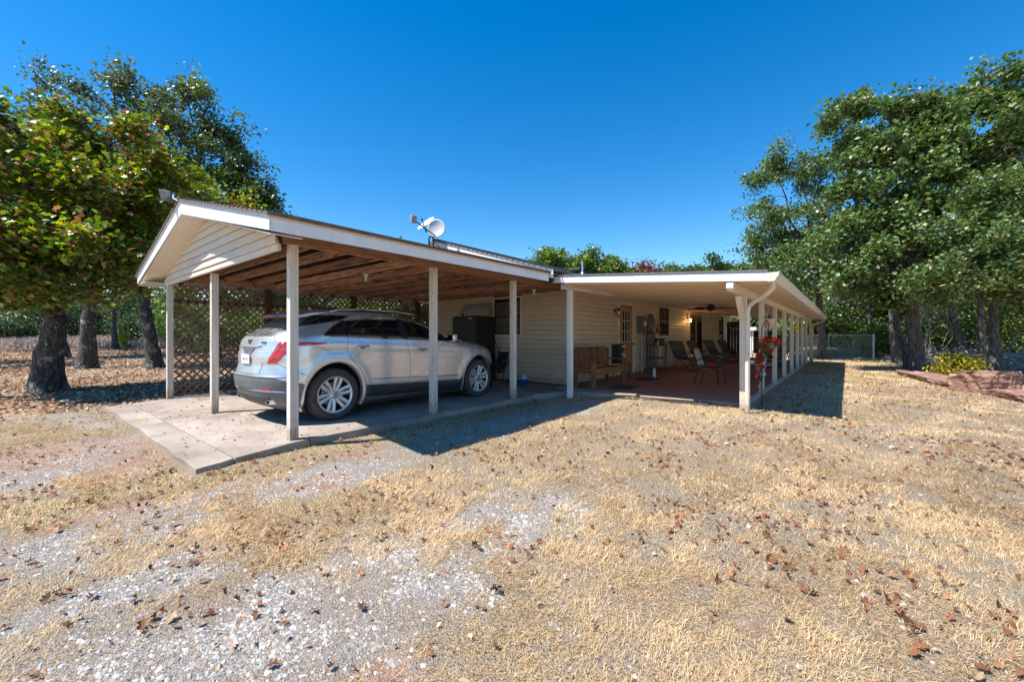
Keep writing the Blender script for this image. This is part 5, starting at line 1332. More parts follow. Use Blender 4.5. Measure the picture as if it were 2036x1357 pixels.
# --- tall dry field grass on the left rise
def field():
    rs = np.random.RandomState(9); n = 70000
    d = 27+rs.rand(n)**1.2*50; a = rs.uniform(-1.45, .1, n)
    X = d*(FW[0]+a*RT[0]); Y = d*(FW[1]+a*RT[1])
    rd = (a*FPX+CX)
    t = (rd+600)/760; road = (d > 36+6*t) & (d < 41.5+6*t) & (rd < 165)
    k = ~road & (X < -12); X, Y, d = X[k], Y[k], d[k]; n = len(X)
    Z = hgt(X, Y); h = rs.uniform(.25, .7, n)*(.6+.8*fbm(X, Y, .15, 3)); w_ = .0022*d
    th = rs.rand(n)*6.28; lean = rs.normal(size=(n, 2))*.25
    A = np.stack([X-w_*np.cos(th), Y-w_*np.sin(th), Z-.03], -1); B = np.stack([X+w_*np.cos(th), Y+w_*np.sin(th), Z-.03], -1)
    Ct = np.stack([X+lean[:, 0]*h, Y+lean[:, 1]*h, Z+h], -1)
    V = np.stack([A, B, Ct], 1).reshape(-1, 3); F = np.arange(3*n).reshape(-1, 3)
    pal = np.array([(.50,.39,.33),(.60,.48,.41),(.42,.32,.28),(.66,.55,.45),(.36,.27,.24)]); c = pal[rs.randint(0, 5, n)]*rs.uniform(.8, 1.15, n)[:, None]
    tag(np_mesh('field_grass', V, F, MAT['field'], col=np.repeat(c, 3, 0)), 'tall dry pinkish grass of the field behind the left oaks', kind='stuff')
    # pale tufts under the fence on the right
    n = 16000; px = rs.uniform(1600, 1760, n); d = rs.uniform(26, 33, n); a = (px-CX)/FPX
    X = d*(FW[0]+a*RT[0]); Y = d*(FW[1]+a*RT[1]); Z = hgt(X, Y); h = rs.uniform(.2, .6, n); lean = rs.normal(size=(n, 2))*.3; w_ = .03
    A = np.stack([X-w_, Y, Z-.03], -1); B = np.stack([X+w_, Y, Z-.03], -1); Ct = np.stack([X+lean[:, 0]*h, Y+lean[:, 1]*h, Z+h], -1)
    V = np.stack([A, B, Ct], 1).reshape(-1, 3)
    pal = np.array([(.50,.38,.24),(.60,.48,.33),(.40,.30,.2)]); c = pal[rs.randint(0, 3, n)]
    tag(np_mesh('fence_grass', V, np.arange(3*n).reshape(-1, 3), MAT['field'], col=np.repeat(c, 3, 0)), 'tall straw coloured grass behind the chain link fence', kind='stuff')
field()

# ================================================================ LAWN: grass blades, stones, leaves
def on_slab(X, Y, pad=0.):
    a = (X > -10.9-pad) & (X < -5.10+pad) & (Y > 1.10-pad) & (Y < 28)
    b_ = (X > -5.5) & (X < -1.29+pad) & (Y > 8.30-pad) & (Y < 25+pad)
    c = (X > -5.2) & (X < -3.65+pad) & (Y > 8.05-pad+(-.30*(X+3.7))*.0) & (Y < 9)
    d_ = (X > -5.2) & (X < -4.7+pad) & (Y > 7.1-pad) & (Y < 9)
    e = (X > -10.6-pad) & (X < -4.96+pad) & (Y > 1.10-pad) & (Y < 1.5)
    return a | b_ | c | d_ | e
def cand(rs, n, dmin, dmax, p0, pw, amax=1.42):
    """ground points, density constant to p0 metres then falling as d^-pw"""
    u = np.linspace(dmin, dmax, 4000); dens = u*np.minimum(1, (p0/u)**pw); cdf = np.cumsum(dens); cdf /= cdf[-1]
    d = np.interp(rs.rand(n), cdf, u); a = rs.uniform(-amax, amax, n)
    return d*(FW[0]+a*RT[0]), d*(FW[1]+a*RT[1]), d
def grass():
    rs = np.random.RandomState(21)
    X, Y, d = cand(rs, 1300000, .95, 34, 2.8, 1.6)
    g, r, gr, lit = masks(X, Y); tuft = fbm(X, Y, 7.0, 41, 2)
    p = gr*(.35+1.3*sstep(.35, .62, tuft)); k = (rs.rand(len(X)) < p) & ~on_slab(X, Y, .0) & ~((X < -10.5) & (Y > 12))
    X, Y, d, tuft, gr = X[k], Y[k], d[k], tuft[k], gr[k]; n = len(X)
    Z = hgt(X, Y)
    # combed direction field plus scatter; many blades lie nearly flat
    th = fbm(X, Y, 1.3, 61)*12+rs.normal(size=n)*1.1
    L_ = (rs.gamma(3.2, .0085, n)+.008)*(.7+.7*tuft)*np.minimum(1+d*.03, 1.9); up = np.clip(rs.normal(.40, .34, n), .02, 1.2)
    w_ = np.maximum(.0011, .00052*d)*rs.uniform(.7, 1.4, n)
    dx, dy = np.cos(th), np.sin(th); px, py = -dy*w_, dx*w_
    hx = L_*np.cos(up); hz_ = L_*np.sin(up); cv = rs.uniform(-1.1, 1.1, n)
    A = np.stack([X-px, Y-py, Z-.004], -1); B = np.stack([X+px, Y+py, Z-.004], -1)
    Mx_, My_ = X+dx*hx*.5-dy*cv*L_*.25, Y+dy*hx*.5+dx*cv*L_*.25
    Cm = np.stack([Mx_+px*.8, My_+py*.8, Z+hz_*.62], -1); Cn = np.stack([Mx_-px*.8, My_-py*.8, Z+hz_*.62], -1)
    T = np.stack([X+dx*hx, Y+dy*hx, Z+hz_*rs.uniform(.6, 1.1, n)], -1)
    nr_ = d < 4.2; nn, nf_ = nr_.sum(), (~nr_).sum()
    V = np.concatenate([np.stack([A[nr_], B[nr_], Cm[nr_], Cn[nr_], T[nr_]], 1).reshape(-1, 3), np.stack([A[~nr_], B[~nr_], T[~nr_]], 1).reshape(-1, 3)])
    b0 = (np.arange(nn)*5)[:, None, None]; F = (np.array([(0,1,2),(0,2,3),(3,2,4)])[None]+b0).reshape(-1, 3)
    F = np.concatenate([F, np.arange(3*nf_).reshape(-1, 3)+nn*5])
    pal = np.array([(.62,.44,.245),(.50,.33,.165),(.74,.57,.35),(.34,.21,.105),(.66,.46,.22),(.40,.32,.23),(.30,.28,.11)])
    big = fbm(X, Y, .8, 71)
    ci = rs.choice(7, n, p=[.26,.22,.18,.13,.13,.06,.02]); c = pal[ci]*(.62+.6*big+.25*rs.rand(n))[:, None]
    # a little living grass against the slab edges and along the shade line
    edge_ = ((np.abs(X+4.9) < .35) & (Y < 7) | (np.abs(Y-1.0) < .25) & (X < -4.7) | (X > -1.3) & (X < .2) & (Y > 7.6) & (Y < 10)) & (rs.rand(n) < .28)
    c[edge_] = np.array([.20,.22,.08])*(.8+.5*rs.rand(edge_.sum()))[:, None]
    tag(np_mesh('dry_grass', V, F, MAT['straw'], col=np.concatenate([np.repeat(np.clip(c[nr_], 0, 1), 5, 0), np.repeat(np.clip(c[~nr_], 0, 1), 3, 0)])), 'dry straw coloured grass blades covering the lawn', kind='stuff')
    return n
grass()

_oct = np.array([(1,0,0),(-1,0,0),(0,1,0),(0,-1,0),(0,0,1),(0,0,-1),(.62,.62,.45),(-.62,.58,.5),(.6,-.62,.5),(-.6,-.6,.42)])
_of = np.array([(0,6,4),(6,2,4),(2,7,4),(7,1,4),(1,9,4),(9,3,4),(3,8,4),(8,0,4),(0,2,6),(2,1,7),(1,3,9),(3,0,8)])
def stones():
    rs = np.random.RandomState(33)
    X, Y, d = cand(rs, 560000, .95, 14, 2.4, 1.35)
    g, r, gr, lit = masks(X, Y); p = np.clip(g*(.25+.9*sstep(.36,.6,fbm(X, Y, 5.0, 55, 3)))+.10*r+.02, 0, 1); k = (rs.rand(len(X)) < p*.85) & ~on_slab(X, Y, .02)
    X, Y, d = X[k], Y[k], d[k]; n = len(X)
    s = np.maximum(rs.gamma(1.7, .0027, n)+.0017, .0008*d); s = np.minimum(s, .017)
    Z = hgt(X, Y)-s*.12
    V = _oct[None]*np.clip(1+.20*rs.normal(size=(n, 10, 1)), .6, 1.5); sc3 = s[:, None]*np.stack([rs.uniform(.8, 1.5, n), rs.uniform(.6, 1.1, n), rs.uniform(.45, .85, n)], -1)
    V = V*sc3[:, None, :]; th = rs.rand(n)*6.28; c_, s_ = np.cos(th), np.sin(th)
    V = np.stack([V[..., 0]*c_[:, None]-V[..., 1]*s_[:, None], V[..., 0]*s_[:, None]+V[..., 1]*c_[:, None], V[..., 2]], -1)
    pal = np.array([(.47,.435,.395),(.38,.355,.33),(.53,.50,.46),(.29,.28,.275),(.48,.39,.30),(.42,.29,.21),(.62,.60,.575)])
    ci = rs.choice(7, n, p=[.24,.20,.18,.09,.13,.07,.09]); c = pal[ci]*rs.uniform(.68, 1.0, n)[:, None]
    # the largest-looking 300 become objects of their own
    key = s/d*((X*FW[0]+Y*FW[1]) > 1.25)*(np.abs((X*RT[0]+Y*RT[1])/d) < 1.24)
    big = np.argsort(-key)[:300]; rest = np.ones(n, bool); rest[big] = False
    W = V+np.stack([X, Y, Z], -1)[:, None, :]
    nr = rest.sum(); F = (_of[None]+(np.arange(nr)*10)[:, None, None]).reshape(-1, 3)
    tag(np_mesh('gravel', W[rest].reshape(-1, 3), F, MAT['stone'], col=np.repeat(c[rest], 10, 0)), 'pale grey crushed stone gravel worn into the wheel tracks', kind='stuff')
    protos = []
    for j in range(24):
        i = big[j*12]; o = np_mesh('loose_stone', V[i], _of, MAT['stone'], col=np.repeat(c[i][None], 10, 0)); protos.append(o.data); bpy.data.objects.remove(o)
    for q, i in enumerate(big):
        me = protos[q % 24]; j = big[(q % 24)*12]
        o = bpy.data.objects.new('loose_stone', me); COL.objects.link(o); o.location = (X[i], Y[i], Z[i]+s[i]*.05); o.rotation_euler = (0, 0, th[i]); o.scale = (s[i]/s[j]*1.15,)*3
        tag(o, 'loose pale limestone chip lying in the gravel track', 'stone', 'loose stones in the gravel tracks')
stones()
def curl_leaf(rs, n_=1):
    tv, tf = LEAF_OAK; v = tv.copy(); a = rs.uniform(.3, 1.1)
    v[:, 2] = a*(v[:, 1]**2)*2.6+rs.uniform(-.3, .9)*(v[:, 0]**2)+rs.normal(size=len(v))*.03; v[:, 1] *= rs.uniform(.75, 1.1)
    return v, tf
def litter():
    rs = np.random.RandomState(44)
    pal = [(.25,.105,.05),(.19,.08,.04),(.34,.17,.085),(.13,.06,.038),(.44,.30,.18),(.56,.45,.33),(.42,.17,.06)]; wt = [24,24,14,18,8,4,5]
    # lawn leaves
    X, Y, d = cand(rs, 42000, 1.15, 26, 3.2, 1.1)
    cl = fbm(X, Y, 1.4, 81); q = X*RT[0]+Y*RT[1]
    p = .10+.45*sstep(.45, .72, cl)+.30*sstep(.3, 2.2, q/np.maximum(d, 1)*d*.4)*sstep(.42, .6, cl)
    g, r, gr, lit = masks(X, Y); p = p*(1-.5*g)+lit*.4
    k = (rs.rand(len(X)) < p) & ~on_slab(X, Y, 0); X, Y, d = X[k], Y[k], d[k]
    # leaf litter under the left oaks
    n2 = 40000; d2 = 6.5+rs.rand(n2)**.8*24; a2 = rs.uniform(-1.42, -.55, n2); X2 = d2*(FW[0]+a2*RT[0]); Y2 = d2*(FW[1]+a2*RT[1])
    k2 = (X2 < -10.9-.8*rs.rand(n2)) | ((Y2 < .9) & (X2 < -8-rs.rand(n2)*1.5) & (d2 > 7.2)); k2 &= rs.rand(n2) < .25+.75*sstep(.35, .6, fbm(X2, Y2, .9, 91)); X2, Y2, d2 = X2[k2], Y2[k2], d2[k2]
    # litter under the right grove
    n3 = 16000; d3 = 12+rs.rand(n3)*16; a3 = rs.uniform(.85, 1.4, n3); X3 = d3*(FW[0]+a3*RT[0]); Y3 = d3*(FW[1]+a3*RT[1]); k3 = (X3 > 2.6) & (rs.rand(n3) < .8); X3, Y3, d3 = X3[k3], Y3[k3], d3[k3]
    s1 = np.minimum(rs.gamma(4, .0088, len(X))+.012, .078); key = s1/d*((X*FW[0]+Y*FW[1]) > 1.35)*(np.abs(q[k]/d) < 1.2); big = np.argsort(-key)[:300]; rest = np.ones(len(X), bool); rest[big] = False
    XX = np.concatenate([X[rest], X2, X3]); YY = np.concatenate([Y[rest], Y2, Y3]); DD = np.concatenate([d[rest], d2, d3])
    S = np.concatenate([s1[rest], np.maximum(rs.uniform(.07, .12, len(X2)), .0), rs.uniform(.09, .14, len(X3))])
    Z = hgt(XX, YY)+.012+.012*rs.rand(len(XX)); P = np.stack([XX, YY, Z], -1)
    V, F, C = scatter(rs, P, S, (LEAF_MID[0]*np.array([1, 1, 3.5]), LEAF_MID[1]), pal, wt, 1.1)
    lt = np.repeat(np.arange(len(XX)) >= rest.sum(), 6); C[lt] = C[lt]*np.array([1.35, 1.6, 1.8])+.03
    tag(np_mesh('fallen_leaves', V, F, MAT['deadleaf'], col=C), 'brown oak leaves littering the lawn and the ground under the trees', kind='stuff')
    meshes = []
    for j in range(40):
        v, f = curl_leaf(rs); c = np.array(pal[rs.choice(7, p=np.array(wt)/sum(wt))])*rs.uniform(.8, 1.15)
        o = np_mesh('fallen_leaf', v, f, MAT['deadleaf'], col=np.clip(np.repeat(c[None], len(v), 0)*rs.uniform(.85, 1.1, (len(v), 1)), 0, 1), smooth=False); meshes.append(o.data); bpy.data.objects.remove(o)
    for q_, i in enumerate(big):
        o = bpy.data.objects.new('fallen_leaf', meshes[q_ % 40]); COL.objects.link(o)
        o.location = (X[i], Y[i], hz(X[i], Y[i])+.018); o.rotation_euler = (rs.normal()*.5, rs.normal()*.5, rs.rand()*6.28); o.scale = (s1[i],)*3
        tag(o, 'curled brown oak leaf lying on the dry lawn', 'leaf', 'fallen oak leaves on the lawn')
litter()
def slab_litter():
    rs = np.random.RandomState(52); n = 900
    X = np.concatenate([rs.uniform(-10.5, -5.2, n), rs.uniform(-5.3, -1.5, 120)]); Y = np.concatenate([1.2+rs.gamma(1.5, 1.2, n), rs.uniform(8.4, 11, 120)])
    k = (Y < 8.7) | (X > -5.3); X, Y = X[k], Y[k]; n = len(X); S = rs.gamma(2, .008, n)+.004; S[rs.rand(n) < .05] = .05
    Z = np.where(X > -5.3, .056, np.where(Y < 2.15, -.05*(1-(Y-1.15)), 0)+.006)
    V, F, C = scatter(rs, np.stack([X, Y, Z], -1), S, (LEAF_MID[0]*np.array([1, 1, 1.5]), LEAF_MID[1]), [(.25,.105,.05),(.19,.08,.04),(.14,.10,.07),(.30,.22,.15)], [3,3,4,3], 3.5)
    tag(np_mesh('slab_litter', V, F, MAT['deadleaf'], col=C), 'crumbs of leaf and grit blown onto the carport slab', kind='stuff')
slab_litter()

# ================================================================ ROCKS, BRUSH PILE
def rock(seed, c, sx_, sy_, sz_, rotz, label):
    rs = np.random.RandomState(seed); z = hz(c[0], c[1]); root = None
    import bmesh
    bm = bmesh.new(); bmesh.ops.create_icosphere(bm, subdivisions=5, radius=1)
    for v in bm.verts:
        p = v.co; q = Vector((max(-.78, min(.78, p.x)), max(-.72, min(.72, p.y)), max(-.5, min(.55, p.z))))
        n1 = float(fbm(p.x*2+p.z, p.y*2, 1.0, seed)); n2 = float(fbm(p.x*5, p.z*9+p.y*3, 1.0, seed+3))
        f = .8+.45*n1+.14*n2
        strat = .05*math.floor((p.z+n1*.5)*6)
        v.co = Vector((q.x*f*sx_*(1+strat), q.y*f*sy_*(1+strat), q.z*f*sz_+.12*sz_*p.x))
    me = bpy.data.meshes.new('rock'); bm.to_mesh(me); bm.free(); me.materials.append(MAT['rock'])
    o = bpy.data.objects.new('red_rock', me); COL.objects.link(o); o.location = (c[0], c[1], z+sz_*.12); o.rotation_euler = (.0, 0, rotz)
    tag(o, label, 'rock', 'red sandstone slabs at the lawn edge')
rock(3, (1.85, 16.8), 2.1, .36, .20, radians(-82), 'long flat red sandstone ledge, left of the yellow bush')
rock(4, (2.42, 14.1), .50, .40, .62, radians(-60), 'blocky raised red sandstone boulder in front of the yellow bush')
rock(6, (2.95, 12.6), 1.3, .32, .26, radians(-76), 'low red sandstone ledge running off the right edge')
def brush(seed, c, R_, H, n, label, name='brush_pile'):
    rs = np.random.RandomState(seed); z = hz(c[0], c[1]); root = thing(name, (c[0], c[1], z), label, 'brush pile'); segs = []
    for k in range(n):
        a = np.array([c[0]+rs.normal()*R_*.45, c[1]+rs.normal()*R_*.45, z+abs(rs.normal())*H*.35]); dr = rs.normal(size=3)*np.array([1, 1, .35]); dr /= np.linalg.norm(dr); b_ = a+dr*rs.uniform(.5, 1.6); b_[2] = max(b_[2], z+.02)
        r = rs.uniform(.006, .022); segs.append(tube_np(rs, bend(rs, a, b_, 5, .12), np.linspace(r, r*.35, 5), 4))
    V, F = join_q(segs); tag(np_mesh('dead_branches', V, F, MAT['twig'], root), kind='stuff')
brush(7, at(1990, 700, 17)[:2], 2.2, 1.1, 420, 'pile of bare grey dead branches at the right edge')
brush(8, at(1880, 700, 20)[:2], 1.6, .7, 180, 'smaller heap of grey dead branches behind the thickest oak')
rs_ = np.random.RandomState(2); c0 = at(1845, 610, 21); segs = []
z_ = hz(c0[0], c0[1]); root = thing('dead_shrub', (c0[0], c0[1], z_), 'bare grey leafless shrub between the thickest and broad oaks', 'dead shrub')
for k in range(130):
    b_ = c0+rs_.normal(size=3)*np.array([.6, .6, .6]); a = np.array([c0[0]+rs_.normal()*.15, c0[1]+rs_.normal()*.15, z_]) if k < 12 else c0+rs_.normal(size=3)*.4
    segs.append(tube_np(rs_, bend(rs_, a, b_, 5, .15), np.linspace(.02 if k < 12 else .009, .004, 5), 4))
V, F = join_q(segs); np_mesh('branches', V, F, MAT['twig'], root)

# ================================================================ PATIO AND CARPORT FURNISHINGS
FZ = .05
# wooden bench against the wall by the front of the patio
bn = thing('wooden_bench', (-4.68, 9.1, FZ), 'rustic reclaimed wood bench with plank back by the patio front post', 'bench')
bya, byb = 8.28, 9.98
rb = random.Random(3)
for y in (bya+.04, byb-.04):
    m = MB(); m.box(-4.47, y-.04, FZ, -4.39, y+.04, .66); m.build('leg', MAT['bench'], bn, bevel=.006)
    m = MB(); m.box(-4.95, y-.04, FZ, -4.87, y+.04, .96); m.build('leg', MAT['bench'], bn, bevel=.006)
    m = MB(); m.box(-4.93, y-.055, .662, -4.36, y+.055, .70); m.build('armrest', MAT['bench'], bn, bevel=.006)
    m = MB(); m.box(-4.865, y-.02, .40, -4.475, y+.02, .47); m.build('side_rail', MAT['bench'], bn)
for k in range(4):
    x = -4.86+k*.115; m = MB(); m.box(x, bya+.0 if 0 < k < 3 else bya+.082, .472, x+.108, byb-.0 if 0 < k < 3 else byb-.082, .50); m.build('seat_plank', MAT['benchseat'], bn, bevel=.004)
m = MB(); m.box(-4.40, bya+.085, .37, -4.375, byb-.085, .468); m.build('front_rail', MAT['benchseat'], bn, bevel=.004)
yy = bya+.085; k = 0
while yy < byb-.1:
    wd = min(rb.uniform(.10, .17), byb-.085-yy); m = MB(); m.add([(-4.865, yy, .52), (-4.84, yy, .52), (-4.84, yy+wd-.004, .52), (-4.865, yy+wd-.004, .52), (-4.945, yy, 1.0+rb.uniform(-.01, .01)), (-4.92, yy, 1.0), (-4.92, yy+wd-.004, 1.0), (-4.945, yy+wd-.004, 1.0)],
        [(0,3,2,1),(4,5,6,7),(0,1,5,4),(1,2,6,5),(2,3,7,6),(3,0,4,7)]); m.build('back_plank', MAT['bench'], bn, bevel=.003); yy += wd
# small wrought iron side table with a black box on it
st = thing('side_table', (-4.85, 10.65, FZ), 'small black metal side table with curved legs beyond the bench', 'side table')
MB().box(-5.05, 10.45, .50, -4.63, 10.85, .52).build('table_top', MAT['black'], st, bevel=.004)
for dx in (-.18, .18):
    for dy in (-.18, .18):
        P = [(-4.84+dx*.9, 10.65+dy*.9, .50), (-4.84+dx*1.1, 10.65+dy*1.1, .38), (-4.84+dx*.85, 10.65+dy*.85, .2), (-4.84+dx*1.1, 10.65+dy*1.1, .05)]
        MB().tube(P, .009, 6).build('leg', MAT['black'], st, smooth=True)
bx_ = thing('black_box', (-4.88, 10.6, .52), 'upright black box with white tags clipped to its side, on the side table', 'box')
MB().box(-5.03, 10.47, .521, -4.80, 10.74, 1.04).build('case', MAT['blackmatte'], bx_, bevel=.01)
for z, dy in ((.97, .02), (.76, .0), (.70, .06), (.62, .0)):
    m = MB(); m.bar((-4.80, 10.60+dy, z), (-4.70, 10.64+dy, z+.015), .07, .022); m.build('white_tag', MAT['whitepl'], bx_, bevel=.003)
# wall lanterns
def lantern(y, lit, label):
    t = thing('wall_lantern', (WX, y, 2.02), label, 'wall lantern', 'black wall lanterns')
    x = WX+.015
    MB().lathe([(.0, .0), (.05, 0), (.05, .015), (.0, .03)], (x, y, 2.02), 14, 'x').build('back_plate', MAT['black'], t, smooth='auto')
    MB().tube([(x, y, 2.04), (x+.06, y, 2.10), (x+.12, y, 2.12), (x+.13, y, 2.08)], .008, 6).build('arm', MAT['black'], t, smooth=True)
    cx = x+.13
    MB().lathe([(.0, .09), (.012, .07), (.035, .055), (.07, .0), (.072, -.005), (.0, -.002)], (cx, y, 2.02), 8).build('cap', MAT['black'], t)
    m = MB()
    for k in range(6):
        a = pi/3*k; m.tube([(cx+.062*cos(a), y+.062*sin(a), 2.015), (cx+.045*cos(a), y+.045*sin(a), 1.87)], .005, 4)
    m.lathe([(.0, -.15), (.05, -.15), (.052, -.165), (.02, -.18), (.0, -.2)], (cx, y, 2.02), 8); m.build('cage', MAT['black'], t)
    MB().lathe([(.0, -.01), (.052, -.01), (.038, -.148), (.0, -.148)], (cx, y, 2.02), 12).build('lamp_glass', MAT['brass' if lit else 'bulb'], t, smooth='auto')
    if lit:
        l = bpy.data.lights.new('lantern_light', 'POINT'); l.energy = 3.5; l.color = (1, .55, .2); l.shadow_soft_size = .04
        o = bpy.data.objects.new('lantern_light', l); COL.objects.link(o); o.parent = t; o.location = (.26, 0, -.09)
lantern(11.55, False, 'unlit black wall lantern beside the orange half glazed door')
lantern(18.80, True, 'glowing black wall lantern beside the far glazed patio doors')
# electricity meter box with conduits
mt = thing('electric_meter', (WX+.05, 13.35, 1.6), 'grey electric meter box with round glass dial and conduits on the wall', 'electric meter')
MB().box(WX+.03, 13.20, 1.34, WX+.20, 13.52, 1.92).build('case', MAT['greybox'], mt, bevel=.01)
MB().lathe([(.0, .075), (.06, .07), (.078, .05), (.085, .0)], (WX+.20, 13.40, 1.67), 18, 'x').build('dial_glass', MAT['bulb'], mt, smooth=True)
MB().lathe([(.085, .0), (.098, .01), (.098, .028), (.085, .03)], (WX+.20, 13.40, 1.67), 18, 'x').build('dial_ring', MAT['galv'], mt)
MB().tube([(WX+.12, 13.40, 1.34), (WX+.12, 13.40, .03)], .035, 12).build('conduit', MAT['pipe'], mt, smooth='auto')
MB().tube([(WX+.07, 13.24, 1.34), (WX+.07, 13.24, .05)], .016, 8).build('conduit', MAT['pipe'], mt, smooth='auto')
MB().box(WX+.03, 13.20, .93, WX+.11, 13.29, 1.03).build('junction_box', MAT['pipe'], mt, bevel=.005)
MB().box(WX+.013, 13.62, 1.28, WX+.09, 13.78, 1.42).build('junction_box', MAT['greybox'], mt, bevel=.006)
m = MB(); m.tube([(WX+.05, 13.66, 1.28), (WX+.09, 13.62, 1.1), (WX+.12, 13.58, 1.02), (WX+.07, 13.55, 1.1), (WX+.04, 13.54, .6), (WX+.04, 13.54, .1)], .008, 6); m.build('cable', MAT['blackmatte'], mt)
# baker's rack
rk = thing('bakers_rack', (-5.1, 14.0, FZ), 'tall black wrought iron baker\'s rack with arched top against the patio wall', 'rack')
ra, rbb, xf_, xb_ = 13.72, 14.50, -4.92, -5.30
for y in (ra, rbb):
    for x, top in ((xf_, .95), (xb_, 1.72)):
        MB().tube([(x, y, FZ), (x, y, top)], .017, 6).build('upright', MAT['black'], rk)
MB().tube([(xb_, ra+(rbb-ra)*k/14, 1.72+.30*sin(pi*k/14)) for k in range(15)], .022, 6).build('arched_top', MAT['black'], rk)
m = MB()
for k in range(1, 12):
    y = ra+(rbb-ra)*k/12; m.tube([(xb_, y, .2), (xb_, y, 1.72+.30*sin(pi*k/12))], .008, 4)
for k in range(9):
    y = ra+.05; m.tube([(xf_-.38*k/8, ra, FZ+.02), (xf_-.38*k/8, ra, .95)], .008, 4)
m.build('back_bars', MAT['black'], rk)
for z, xf2 in ((.93, -4.86), (.50, -4.90), (.16, -4.90), (1.36, -5.08)):
    m = MB(); m.box(xb_, ra, z-.012, xf2, rbb, z+.018); m.build('shelf', MAT['black'], rk)
m = MB()
for k in range(10): y = ra+.04+(rbb-ra-.08)*k/9; m.tube([(xb_+.02, y, 1.44+0*k), (xb_+.10, y, 1.40)], .004, 4)
m.tube([(-4.90, ra+.02, .96), (-4.88, ra+.10, 1.08), (-4.86, ra+.16, .97)], .006, 5); m.tube([(-4.90, rbb-.2, .96), (-4.86, rbb-.06, 1.06), (-4.84, rbb-.0, .97)], .006, 5)
m.build('scroll_work', MAT['black'], rk)
def pot(name, x, y, z, r, h, mat, label, cat):
    t = thing(name, (x, y, z), label, cat); MB().lathe([(.0, 0), (r*.75, 0), (r, h), (r*1.08, h), (r*1.08, h*1.05), (r*.9, h*1.05), (r*.85, h*.9), (0, h*.9)], (x, y, z), 16).build('pot', MAT[mat], t, smooth='auto'); return t
def sprig(t, x, y, z, r, h, n, size, pal, wt, seed, tm=LEAF_MID, mat='leafdull', name='leaves'):
    rs = np.random.RandomState(seed); P = np.array([x, y, z+h*.5])+rs.normal(size=(n, 3))*np.array([r, r, h])*.42
    V, F, C = scatter(rs, P, size, tm, pal, wt, .2); np_mesh(name, V, F, MAT[mat], t, col=C)
t = pot('flower_pot', -5.14, 13.95, 1.38, .07, .12, 'board', 'tan pot with pale dried flowers on the rack\'s upper shelf', 'flower pot'); sprig(t, -5.14, 13.95, 1.50, .10, .18, 60, .06, [(.50,.42,.30),(.3,.26,.15)], [2,1], 4)
t = pot('flower_pot', -5.10, 14.28, 1.38, .08, .16, 'red', 'dark red lantern pot on the right of the upper shelf', 'flower pot'); sprig(t, -5.1, 14.28, 1.55, .07, .16, 40, .05, [(.22,.02,.02),(.10,.01,.01)], [2,1], 5)
t = thing('storage_basket', (-5.05, 14.3, .95), 'black basket with handles on the middle shelf of the rack', 'basket'); MB().lathe([(.0, 0), (.13, 0), (.16, .22), (.15, .22), (.12, .01), (0, .01)], (-5.05, 14.3, .949), 14).build('bowl', MAT['blackmatte'], t); MB().tube([(-5.05, 14.15, 1.16), (-5.05, 14.2, 1.27), (-5.05, 14.4, 1.27), (-5.05, 14.45, 1.16)], .008, 5).build('handle', MAT['black'], t)
t = thing('spray_bottle', (-4.98, 13.9, .95), 'small yellow capped bottle on the middle shelf of the rack', 'bottle'); MB().lathe([(0,0),(.03,0),(.03,.10),(.014,.13),(.014,.15)], (-4.98, 13.9, .949), 10).build('bottle_body', MAT['whitepl'], t, smooth='auto'); MB().lathe([(.018,.15),(.018,.19),(0,.19)], (-4.98, 13.9, .949), 8).build('cap', MAT['yellow'], t)
t = thing('white_bottle', (-4.41, 12.0, FZ), 'tall white plastic bottle standing on the patio floor before the rack', 'bottle')
MB().lathe([(0,0),(.045,0),(.048,.01),(.048,.19),(.03,.225),(.026,.23)], (-4.41, 12.0, FZ), 16).build('bottle_body', MAT['whitepl'], t, smooth='auto'); MB().lathe([(.028,.23),(.028,.27),(.02,.275),(0,.275)], (-4.41, 12.0, FZ), 14).build('cap', MAT['whitepl'], t, smooth='auto')
# door mats
for (x, y, rz_, lb) in ((-4.05, 9.15, .06, 'dark rectangular door mat in front of the wooden bench'), (-4.35, 11.3, .03, 'dark door mat farther in, in front of the orange door')):
    m = MB(); c_, s_ = cos(rz_), sin(rz_); q = [(x+c_*a-s_*b_, y+s_*a+c_*b_) for a, b_ in ((-.26,-.42),(.26,-.42),(.26,.42),(-.26,.42))]
    m.prism(q, 'z', FZ+.001, FZ+.014); o = m.build('door_mat', MAT['mat'], None, bevel=.004); tag(o, lb, 'door mat')
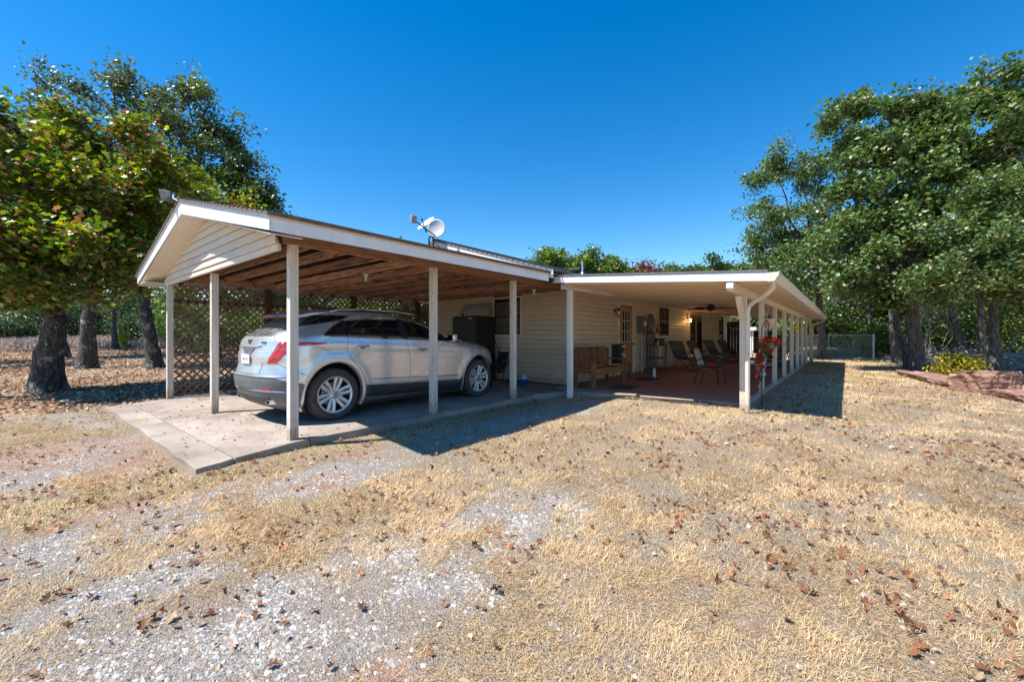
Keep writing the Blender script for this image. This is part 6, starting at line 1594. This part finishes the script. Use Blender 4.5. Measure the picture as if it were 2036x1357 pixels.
# ceiling fan
fx, fy = -3.2, 13.4; fz = zp(fx)-.034
fan = thing('ceiling_fan', (fx, fy, fz), 'black five bladed ceiling fan under the patio roof', 'ceiling fan')
MB().lathe([(0,0),(.085,0),(.07,-.05),(.03,-.06)], (fx, fy, fz), 20).build('canopy', MAT['black'], fan, smooth='auto')
MB().lathe([(.03,-.05),(.125,-.06),(.135,-.08),(.135,-.13),(.11,-.155),(.05,-.165),(.05,-.20),(.0,-.205)], (fx, fy, fz), 24).build('motor_housing', MAT['black'], fan, smooth='auto')
for k in range(5):
    a = 2*pi*k/5+.55; c_, s_ = cos(a), sin(a); m = MB()
    def R_(r, w_, z): return (fx+c_*r-s_*w_, fy+s_*r+c_*w_, fz+z)
    A = [(.20,-.05),(.20,.05),(.35,.07),(.66,.07),(.70,.03),(.70,-.03),(.66,-.07),(.35,-.07)]
    m.add([R_(r, w_, -.13+w_*.2-.0) for r, w_ in A]+[R_(r, w_, -.122+w_*.2) for r, w_ in A], [tuple(range(8)), tuple(reversed(range(8, 16)))]+[(i, (i+1) % 8, (i+1) % 8+8, i+8) for i in range(8)])
    bl = m.build('blade', MAT['blackmatte'], fan); m = MB(); m.bar(R_(.11, 0, -.12), R_(.23, 0, -.118), .035, .008); m.build('blade_arm', MAT['black'], bl)
MB().tube([(fx+.02, fy, fz-.2), (fx+.02, fy, fz-.42)], .003, 4).ball((fx+.02, fy, fz-.43), .012, 8, 5).build('pull_chain', MAT['black'], fan)

# patio chairs with sling seats
def patio_chair(label, sling='sling', group='sling patio chairs'):
    t = thing('patio_chair', (0, 0, 0), label, 'chair', group)
    for s in (-1, 1):
        m = MB(); m.tube([(.26, s*.27, 0), (.24, s*.27, .40), (.235, s*.28, .52), (.20, s*.285, .62), (.10, s*.285, .655), (-.10, s*.28, .65), (-.27, s*.25, .60)], .012, 8); m.build('front_leg', MAT['black'], t, smooth=True)
        m = MB(); m.tube([(-.33, s*.25, 0), (-.22, s*.25, .38), (-.24, s*.24, .45), (-.36, s*.23, .88)], .012, 8); m.build('rear_leg', MAT['black'], t, smooth=True)
        m = MB(); m.tube([(-.22, s*.235, .39), (.24, s*.25, .42)], .011, 6); m.build('seat_rail', MAT['black'], t)
    MB().tube([(-.36, -.23, .88), (-.375, -.12, .905), (-.375, .12, .905), (-.36, .23, .88)], .011, 6).build('top_rail', MAT['black'], t, smooth=True)
    MB().tube([(-.22, -.25, .37), (-.22, .25, .37)], .010, 6).build('cross_bar', MAT['black'], t)
    m = MB(); n = 8; V = []
    for i in range(n+1):
        f = i/n; x = -.21+.46*f; z = .395+.03*f-.03*sin(pi*f)
        for j in range(7): y = -.235+.47*j/6; V.append((x, y, z-.012*sin(pi*j/6)))
    m.add(V, [(i*7+j, i*7+j+1, (i+1)*7+j+1, (i+1)*7+j) for i in range(n) for j in range(6)]); o = m.build('seat', MAT[sling], t, smooth=True); o.modifiers.new('t', 'SOLIDIFY').thickness = .006
    m = MB(); V = []
    for i in range(n+1):
        f = i/n; x = -.235-.135*f; z = .47+.42*f
        for j in range(7): y = -.225+.45*j/6; V.append((x-.025*sin(pi*j/6), y, z))
    m.add(V, [(i*7+j, i*7+j+1, (i+1)*7+j+1, (i+1)*7+j) for i in range(n) for j in range(6)]); o = m.build('backrest', MAT[sling], t, smooth=True); o.modifiers.new('t', 'SOLIDIFY').thickness = .006
    return t
ch = patio_chair('black framed patio chair with beige sling, alone in the middle of the patio')
ch.location = (-2.66, 11.15, FZ); ch.rotation_euler = (0, 0, radians(-4))
for x, y, r_, lb in ((-2.25, 17.6, 200, 'beige sling chair facing the low table, seen between the posts'), (-2.7, 19.4, 160, 'dark patio chair beyond the low table'), (-3.3, 16.8, 20, 'sling chair behind the lone chair, turned towards the posts')):
    dup(ch, (x, y, FZ), radians(r_), label=lb)
# reclining loungers
def lounger(label):
    t = thing('zero_gravity_lounger', (0, 0, 0), label, 'lounger', 'dark reclining loungers along the wall')
    side = [(-.62, 1.02), (-.40, .62), (-.25, .40), (.05, .36), (.30, .46), (.55, .30), (.80, .10)]
    for s in (-1, 1):
        m = MB(); m.tube([(x, s*.29, z) for x, z in side], .013, 8); m.build('side_rail', MAT['black'], t, smooth=True)
        m = MB(); m.tube([(-.35, s*.31, .02), (-.10, s*.31, .30), (.20, s*.31, .58), (.28, s*.31, .62)], .012, 8); m.build('leg', MAT['black'], t, smooth=True)
        m = MB(); m.tube([(.45, s*.31, .02), (.15, s*.31, .28), (-.25, s*.31, .60)], .012, 8); m.build('leg', MAT['black'], t, smooth=True)
        m = MB(); m.bar((-.32, s*.33, .62), (.26, s*.33, .635), .05, .018); m.build('armrest', MAT['black'], t, bevel=.004)
    MB().tube([(-.36, -.31, .02), (-.36, .31, .02)], .011, 6).build('foot_bar', MAT['black'], t)
    MB().tube([(.46, -.31, .02), (.46, .31, .02)], .011, 6).build('foot_bar', MAT['black'], t)
    m = MB(); pts = []
    for (x0, z0), (x1, z1) in zip(side[:-1], side[1:]):
        for k in range(4): pts.append((x0+(x1-x0)*k/4, z0+(z1-z0)*k/4))
    pts.append(side[-1]); V = []
    for x, z in pts:
        for j in range(5): V.append((x, -.28+.56*j/4, z-.03*sin(pi*j/4)+.005))
    m.add(V, [(i*5+j, i*5+j+1, (i+1)*5+j+1, (i+1)*5+j) for i in range(len(pts)-1) for j in range(4)]); o = m.build('sling', MAT['slingdark'], t, smooth=True); o.modifiers.new('t', 'SOLIDIFY').thickness = .006
    m = MB(); m.box(-.60, -.22, .93, -.50, .22, 1.03); m.build('pillow', MAT['slingdark'], t, bevel=.03)
    return t
lg = lounger('dark reclining lounger nearest the baker\'s rack'); lg.location = (-4.55, 15.6, FZ); lg.rotation_euler = (0, 0, radians(-35))
for x, y, r_, lb in ((-4.4, 17.4, -20, 'dark reclining lounger in front of the glazed patio doors'), (-4.6, 20.6, -30, 'dark reclining lounger past the glazed doors, left of a pair'), (-4.35, 22.2, -25, 'dark reclining lounger nearest the dark panel')):
    dup(lg, (x, y, FZ), radians(r_), label=lb)
lt_ = thing('side_table', (-4.2, 16.5, FZ), 'small dark table between the two nearer loungers', 'side table')
MB().lathe([(0,.46),(.25,.46),(.25,.48),(0,.48)], (-4.2, 16.5, FZ), 20).build('table_top', MAT['black'], lt_); MB().tube([(-4.2, 16.5, FZ), (-4.2, 16.5, .51)], .02, 8).lathe([(0,0),(.17,0),(.17,.02),(0,.02)], (-4.2, 16.5, FZ), 18).build('pedestal', MAT['black'], lt_)
# dark privacy panel at the end of the patio
pn = thing('privacy_panel', (-4.6, 24.6, FZ), 'tall dark brown panel closing part of the patio\'s far end', 'panel')
for k in range(6):
    m = MB(); x = -5.02+k*.14; m.box(x, 24.60, .08, x+.134, 24.62, 1.98); m.build('panel_board', MAT['panel'], pn)
m = MB(); m.box(-5.04, 24.58, 1.982, -4.17, 24.64, 2.03); m.build('cap_rail', MAT['darkwood'], pn)
for x in (-5.04, -4.16): m = MB(); m.box(x-.03, 24.623, FZ, x+.03, 24.68, 1.98); m.build('post', MAT['darkwood'], pn)
# low table with bottle
lt = thing('coffee_table', (-2.0, 14.1, FZ), 'low patio table with white pedestal leg and dark top behind the posts', 'table')
MB().box(-2.35, 13.6, .455, -1.66, 14.75, .48).build('table_top', MAT['tabletop'], lt, bevel=.004)
MB().box(-2.36, 13.59, .43, -1.65, 14.76, .452).build('table_frame', MAT['galv'], lt)
for y in (13.8, 14.55): MB().lathe([(0,0),(.10,0),(.085,.06),(.05,.14),(.07,.24),(.09,.32),(.09,.378)], (-2.0, y, FZ), 16).build('pedestal', MAT['whitepl'], lt, smooth='auto')
t = thing('water_bottle', (-1.85, 13.75, .48), 'clear pale blue plastic bottle on the low patio table', 'bottle'); MB().lathe([(0,0),(.04,0),(.042,.02),(.042,.17),(.015,.22),(.015,.24)], (-1.85, 13.75, .481), 14).build('bottle_body', MAT['jug'], t, smooth='auto'); MB().lathe([(.017,.24),(.017,.26),(0,.26)], (-1.85, 13.75, .481), 10).build('cap', MAT['whitepl'], t)
# covered grill
gr_ = thing('covered_grill', (-2.75, 21.8, FZ), 'barbecue grill under a black cover behind the patio posts', 'grill')
m = MB(); P0 = [(-3.2,-.3),(3.2,-.3)]
V = []
for z, a, b_ in ((.12,.52,.33),(.5,.50,.32),(.85,.50,.31),(.9,.60,.33),(1.05,.52,.30),(1.16,.36,.20),(1.19,.2,.1)):
    for k in range(24):
        th = 2*pi*k/24; f = 1/max(abs(cos(th)), abs(sin(th)))**.75; V.append((-2.75+a*cos(th)*f*(1+.03*sin(5*th)), 21.8+b_*sin(th)*f, z+FZ))
m.add(V, [(i*24+k, i*24+(k+1) % 24, (i+1)*24+(k+1) % 24, (i+1)*24+k) for i in range(6) for k in range(24)]+[tuple(range(144, 168))]); m.build('cover', MAT['blackmatte'], gr_, smooth=True)
for dx in (-.4, .4): MB().lathe([(.06,-.02),(.06,.02),(0,.02)], (-2.75+dx, 21.6, FZ+.06), 12, 'x').build('wheel', MAT['blackmatte'], gr_)
# wooden reclining chair by the posts
wc = thing('wooden_lounge_chair', (-1.85, 18.9, FZ), 'wooden slatted lounge chair leaning back against the patio posts', 'chair')
for k in range(5):
    y = 18.62+k*.115; m = MB(); m.bar((-2.0, y, .30), (-1.56, y, 1.02), .105, .02, up=(1,0,0)); m.build('back_slat', MAT['benchseat'], wc, bevel=.003)
for k in range(4): m = MB(); x = -2.55+k*.13; m.box(x, 18.58, .34-.02*k, x+.12, 19.12, .36-.02*k); m.build('seat_slat', MAT['benchseat'], wc, bevel=.003)
for y in (18.57, 19.14):
    m = MB(); m.bar((-2.6, y, .36), (-1.85, y, .06), .03, .08); m.build('side_rail', MAT['darkwood'], wc); m = MB(); m.bar((-2.55, y, .05), (-2.5, y, .60), .06, .03); m.build('leg', MAT['darkwood'], wc)
    m = MB(); m.bar((-2.6, y, .61), (-1.8, y, .60), .10, .022); m.build('armrest', MAT['benchseat'], wc)
    m = MB(); m.bar((-1.62, y, .05), (-1.78, y, .66), .05, .03); m.build('leg', MAT['darkwood'], wc)
t = thing('storage_bin', (-1.62, 22.8, FZ), 'pale blue grey storage bin stacked by the far posts', 'bin'); MB().box(-1.9, 22.4, FZ, -1.5, 23.2, .42).build('tub', MAT['greypl'], t, bevel=.02); MB().box(-1.92, 22.38, .421, -1.48, 23.22, .47).build('lid', MAT['whitepl'], t, bevel=.015)
# hanging baskets
def hang(x, y, zb, r, h, mat, label, ztop):
    t = thing('hanging_pot', (x, y, zb), label, 'hanging pot', 'pots hanging along the patio posts')
    MB().lathe([(0,0),(r*.72,0),(r*.78,.01),(r,h*.86),(r*1.09,h*.87),(r*1.09,h),(r*.98,h),(r*.9,h*.8),(0,h*.78)], (x, y, zb), 24).build('pot', MAT[mat], t, smooth='auto')
    for k in range(3):
        a = 2*pi*k/3+.4; MB().tube([(x+r*cos(a), y+r*sin(a), zb+h), (x, y, zb+h+.19)], .004, 5).build('hanger_cord', MAT['whitepl'], t)
    MB().tube([(x, y, zb+h+.19), (x, y, ztop-.03), (x+.02, y, ztop), (x, y, ztop+.012)], .004, 5).build('hook', MAT['whitepl'], t)
    return t
zbm = zp(XB)-.016
t = hang(-1.40, 11.05, 1.49, .125, .175, 'terracotta', 'peach coloured hanging pot on white cords between the first posts', zbm-.152); sprig(t, -1.40, 11.05, 1.64, .09, .07, 90, .04, [(.03,.05,.02),(.05,.08,.02)], [1,1], 8)
t = hang(-1.40, 17.15, 1.48, .115, .17, 'yellow', 'yellow hanging pot between the middle posts', zbm-.152)
fd = thing('bird_feeder', (-1.9, 14.2, 1.9), 'hanging feeder with clear tube and red base under the patio roof', 'feeder')
MB().lathe([(0,0),(.05,0),(.05,.18),(.03,.22),(0,.24)], (-1.9, 14.2, 1.82), 14).build('tube', MAT['bulb'], fd, smooth='auto'); MB().lathe([(0,-.05),(.08,-.04),(.09,-.01),(.05,0)], (-1.9, 14.2, 1.82), 16).build('base', MAT['red'], fd, smooth='auto'); MB().tube([(-1.9, 14.2, 2.05), (-1.9, 14.2, zp(-1.9)-.015)], .003, 4).build('wire', MAT['black'], fd)
# shepherd's hook with red flowers
hk = thing('shepherds_hook', (-1.22, 8.75, -.02), 'thin black shepherd\'s crook pole standing outside the patio posts', 'plant hook')
bx0, by0 = -1.22, 8.75
MB().tube([(bx0, by0, -.1), (bx0, by0, 1.38), (bx0+.02, by0+.05, 1.50), (bx0+.05, by0+.17, 1.56), (bx0+.07, by0+.27, 1.50), (bx0+.07, by0+.28, 1.42), (bx0+.06, by0+.24, 1.39)], .008, 8).build('pole', MAT['black'], hk, smooth=True)
MB().tube([(bx0, by0, .92), (bx0-.06, by0-.10, 1.20), (bx0-.09, by0-.16, 1.25), (bx0-.11, by0-.2, 1.20)], .006, 6).build('arm', MAT['black'], hk, smooth=True)
fb = thing('flower_basket', (bx0+.07, by0+.25, 1.1), 'bright red trailing flowers in a basket hanging from the crook pole', 'flower basket')
fx0, fy0 = bx0+.07, by0+.25
MB().lathe([(0,0),(.07,.0),(.11,.10),(.115,.10),(.1,.09),(0,.08)], (fx0, fy0, 1.04), 16).build('basket', MAT['twig'], fb)
MB().tube([(fx0, fy0-.1, 1.14), (fx0, fy0, 1.39), (fx0, fy0+.1, 1.14)], .003, 4).build('hanger_wire', MAT['black'], fb)
rs_ = np.random.RandomState(6)
cl_ = [((fx0, fy0, 1.16), (.13,.15,.05), 130), ((fx0+.10, fy0+.22, 1.15), (.05,.09,.04), 40), ((fx0-.07, fy0-.12, 1.06), (.06,.05,.07), 60), ((fx0-.10, fy0-.17, .88), (.05,.05,.08), 45), ((fx0-.10, fy0-.18, .70), (.04,.04,.08), 36), ((fx0-.11, fy0-.19, .50), (.03,.04,.09), 26), ((fx0-.0, fy0-.02, 1.02), (.07,.07,.07), 36)]
FP = np.concatenate([np.array(c)+rs_.normal(size=(n, 3))*np.array(r)*.75 for c, r, n in cl_]); GP = np.concatenate([np.array(c)+np.array([0,0,-.03])+rs_.normal(size=(n*2, 3))*np.array(r)*.8 for c, r, n in cl_])
V, F, C = scatter(rs_, GP, .045, LEAF_MID, [(.06,.12,.02),(.10,.18,.03),(.16,.22,.04)], [3,3,1], .2); np_mesh('leaves', V, F, MAT['leafdull'], fb, col=C)
PT = (np.array([(0,0,0),(.5,.18,.12),(.5,-.18,.12),(-.5,.18,.12),(-.5,-.18,.12),(.18,.5,.12),(-.18,.5,.12),(.18,-.5,.12),(-.18,-.5,.12)]), np.array([(0,2,1),(0,3,4),(0,5,6),(0,8,7)]))
V, F, C = scatter(rs_, FP, .062, PT, [(.75,.02,.01),(.85,.05,.015),(.65,.01,.02),(.8,.1,.03)], [4,3,2,1], .3); np_mesh('petals', V, F, MAT['petal'], fb, col=C)

# --- carport objects
cb = thing('black_cabinet', (-8.33, 8.45, 0), 'tall black cabinet standing against the siding in front of the car', 'cabinet')
MB().box(-8.80, 8.06, .03, -7.875, 8.86, 1.82).build('cabinet_body', MAT['blackmatte'], cb, bevel=.012)
for a, b_ in ((-8.79, -8.345), (-8.335, -7.885)): MB().box(a, 8.035, .06, b_, 8.058, 1.80).build('door', MAT['black'], cb, bevel=.006)
MB().box(-8.12, 8.030, 1.735, -8.02, 8.036, 1.76).build('name_plate', MAT['whitepl'], cb)
for x in (-8.39, -8.29): MB().tube([(x, 8.03, .9), (x, 8.0, .93), (x, 8.0, 1.17), (x, 8.03, 1.2)], .008, 6).build('handle', MAT['black'], cb)
pc = thing('pet_carrier', (-8.2, 8.45, 1.82), 'grey plastic pet carrier on top of the black cabinet', 'pet carrier')
def tub(z0, z1, a0, b0_, a1, b1, name, mat):
    m = MB(); x, y = -8.22, 8.42
    m.add([(x-a0, y-b0_, z0), (x+a0, y-b0_, z0), (x+a0, y+b0_, z0), (x-a0, y+b0_, z0), (x-a1, y-b1, z1), (x+a1, y-b1, z1), (x+a1, y+b1, z1), (x-a1, y+b1, z1)], [(0,3,2,1),(4,5,6,7),(0,1,5,4),(1,2,6,5),(2,3,7,6),(3,0,4,7)])
    return m.build(name, MAT[mat], pc, bevel=.02)
tub(1.822, 2.0, .30, .20, .345, .235, 'lower_shell', 'greypl'); tub(2.002, 2.03, .365, .25, .365, .25, 'rim', 'greypl'); tub(2.032, 2.17, .345, .235, .29, .18, 'upper_shell', 'greypl')
m = MB()
for k in range(9):
    for j in range(2): m.box(-8.42+k*.048, 8.205+j*.016, 2.075+j*.035, -8.42+k*.048+.026, 8.215+j*.016, 2.093+j*.035)
m.build('vent_slots', MAT['blackmatte'], pc)
t = pot('green_plant', -8.66, 8.35, 1.821, .06, .08, 'blackmatte', 'small bright green plant on the cabinet left of the pet carrier', 'plant'); sprig(t, -8.66, 8.35, 1.88, .12, .10, 90, .05, [(.12,.28,.03),(.08,.2,.02)], [1,1], 9)
jg = thing('fluid_jug', (-6.45, 8.35, 0), 'plastic jug half full of blue fluid standing by the siding', 'jug')
MB().box(-6.53, 8.27, .002, -6.37, 8.43, .155).build('blue_fluid', MAT['blue'], jg, bevel=.02)
MB().lathe([(.10,.156),(.105,.17),(.095,.20),(.06,.25),(.025,.275),(.02,.28)], (-6.45, 8.35, 0), 16).build('shoulder', MAT['jug'], jg, smooth='auto'); MB().lathe([(.024,.28),(.024,.305),(0,.305)], (-6.45, 8.35, 0), 12).build('cap', MAT['whitepl'], jg)
fc = thing('folded_camp_chair', (-7.3, 8.6, 0), 'dark folded camp chair leaning on the siding right of the cabinet', 'camp chair')
for (a, b_) in (((-7.62, 8.45, .0), (-7.60, 8.78, 1.0)), ((-7.28, 8.45, .0), (-7.26, 8.78, .95)), ((-7.6, 8.5, .02), (-7.1, 8.72, .70)), ((-7.85, 8.7, 1.35), (-7.45, 8.55, .75))): MB().tube([a, b_], .012, 6).build('frame_tube', MAT['black'], fc)
m = MB(); m.add([(-7.60, 8.50, .25), (-7.28, 8.50, .25), (-7.27, 8.70, .82), (-7.59, 8.70, .82), (-7.60, 8.53, .25), (-7.28, 8.53, .25), (-7.27, 8.73, .82), (-7.59, 8.73, .82)], [(0,1,2,3),(7,6,5,4),(0,4,5,1),(1,5,6,2),(2,6,7,3),(3,7,4,0)]); m.build('fabric', MAT['blackmatte'], fc)
for z in (.32, .58): MB().tube([(-7.3, 8.47, z), (-6.95, 8.50, z)], .008, 6).build('frame_tube', MAT['galv'], fc)
ho = thing('garden_hose', (-7.0, 8.45, 0), 'dark green hose coiled at the foot of the siding', 'hose'); MB().tube([(-7.0+.17*cos(k*.5)*(1-.002*k), 8.55+.13*sin(k*.5), .015+.004*k*.3) for k in range(60)], .011, 6).build('coil', M('green_hose', (.02,.06,.03), rough=.5), ho, smooth=True)

# satellite dishes on the roof
def dish(c, nrm, R_, foot, arm_end, label, lnb=True):
    t = thing('satellite_dish', foot, label, 'satellite dish')
    c = Vector(c); nrm = Vector(nrm).normalized(); q = nrm.to_track_quat('Z', 'Y').to_matrix()
    m = MB(); V = []; rings = 7; n = 32
    for i in range(rings+1):
        r = R_*i/rings
        for k in range(n):
            a = 2*pi*k/n; p = c+q@Vector((r*cos(a)*.94, r*sin(a), .22*r*r/R_-.08*R_)); V.append(tuple(p))
    m.add(V, [(i*n+k, i*n+(k+1) % n, (i+1)*n+(k+1) % n, (i+1)*n+k) for i in range(rings) for k in range(n)]); o = m.build('reflector', MAT['dish'], t, smooth=True); s = o.modifiers.new('t', 'SOLIDIFY'); s.thickness = .012
    bk = c-nrm*.10
    MB().tube([foot, tuple(Vector(foot)+Vector((0,0,.22))), tuple(bk)], .022, 8).build('mast', MAT['blackmatte'], t)
    lo = c+q@Vector((0, 0, 0))-Vector((0,0,R_*.85))
    MB().tube([tuple(bk), tuple(lo+nrm*.02), arm_end], .014, 6).build('feed_arm', MAT['blackmatte'], t)
    if lnb:
        e = Vector(arm_end); m = MB(); m.bar(e+Vector((-.02,0,-.07)), e+Vector((.02,0,.09)), .13, .06); m.build('receiver', MAT['greypl'], t, bevel=.008)
        MB().tube([tuple(e), tuple(e+(c-e).normalized()*.10)], .025, 8).build('receiver_horn', MAT['whitepl'], t)
    else: MB().ball(arm_end, .025).build('receiver', MAT['blackmatte'], t)
    m = MB(); f_ = Vector(foot)
    for dx, dy in ((.16, .1), (-.16, .12)): m.tube([tuple(f_+Vector((0,0,.15))), (f_.x+dx, f_.y+dy, f_.z-.03)], .01, 6)
    m.build('brace', MAT['blackmatte'], t)
    return t
c1 = at(868, 455, 9.6); c2 = at(848, 446, 10.0); ft = at(853, 492, 9.7); ft2 = (ft[0]+.06, ft[1]+.08, ft[2])
dish(c1, (.55, -.70, .12), .225, tuple(ft), tuple(at(822, 437, 9.0)), 'round grey satellite dish facing the camera, in front of the other dish')
dish(c2, (-.05, -.55, .55), .25, (ft2[0], ft2[1], ft2[2]+.004), tuple(at(839, 436, 9.6)), 'pale satellite dish tipped skyward behind the round one', False)

# --- yard objects
bo = thing('loose_board', (-3.6, 8.0, 0), 'weathered tan board lying across the patio front edge', 'board')
p_ = on_ground(1241, 788, .03); MB().bar((p_[0]-.25, p_[1]-.02, .055), (p_[0]+.22, p_[1]+.10, .06), .13, .03).build('board_plank', MAT['board'], bo, bevel=.004)
MB().bar((p_[0]+.30, p_[1]+.10, .04), (p_[0]+1.3, p_[1]+.22, .045), .07, .03).build('board_plank', MAT['board'], bo, bevel=.004)
gm = thing('rubber_mat', (-2.0, 7.6, 0), 'dark mesh mat lying in the grass before the patio', 'mat')
q = [on_ground(*p)[:2] for p in ((1332, 809), (1362, 797), (1443, 801), (1408, 817))]; m = MB(); m.prism([tuple(x) for x in q], 'z', hz(*q[0])+.005, max(hz(*x) for x in q)+.03); m.build('mat_sheet', MAT['mat'], gm)
p_ = on_ground(986, 1170); db = thing('seed_pods', (p_[0], p_[1], hz(p_[0], p_[1])), 'cluster of dark twisted seed pods on the gravel edge of the lawn', 'seed pods')
for k, (a, b_, l_) in enumerate(((.2, .0, .05), (2.6, .01, .045), (4.2, .02, .03), (1.2, .015, .035))):
    z = hz(p_[0], p_[1])+.02+b_*.6; MB().tube([(p_[0], p_[1], z), (p_[0]+l_*.5*cos(a), p_[1]+l_*.5*sin(a), z+.008), (p_[0]+l_*cos(a), p_[1]+l_*sin(a), z)], [.004, .007, .005], 8).build('pod', MAT['blackmatte'], db, smooth=True)
p_ = on_ground(1487, 800, 0); t = thing('splash_block', (p_[0], p_[1], 0), 'small white splash block at the foot of the downspout', 'splash block'); MB().box(p_[0]-.06, p_[1]-.12, -.05, p_[0]+.06, p_[1]+.02, .035).build('block', MAT['whitepl'], t, bevel=.008)
bd = at(1938, 706, 12.4); t = thing('tree_board', tuple(bd), 'pale board nailed across the slender oak trunk', 'board'); MB().bar((bd[0]-.10, bd[1]-.06, bd[2]), (bd[0]+.10, bd[1]+.06, bd[2]), .09, .05).build('board_plank', MAT['board'], t, bevel=.004)

# chain link fence
fe = thing('chain_link_fence', tuple(G(1650, 705, 26.5)), 'silver chain link fence running behind the patio\'s far end', 'fence')
FP_ = [G(1737, 718, 22.3), G(1648, 708, 26.5), G(1612, 706, 30), G(1560, 704, 33), G(1440, 700, 37)]
fpts = [FP_[0]]
for a, b_ in zip(FP_[:-1], FP_[1:]):
    n = max(1, int(round(np.linalg.norm(b_[:2]-a[:2])/3.0)))
    for k in range(1, n+1): p = a+(b_-a)*k/n; fpts.append(np.array([p[0], p[1], hz(p[0], p[1])]))
H_ = 1.40
for k, p in enumerate(fpts):
    r = .045 if k == 0 else .026; MB().tube([tuple(p-np.array([0,0,.1])), tuple(p+np.array([0,0,H_+(.06 if k == 0 else .02)]))], r, 10).build('post', MAT['galv'], fe, smooth='auto')
for a, b_ in zip(fpts[:-1], fpts[1:]):
    u = np.array([0,0,1.]); MB().tube([tuple(a+u*H_), tuple(b_+u*H_)], .02, 8).build('top_rail', MAT['galv'], fe, smooth='auto')
    L_ = np.linalg.norm(b_-a); e = (b_-a)/L_; sp = .13; m = MB(); h = H_-.08
    for sgn in (1, -1):
        k = -int(h/sp)-1
        while k*sp < L_+h:
            s0 = k*sp; pts = []
            lo, hi = max(0, (s0 if sgn > 0 else s0-h)), min(L_, (s0+h if sgn > 0 else s0))
            if hi-lo > .05:
                z_at = (lambda s: (s-s0)) if sgn > 0 else (lambda s: (s0-s))
                P0 = a+e*lo+u*(.05+z_at(lo)); P1 = a+e*hi+u*(.05+z_at(hi)); m.tube([tuple(P0), tuple(P1)], .0035, 3, cap=False)
            k += 1
    m.build('wire_mesh', MAT['galv'], fe, kind='stuff')

# open shed beyond the patio
s0 = at(1496, 690, 31); s1 = at(1572, 690, 35); e = (s1-s0); e[2] = 0; L_ = np.linalg.norm(e); e /= L_; nrm = np.array([-e[1], e[0], 0]); zg = hz(s0[0], s0[1])
sh_ = thing('garden_shed', (s0[0], s0[1], zg), 'low open shed with pale roof edge beyond the patio', 'shed')
def Q(u, v, z): p = s0+e*u+nrm*v; return (p[0], p[1], zg+z)
def obox(u0, v0, z0, u1, v1, z1, name, mat):
    m = MB(); m.add([Q(u0,v0,z0),Q(u1,v0,z0),Q(u1,v1,z0),Q(u0,v1,z0),Q(u0,v0,z1),Q(u1,v0,z1),Q(u1,v1,z1),Q(u0,v1,z1)], [(0,3,2,1),(4,5,6,7),(0,1,5,4),(1,2,6,5),(2,3,7,6),(3,0,4,7)]); return m.build(name, MAT[mat], sh_)
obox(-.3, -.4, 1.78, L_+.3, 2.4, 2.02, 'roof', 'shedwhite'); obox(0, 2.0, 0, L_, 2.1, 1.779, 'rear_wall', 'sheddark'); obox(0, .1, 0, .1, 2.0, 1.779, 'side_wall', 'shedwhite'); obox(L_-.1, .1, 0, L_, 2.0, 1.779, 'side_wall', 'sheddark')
for k in range(4): u_ = .05+(L_-.1)*k/3; obox(u_-.05, -.05, 0, u_+.05, .05, 1.779, 'post', 'shedwhite')
for o in list(bpy.data.objects):
    if o.type == 'MESH' and o.parent is None and 'label' not in o: print('UNLABELLED', o.name)
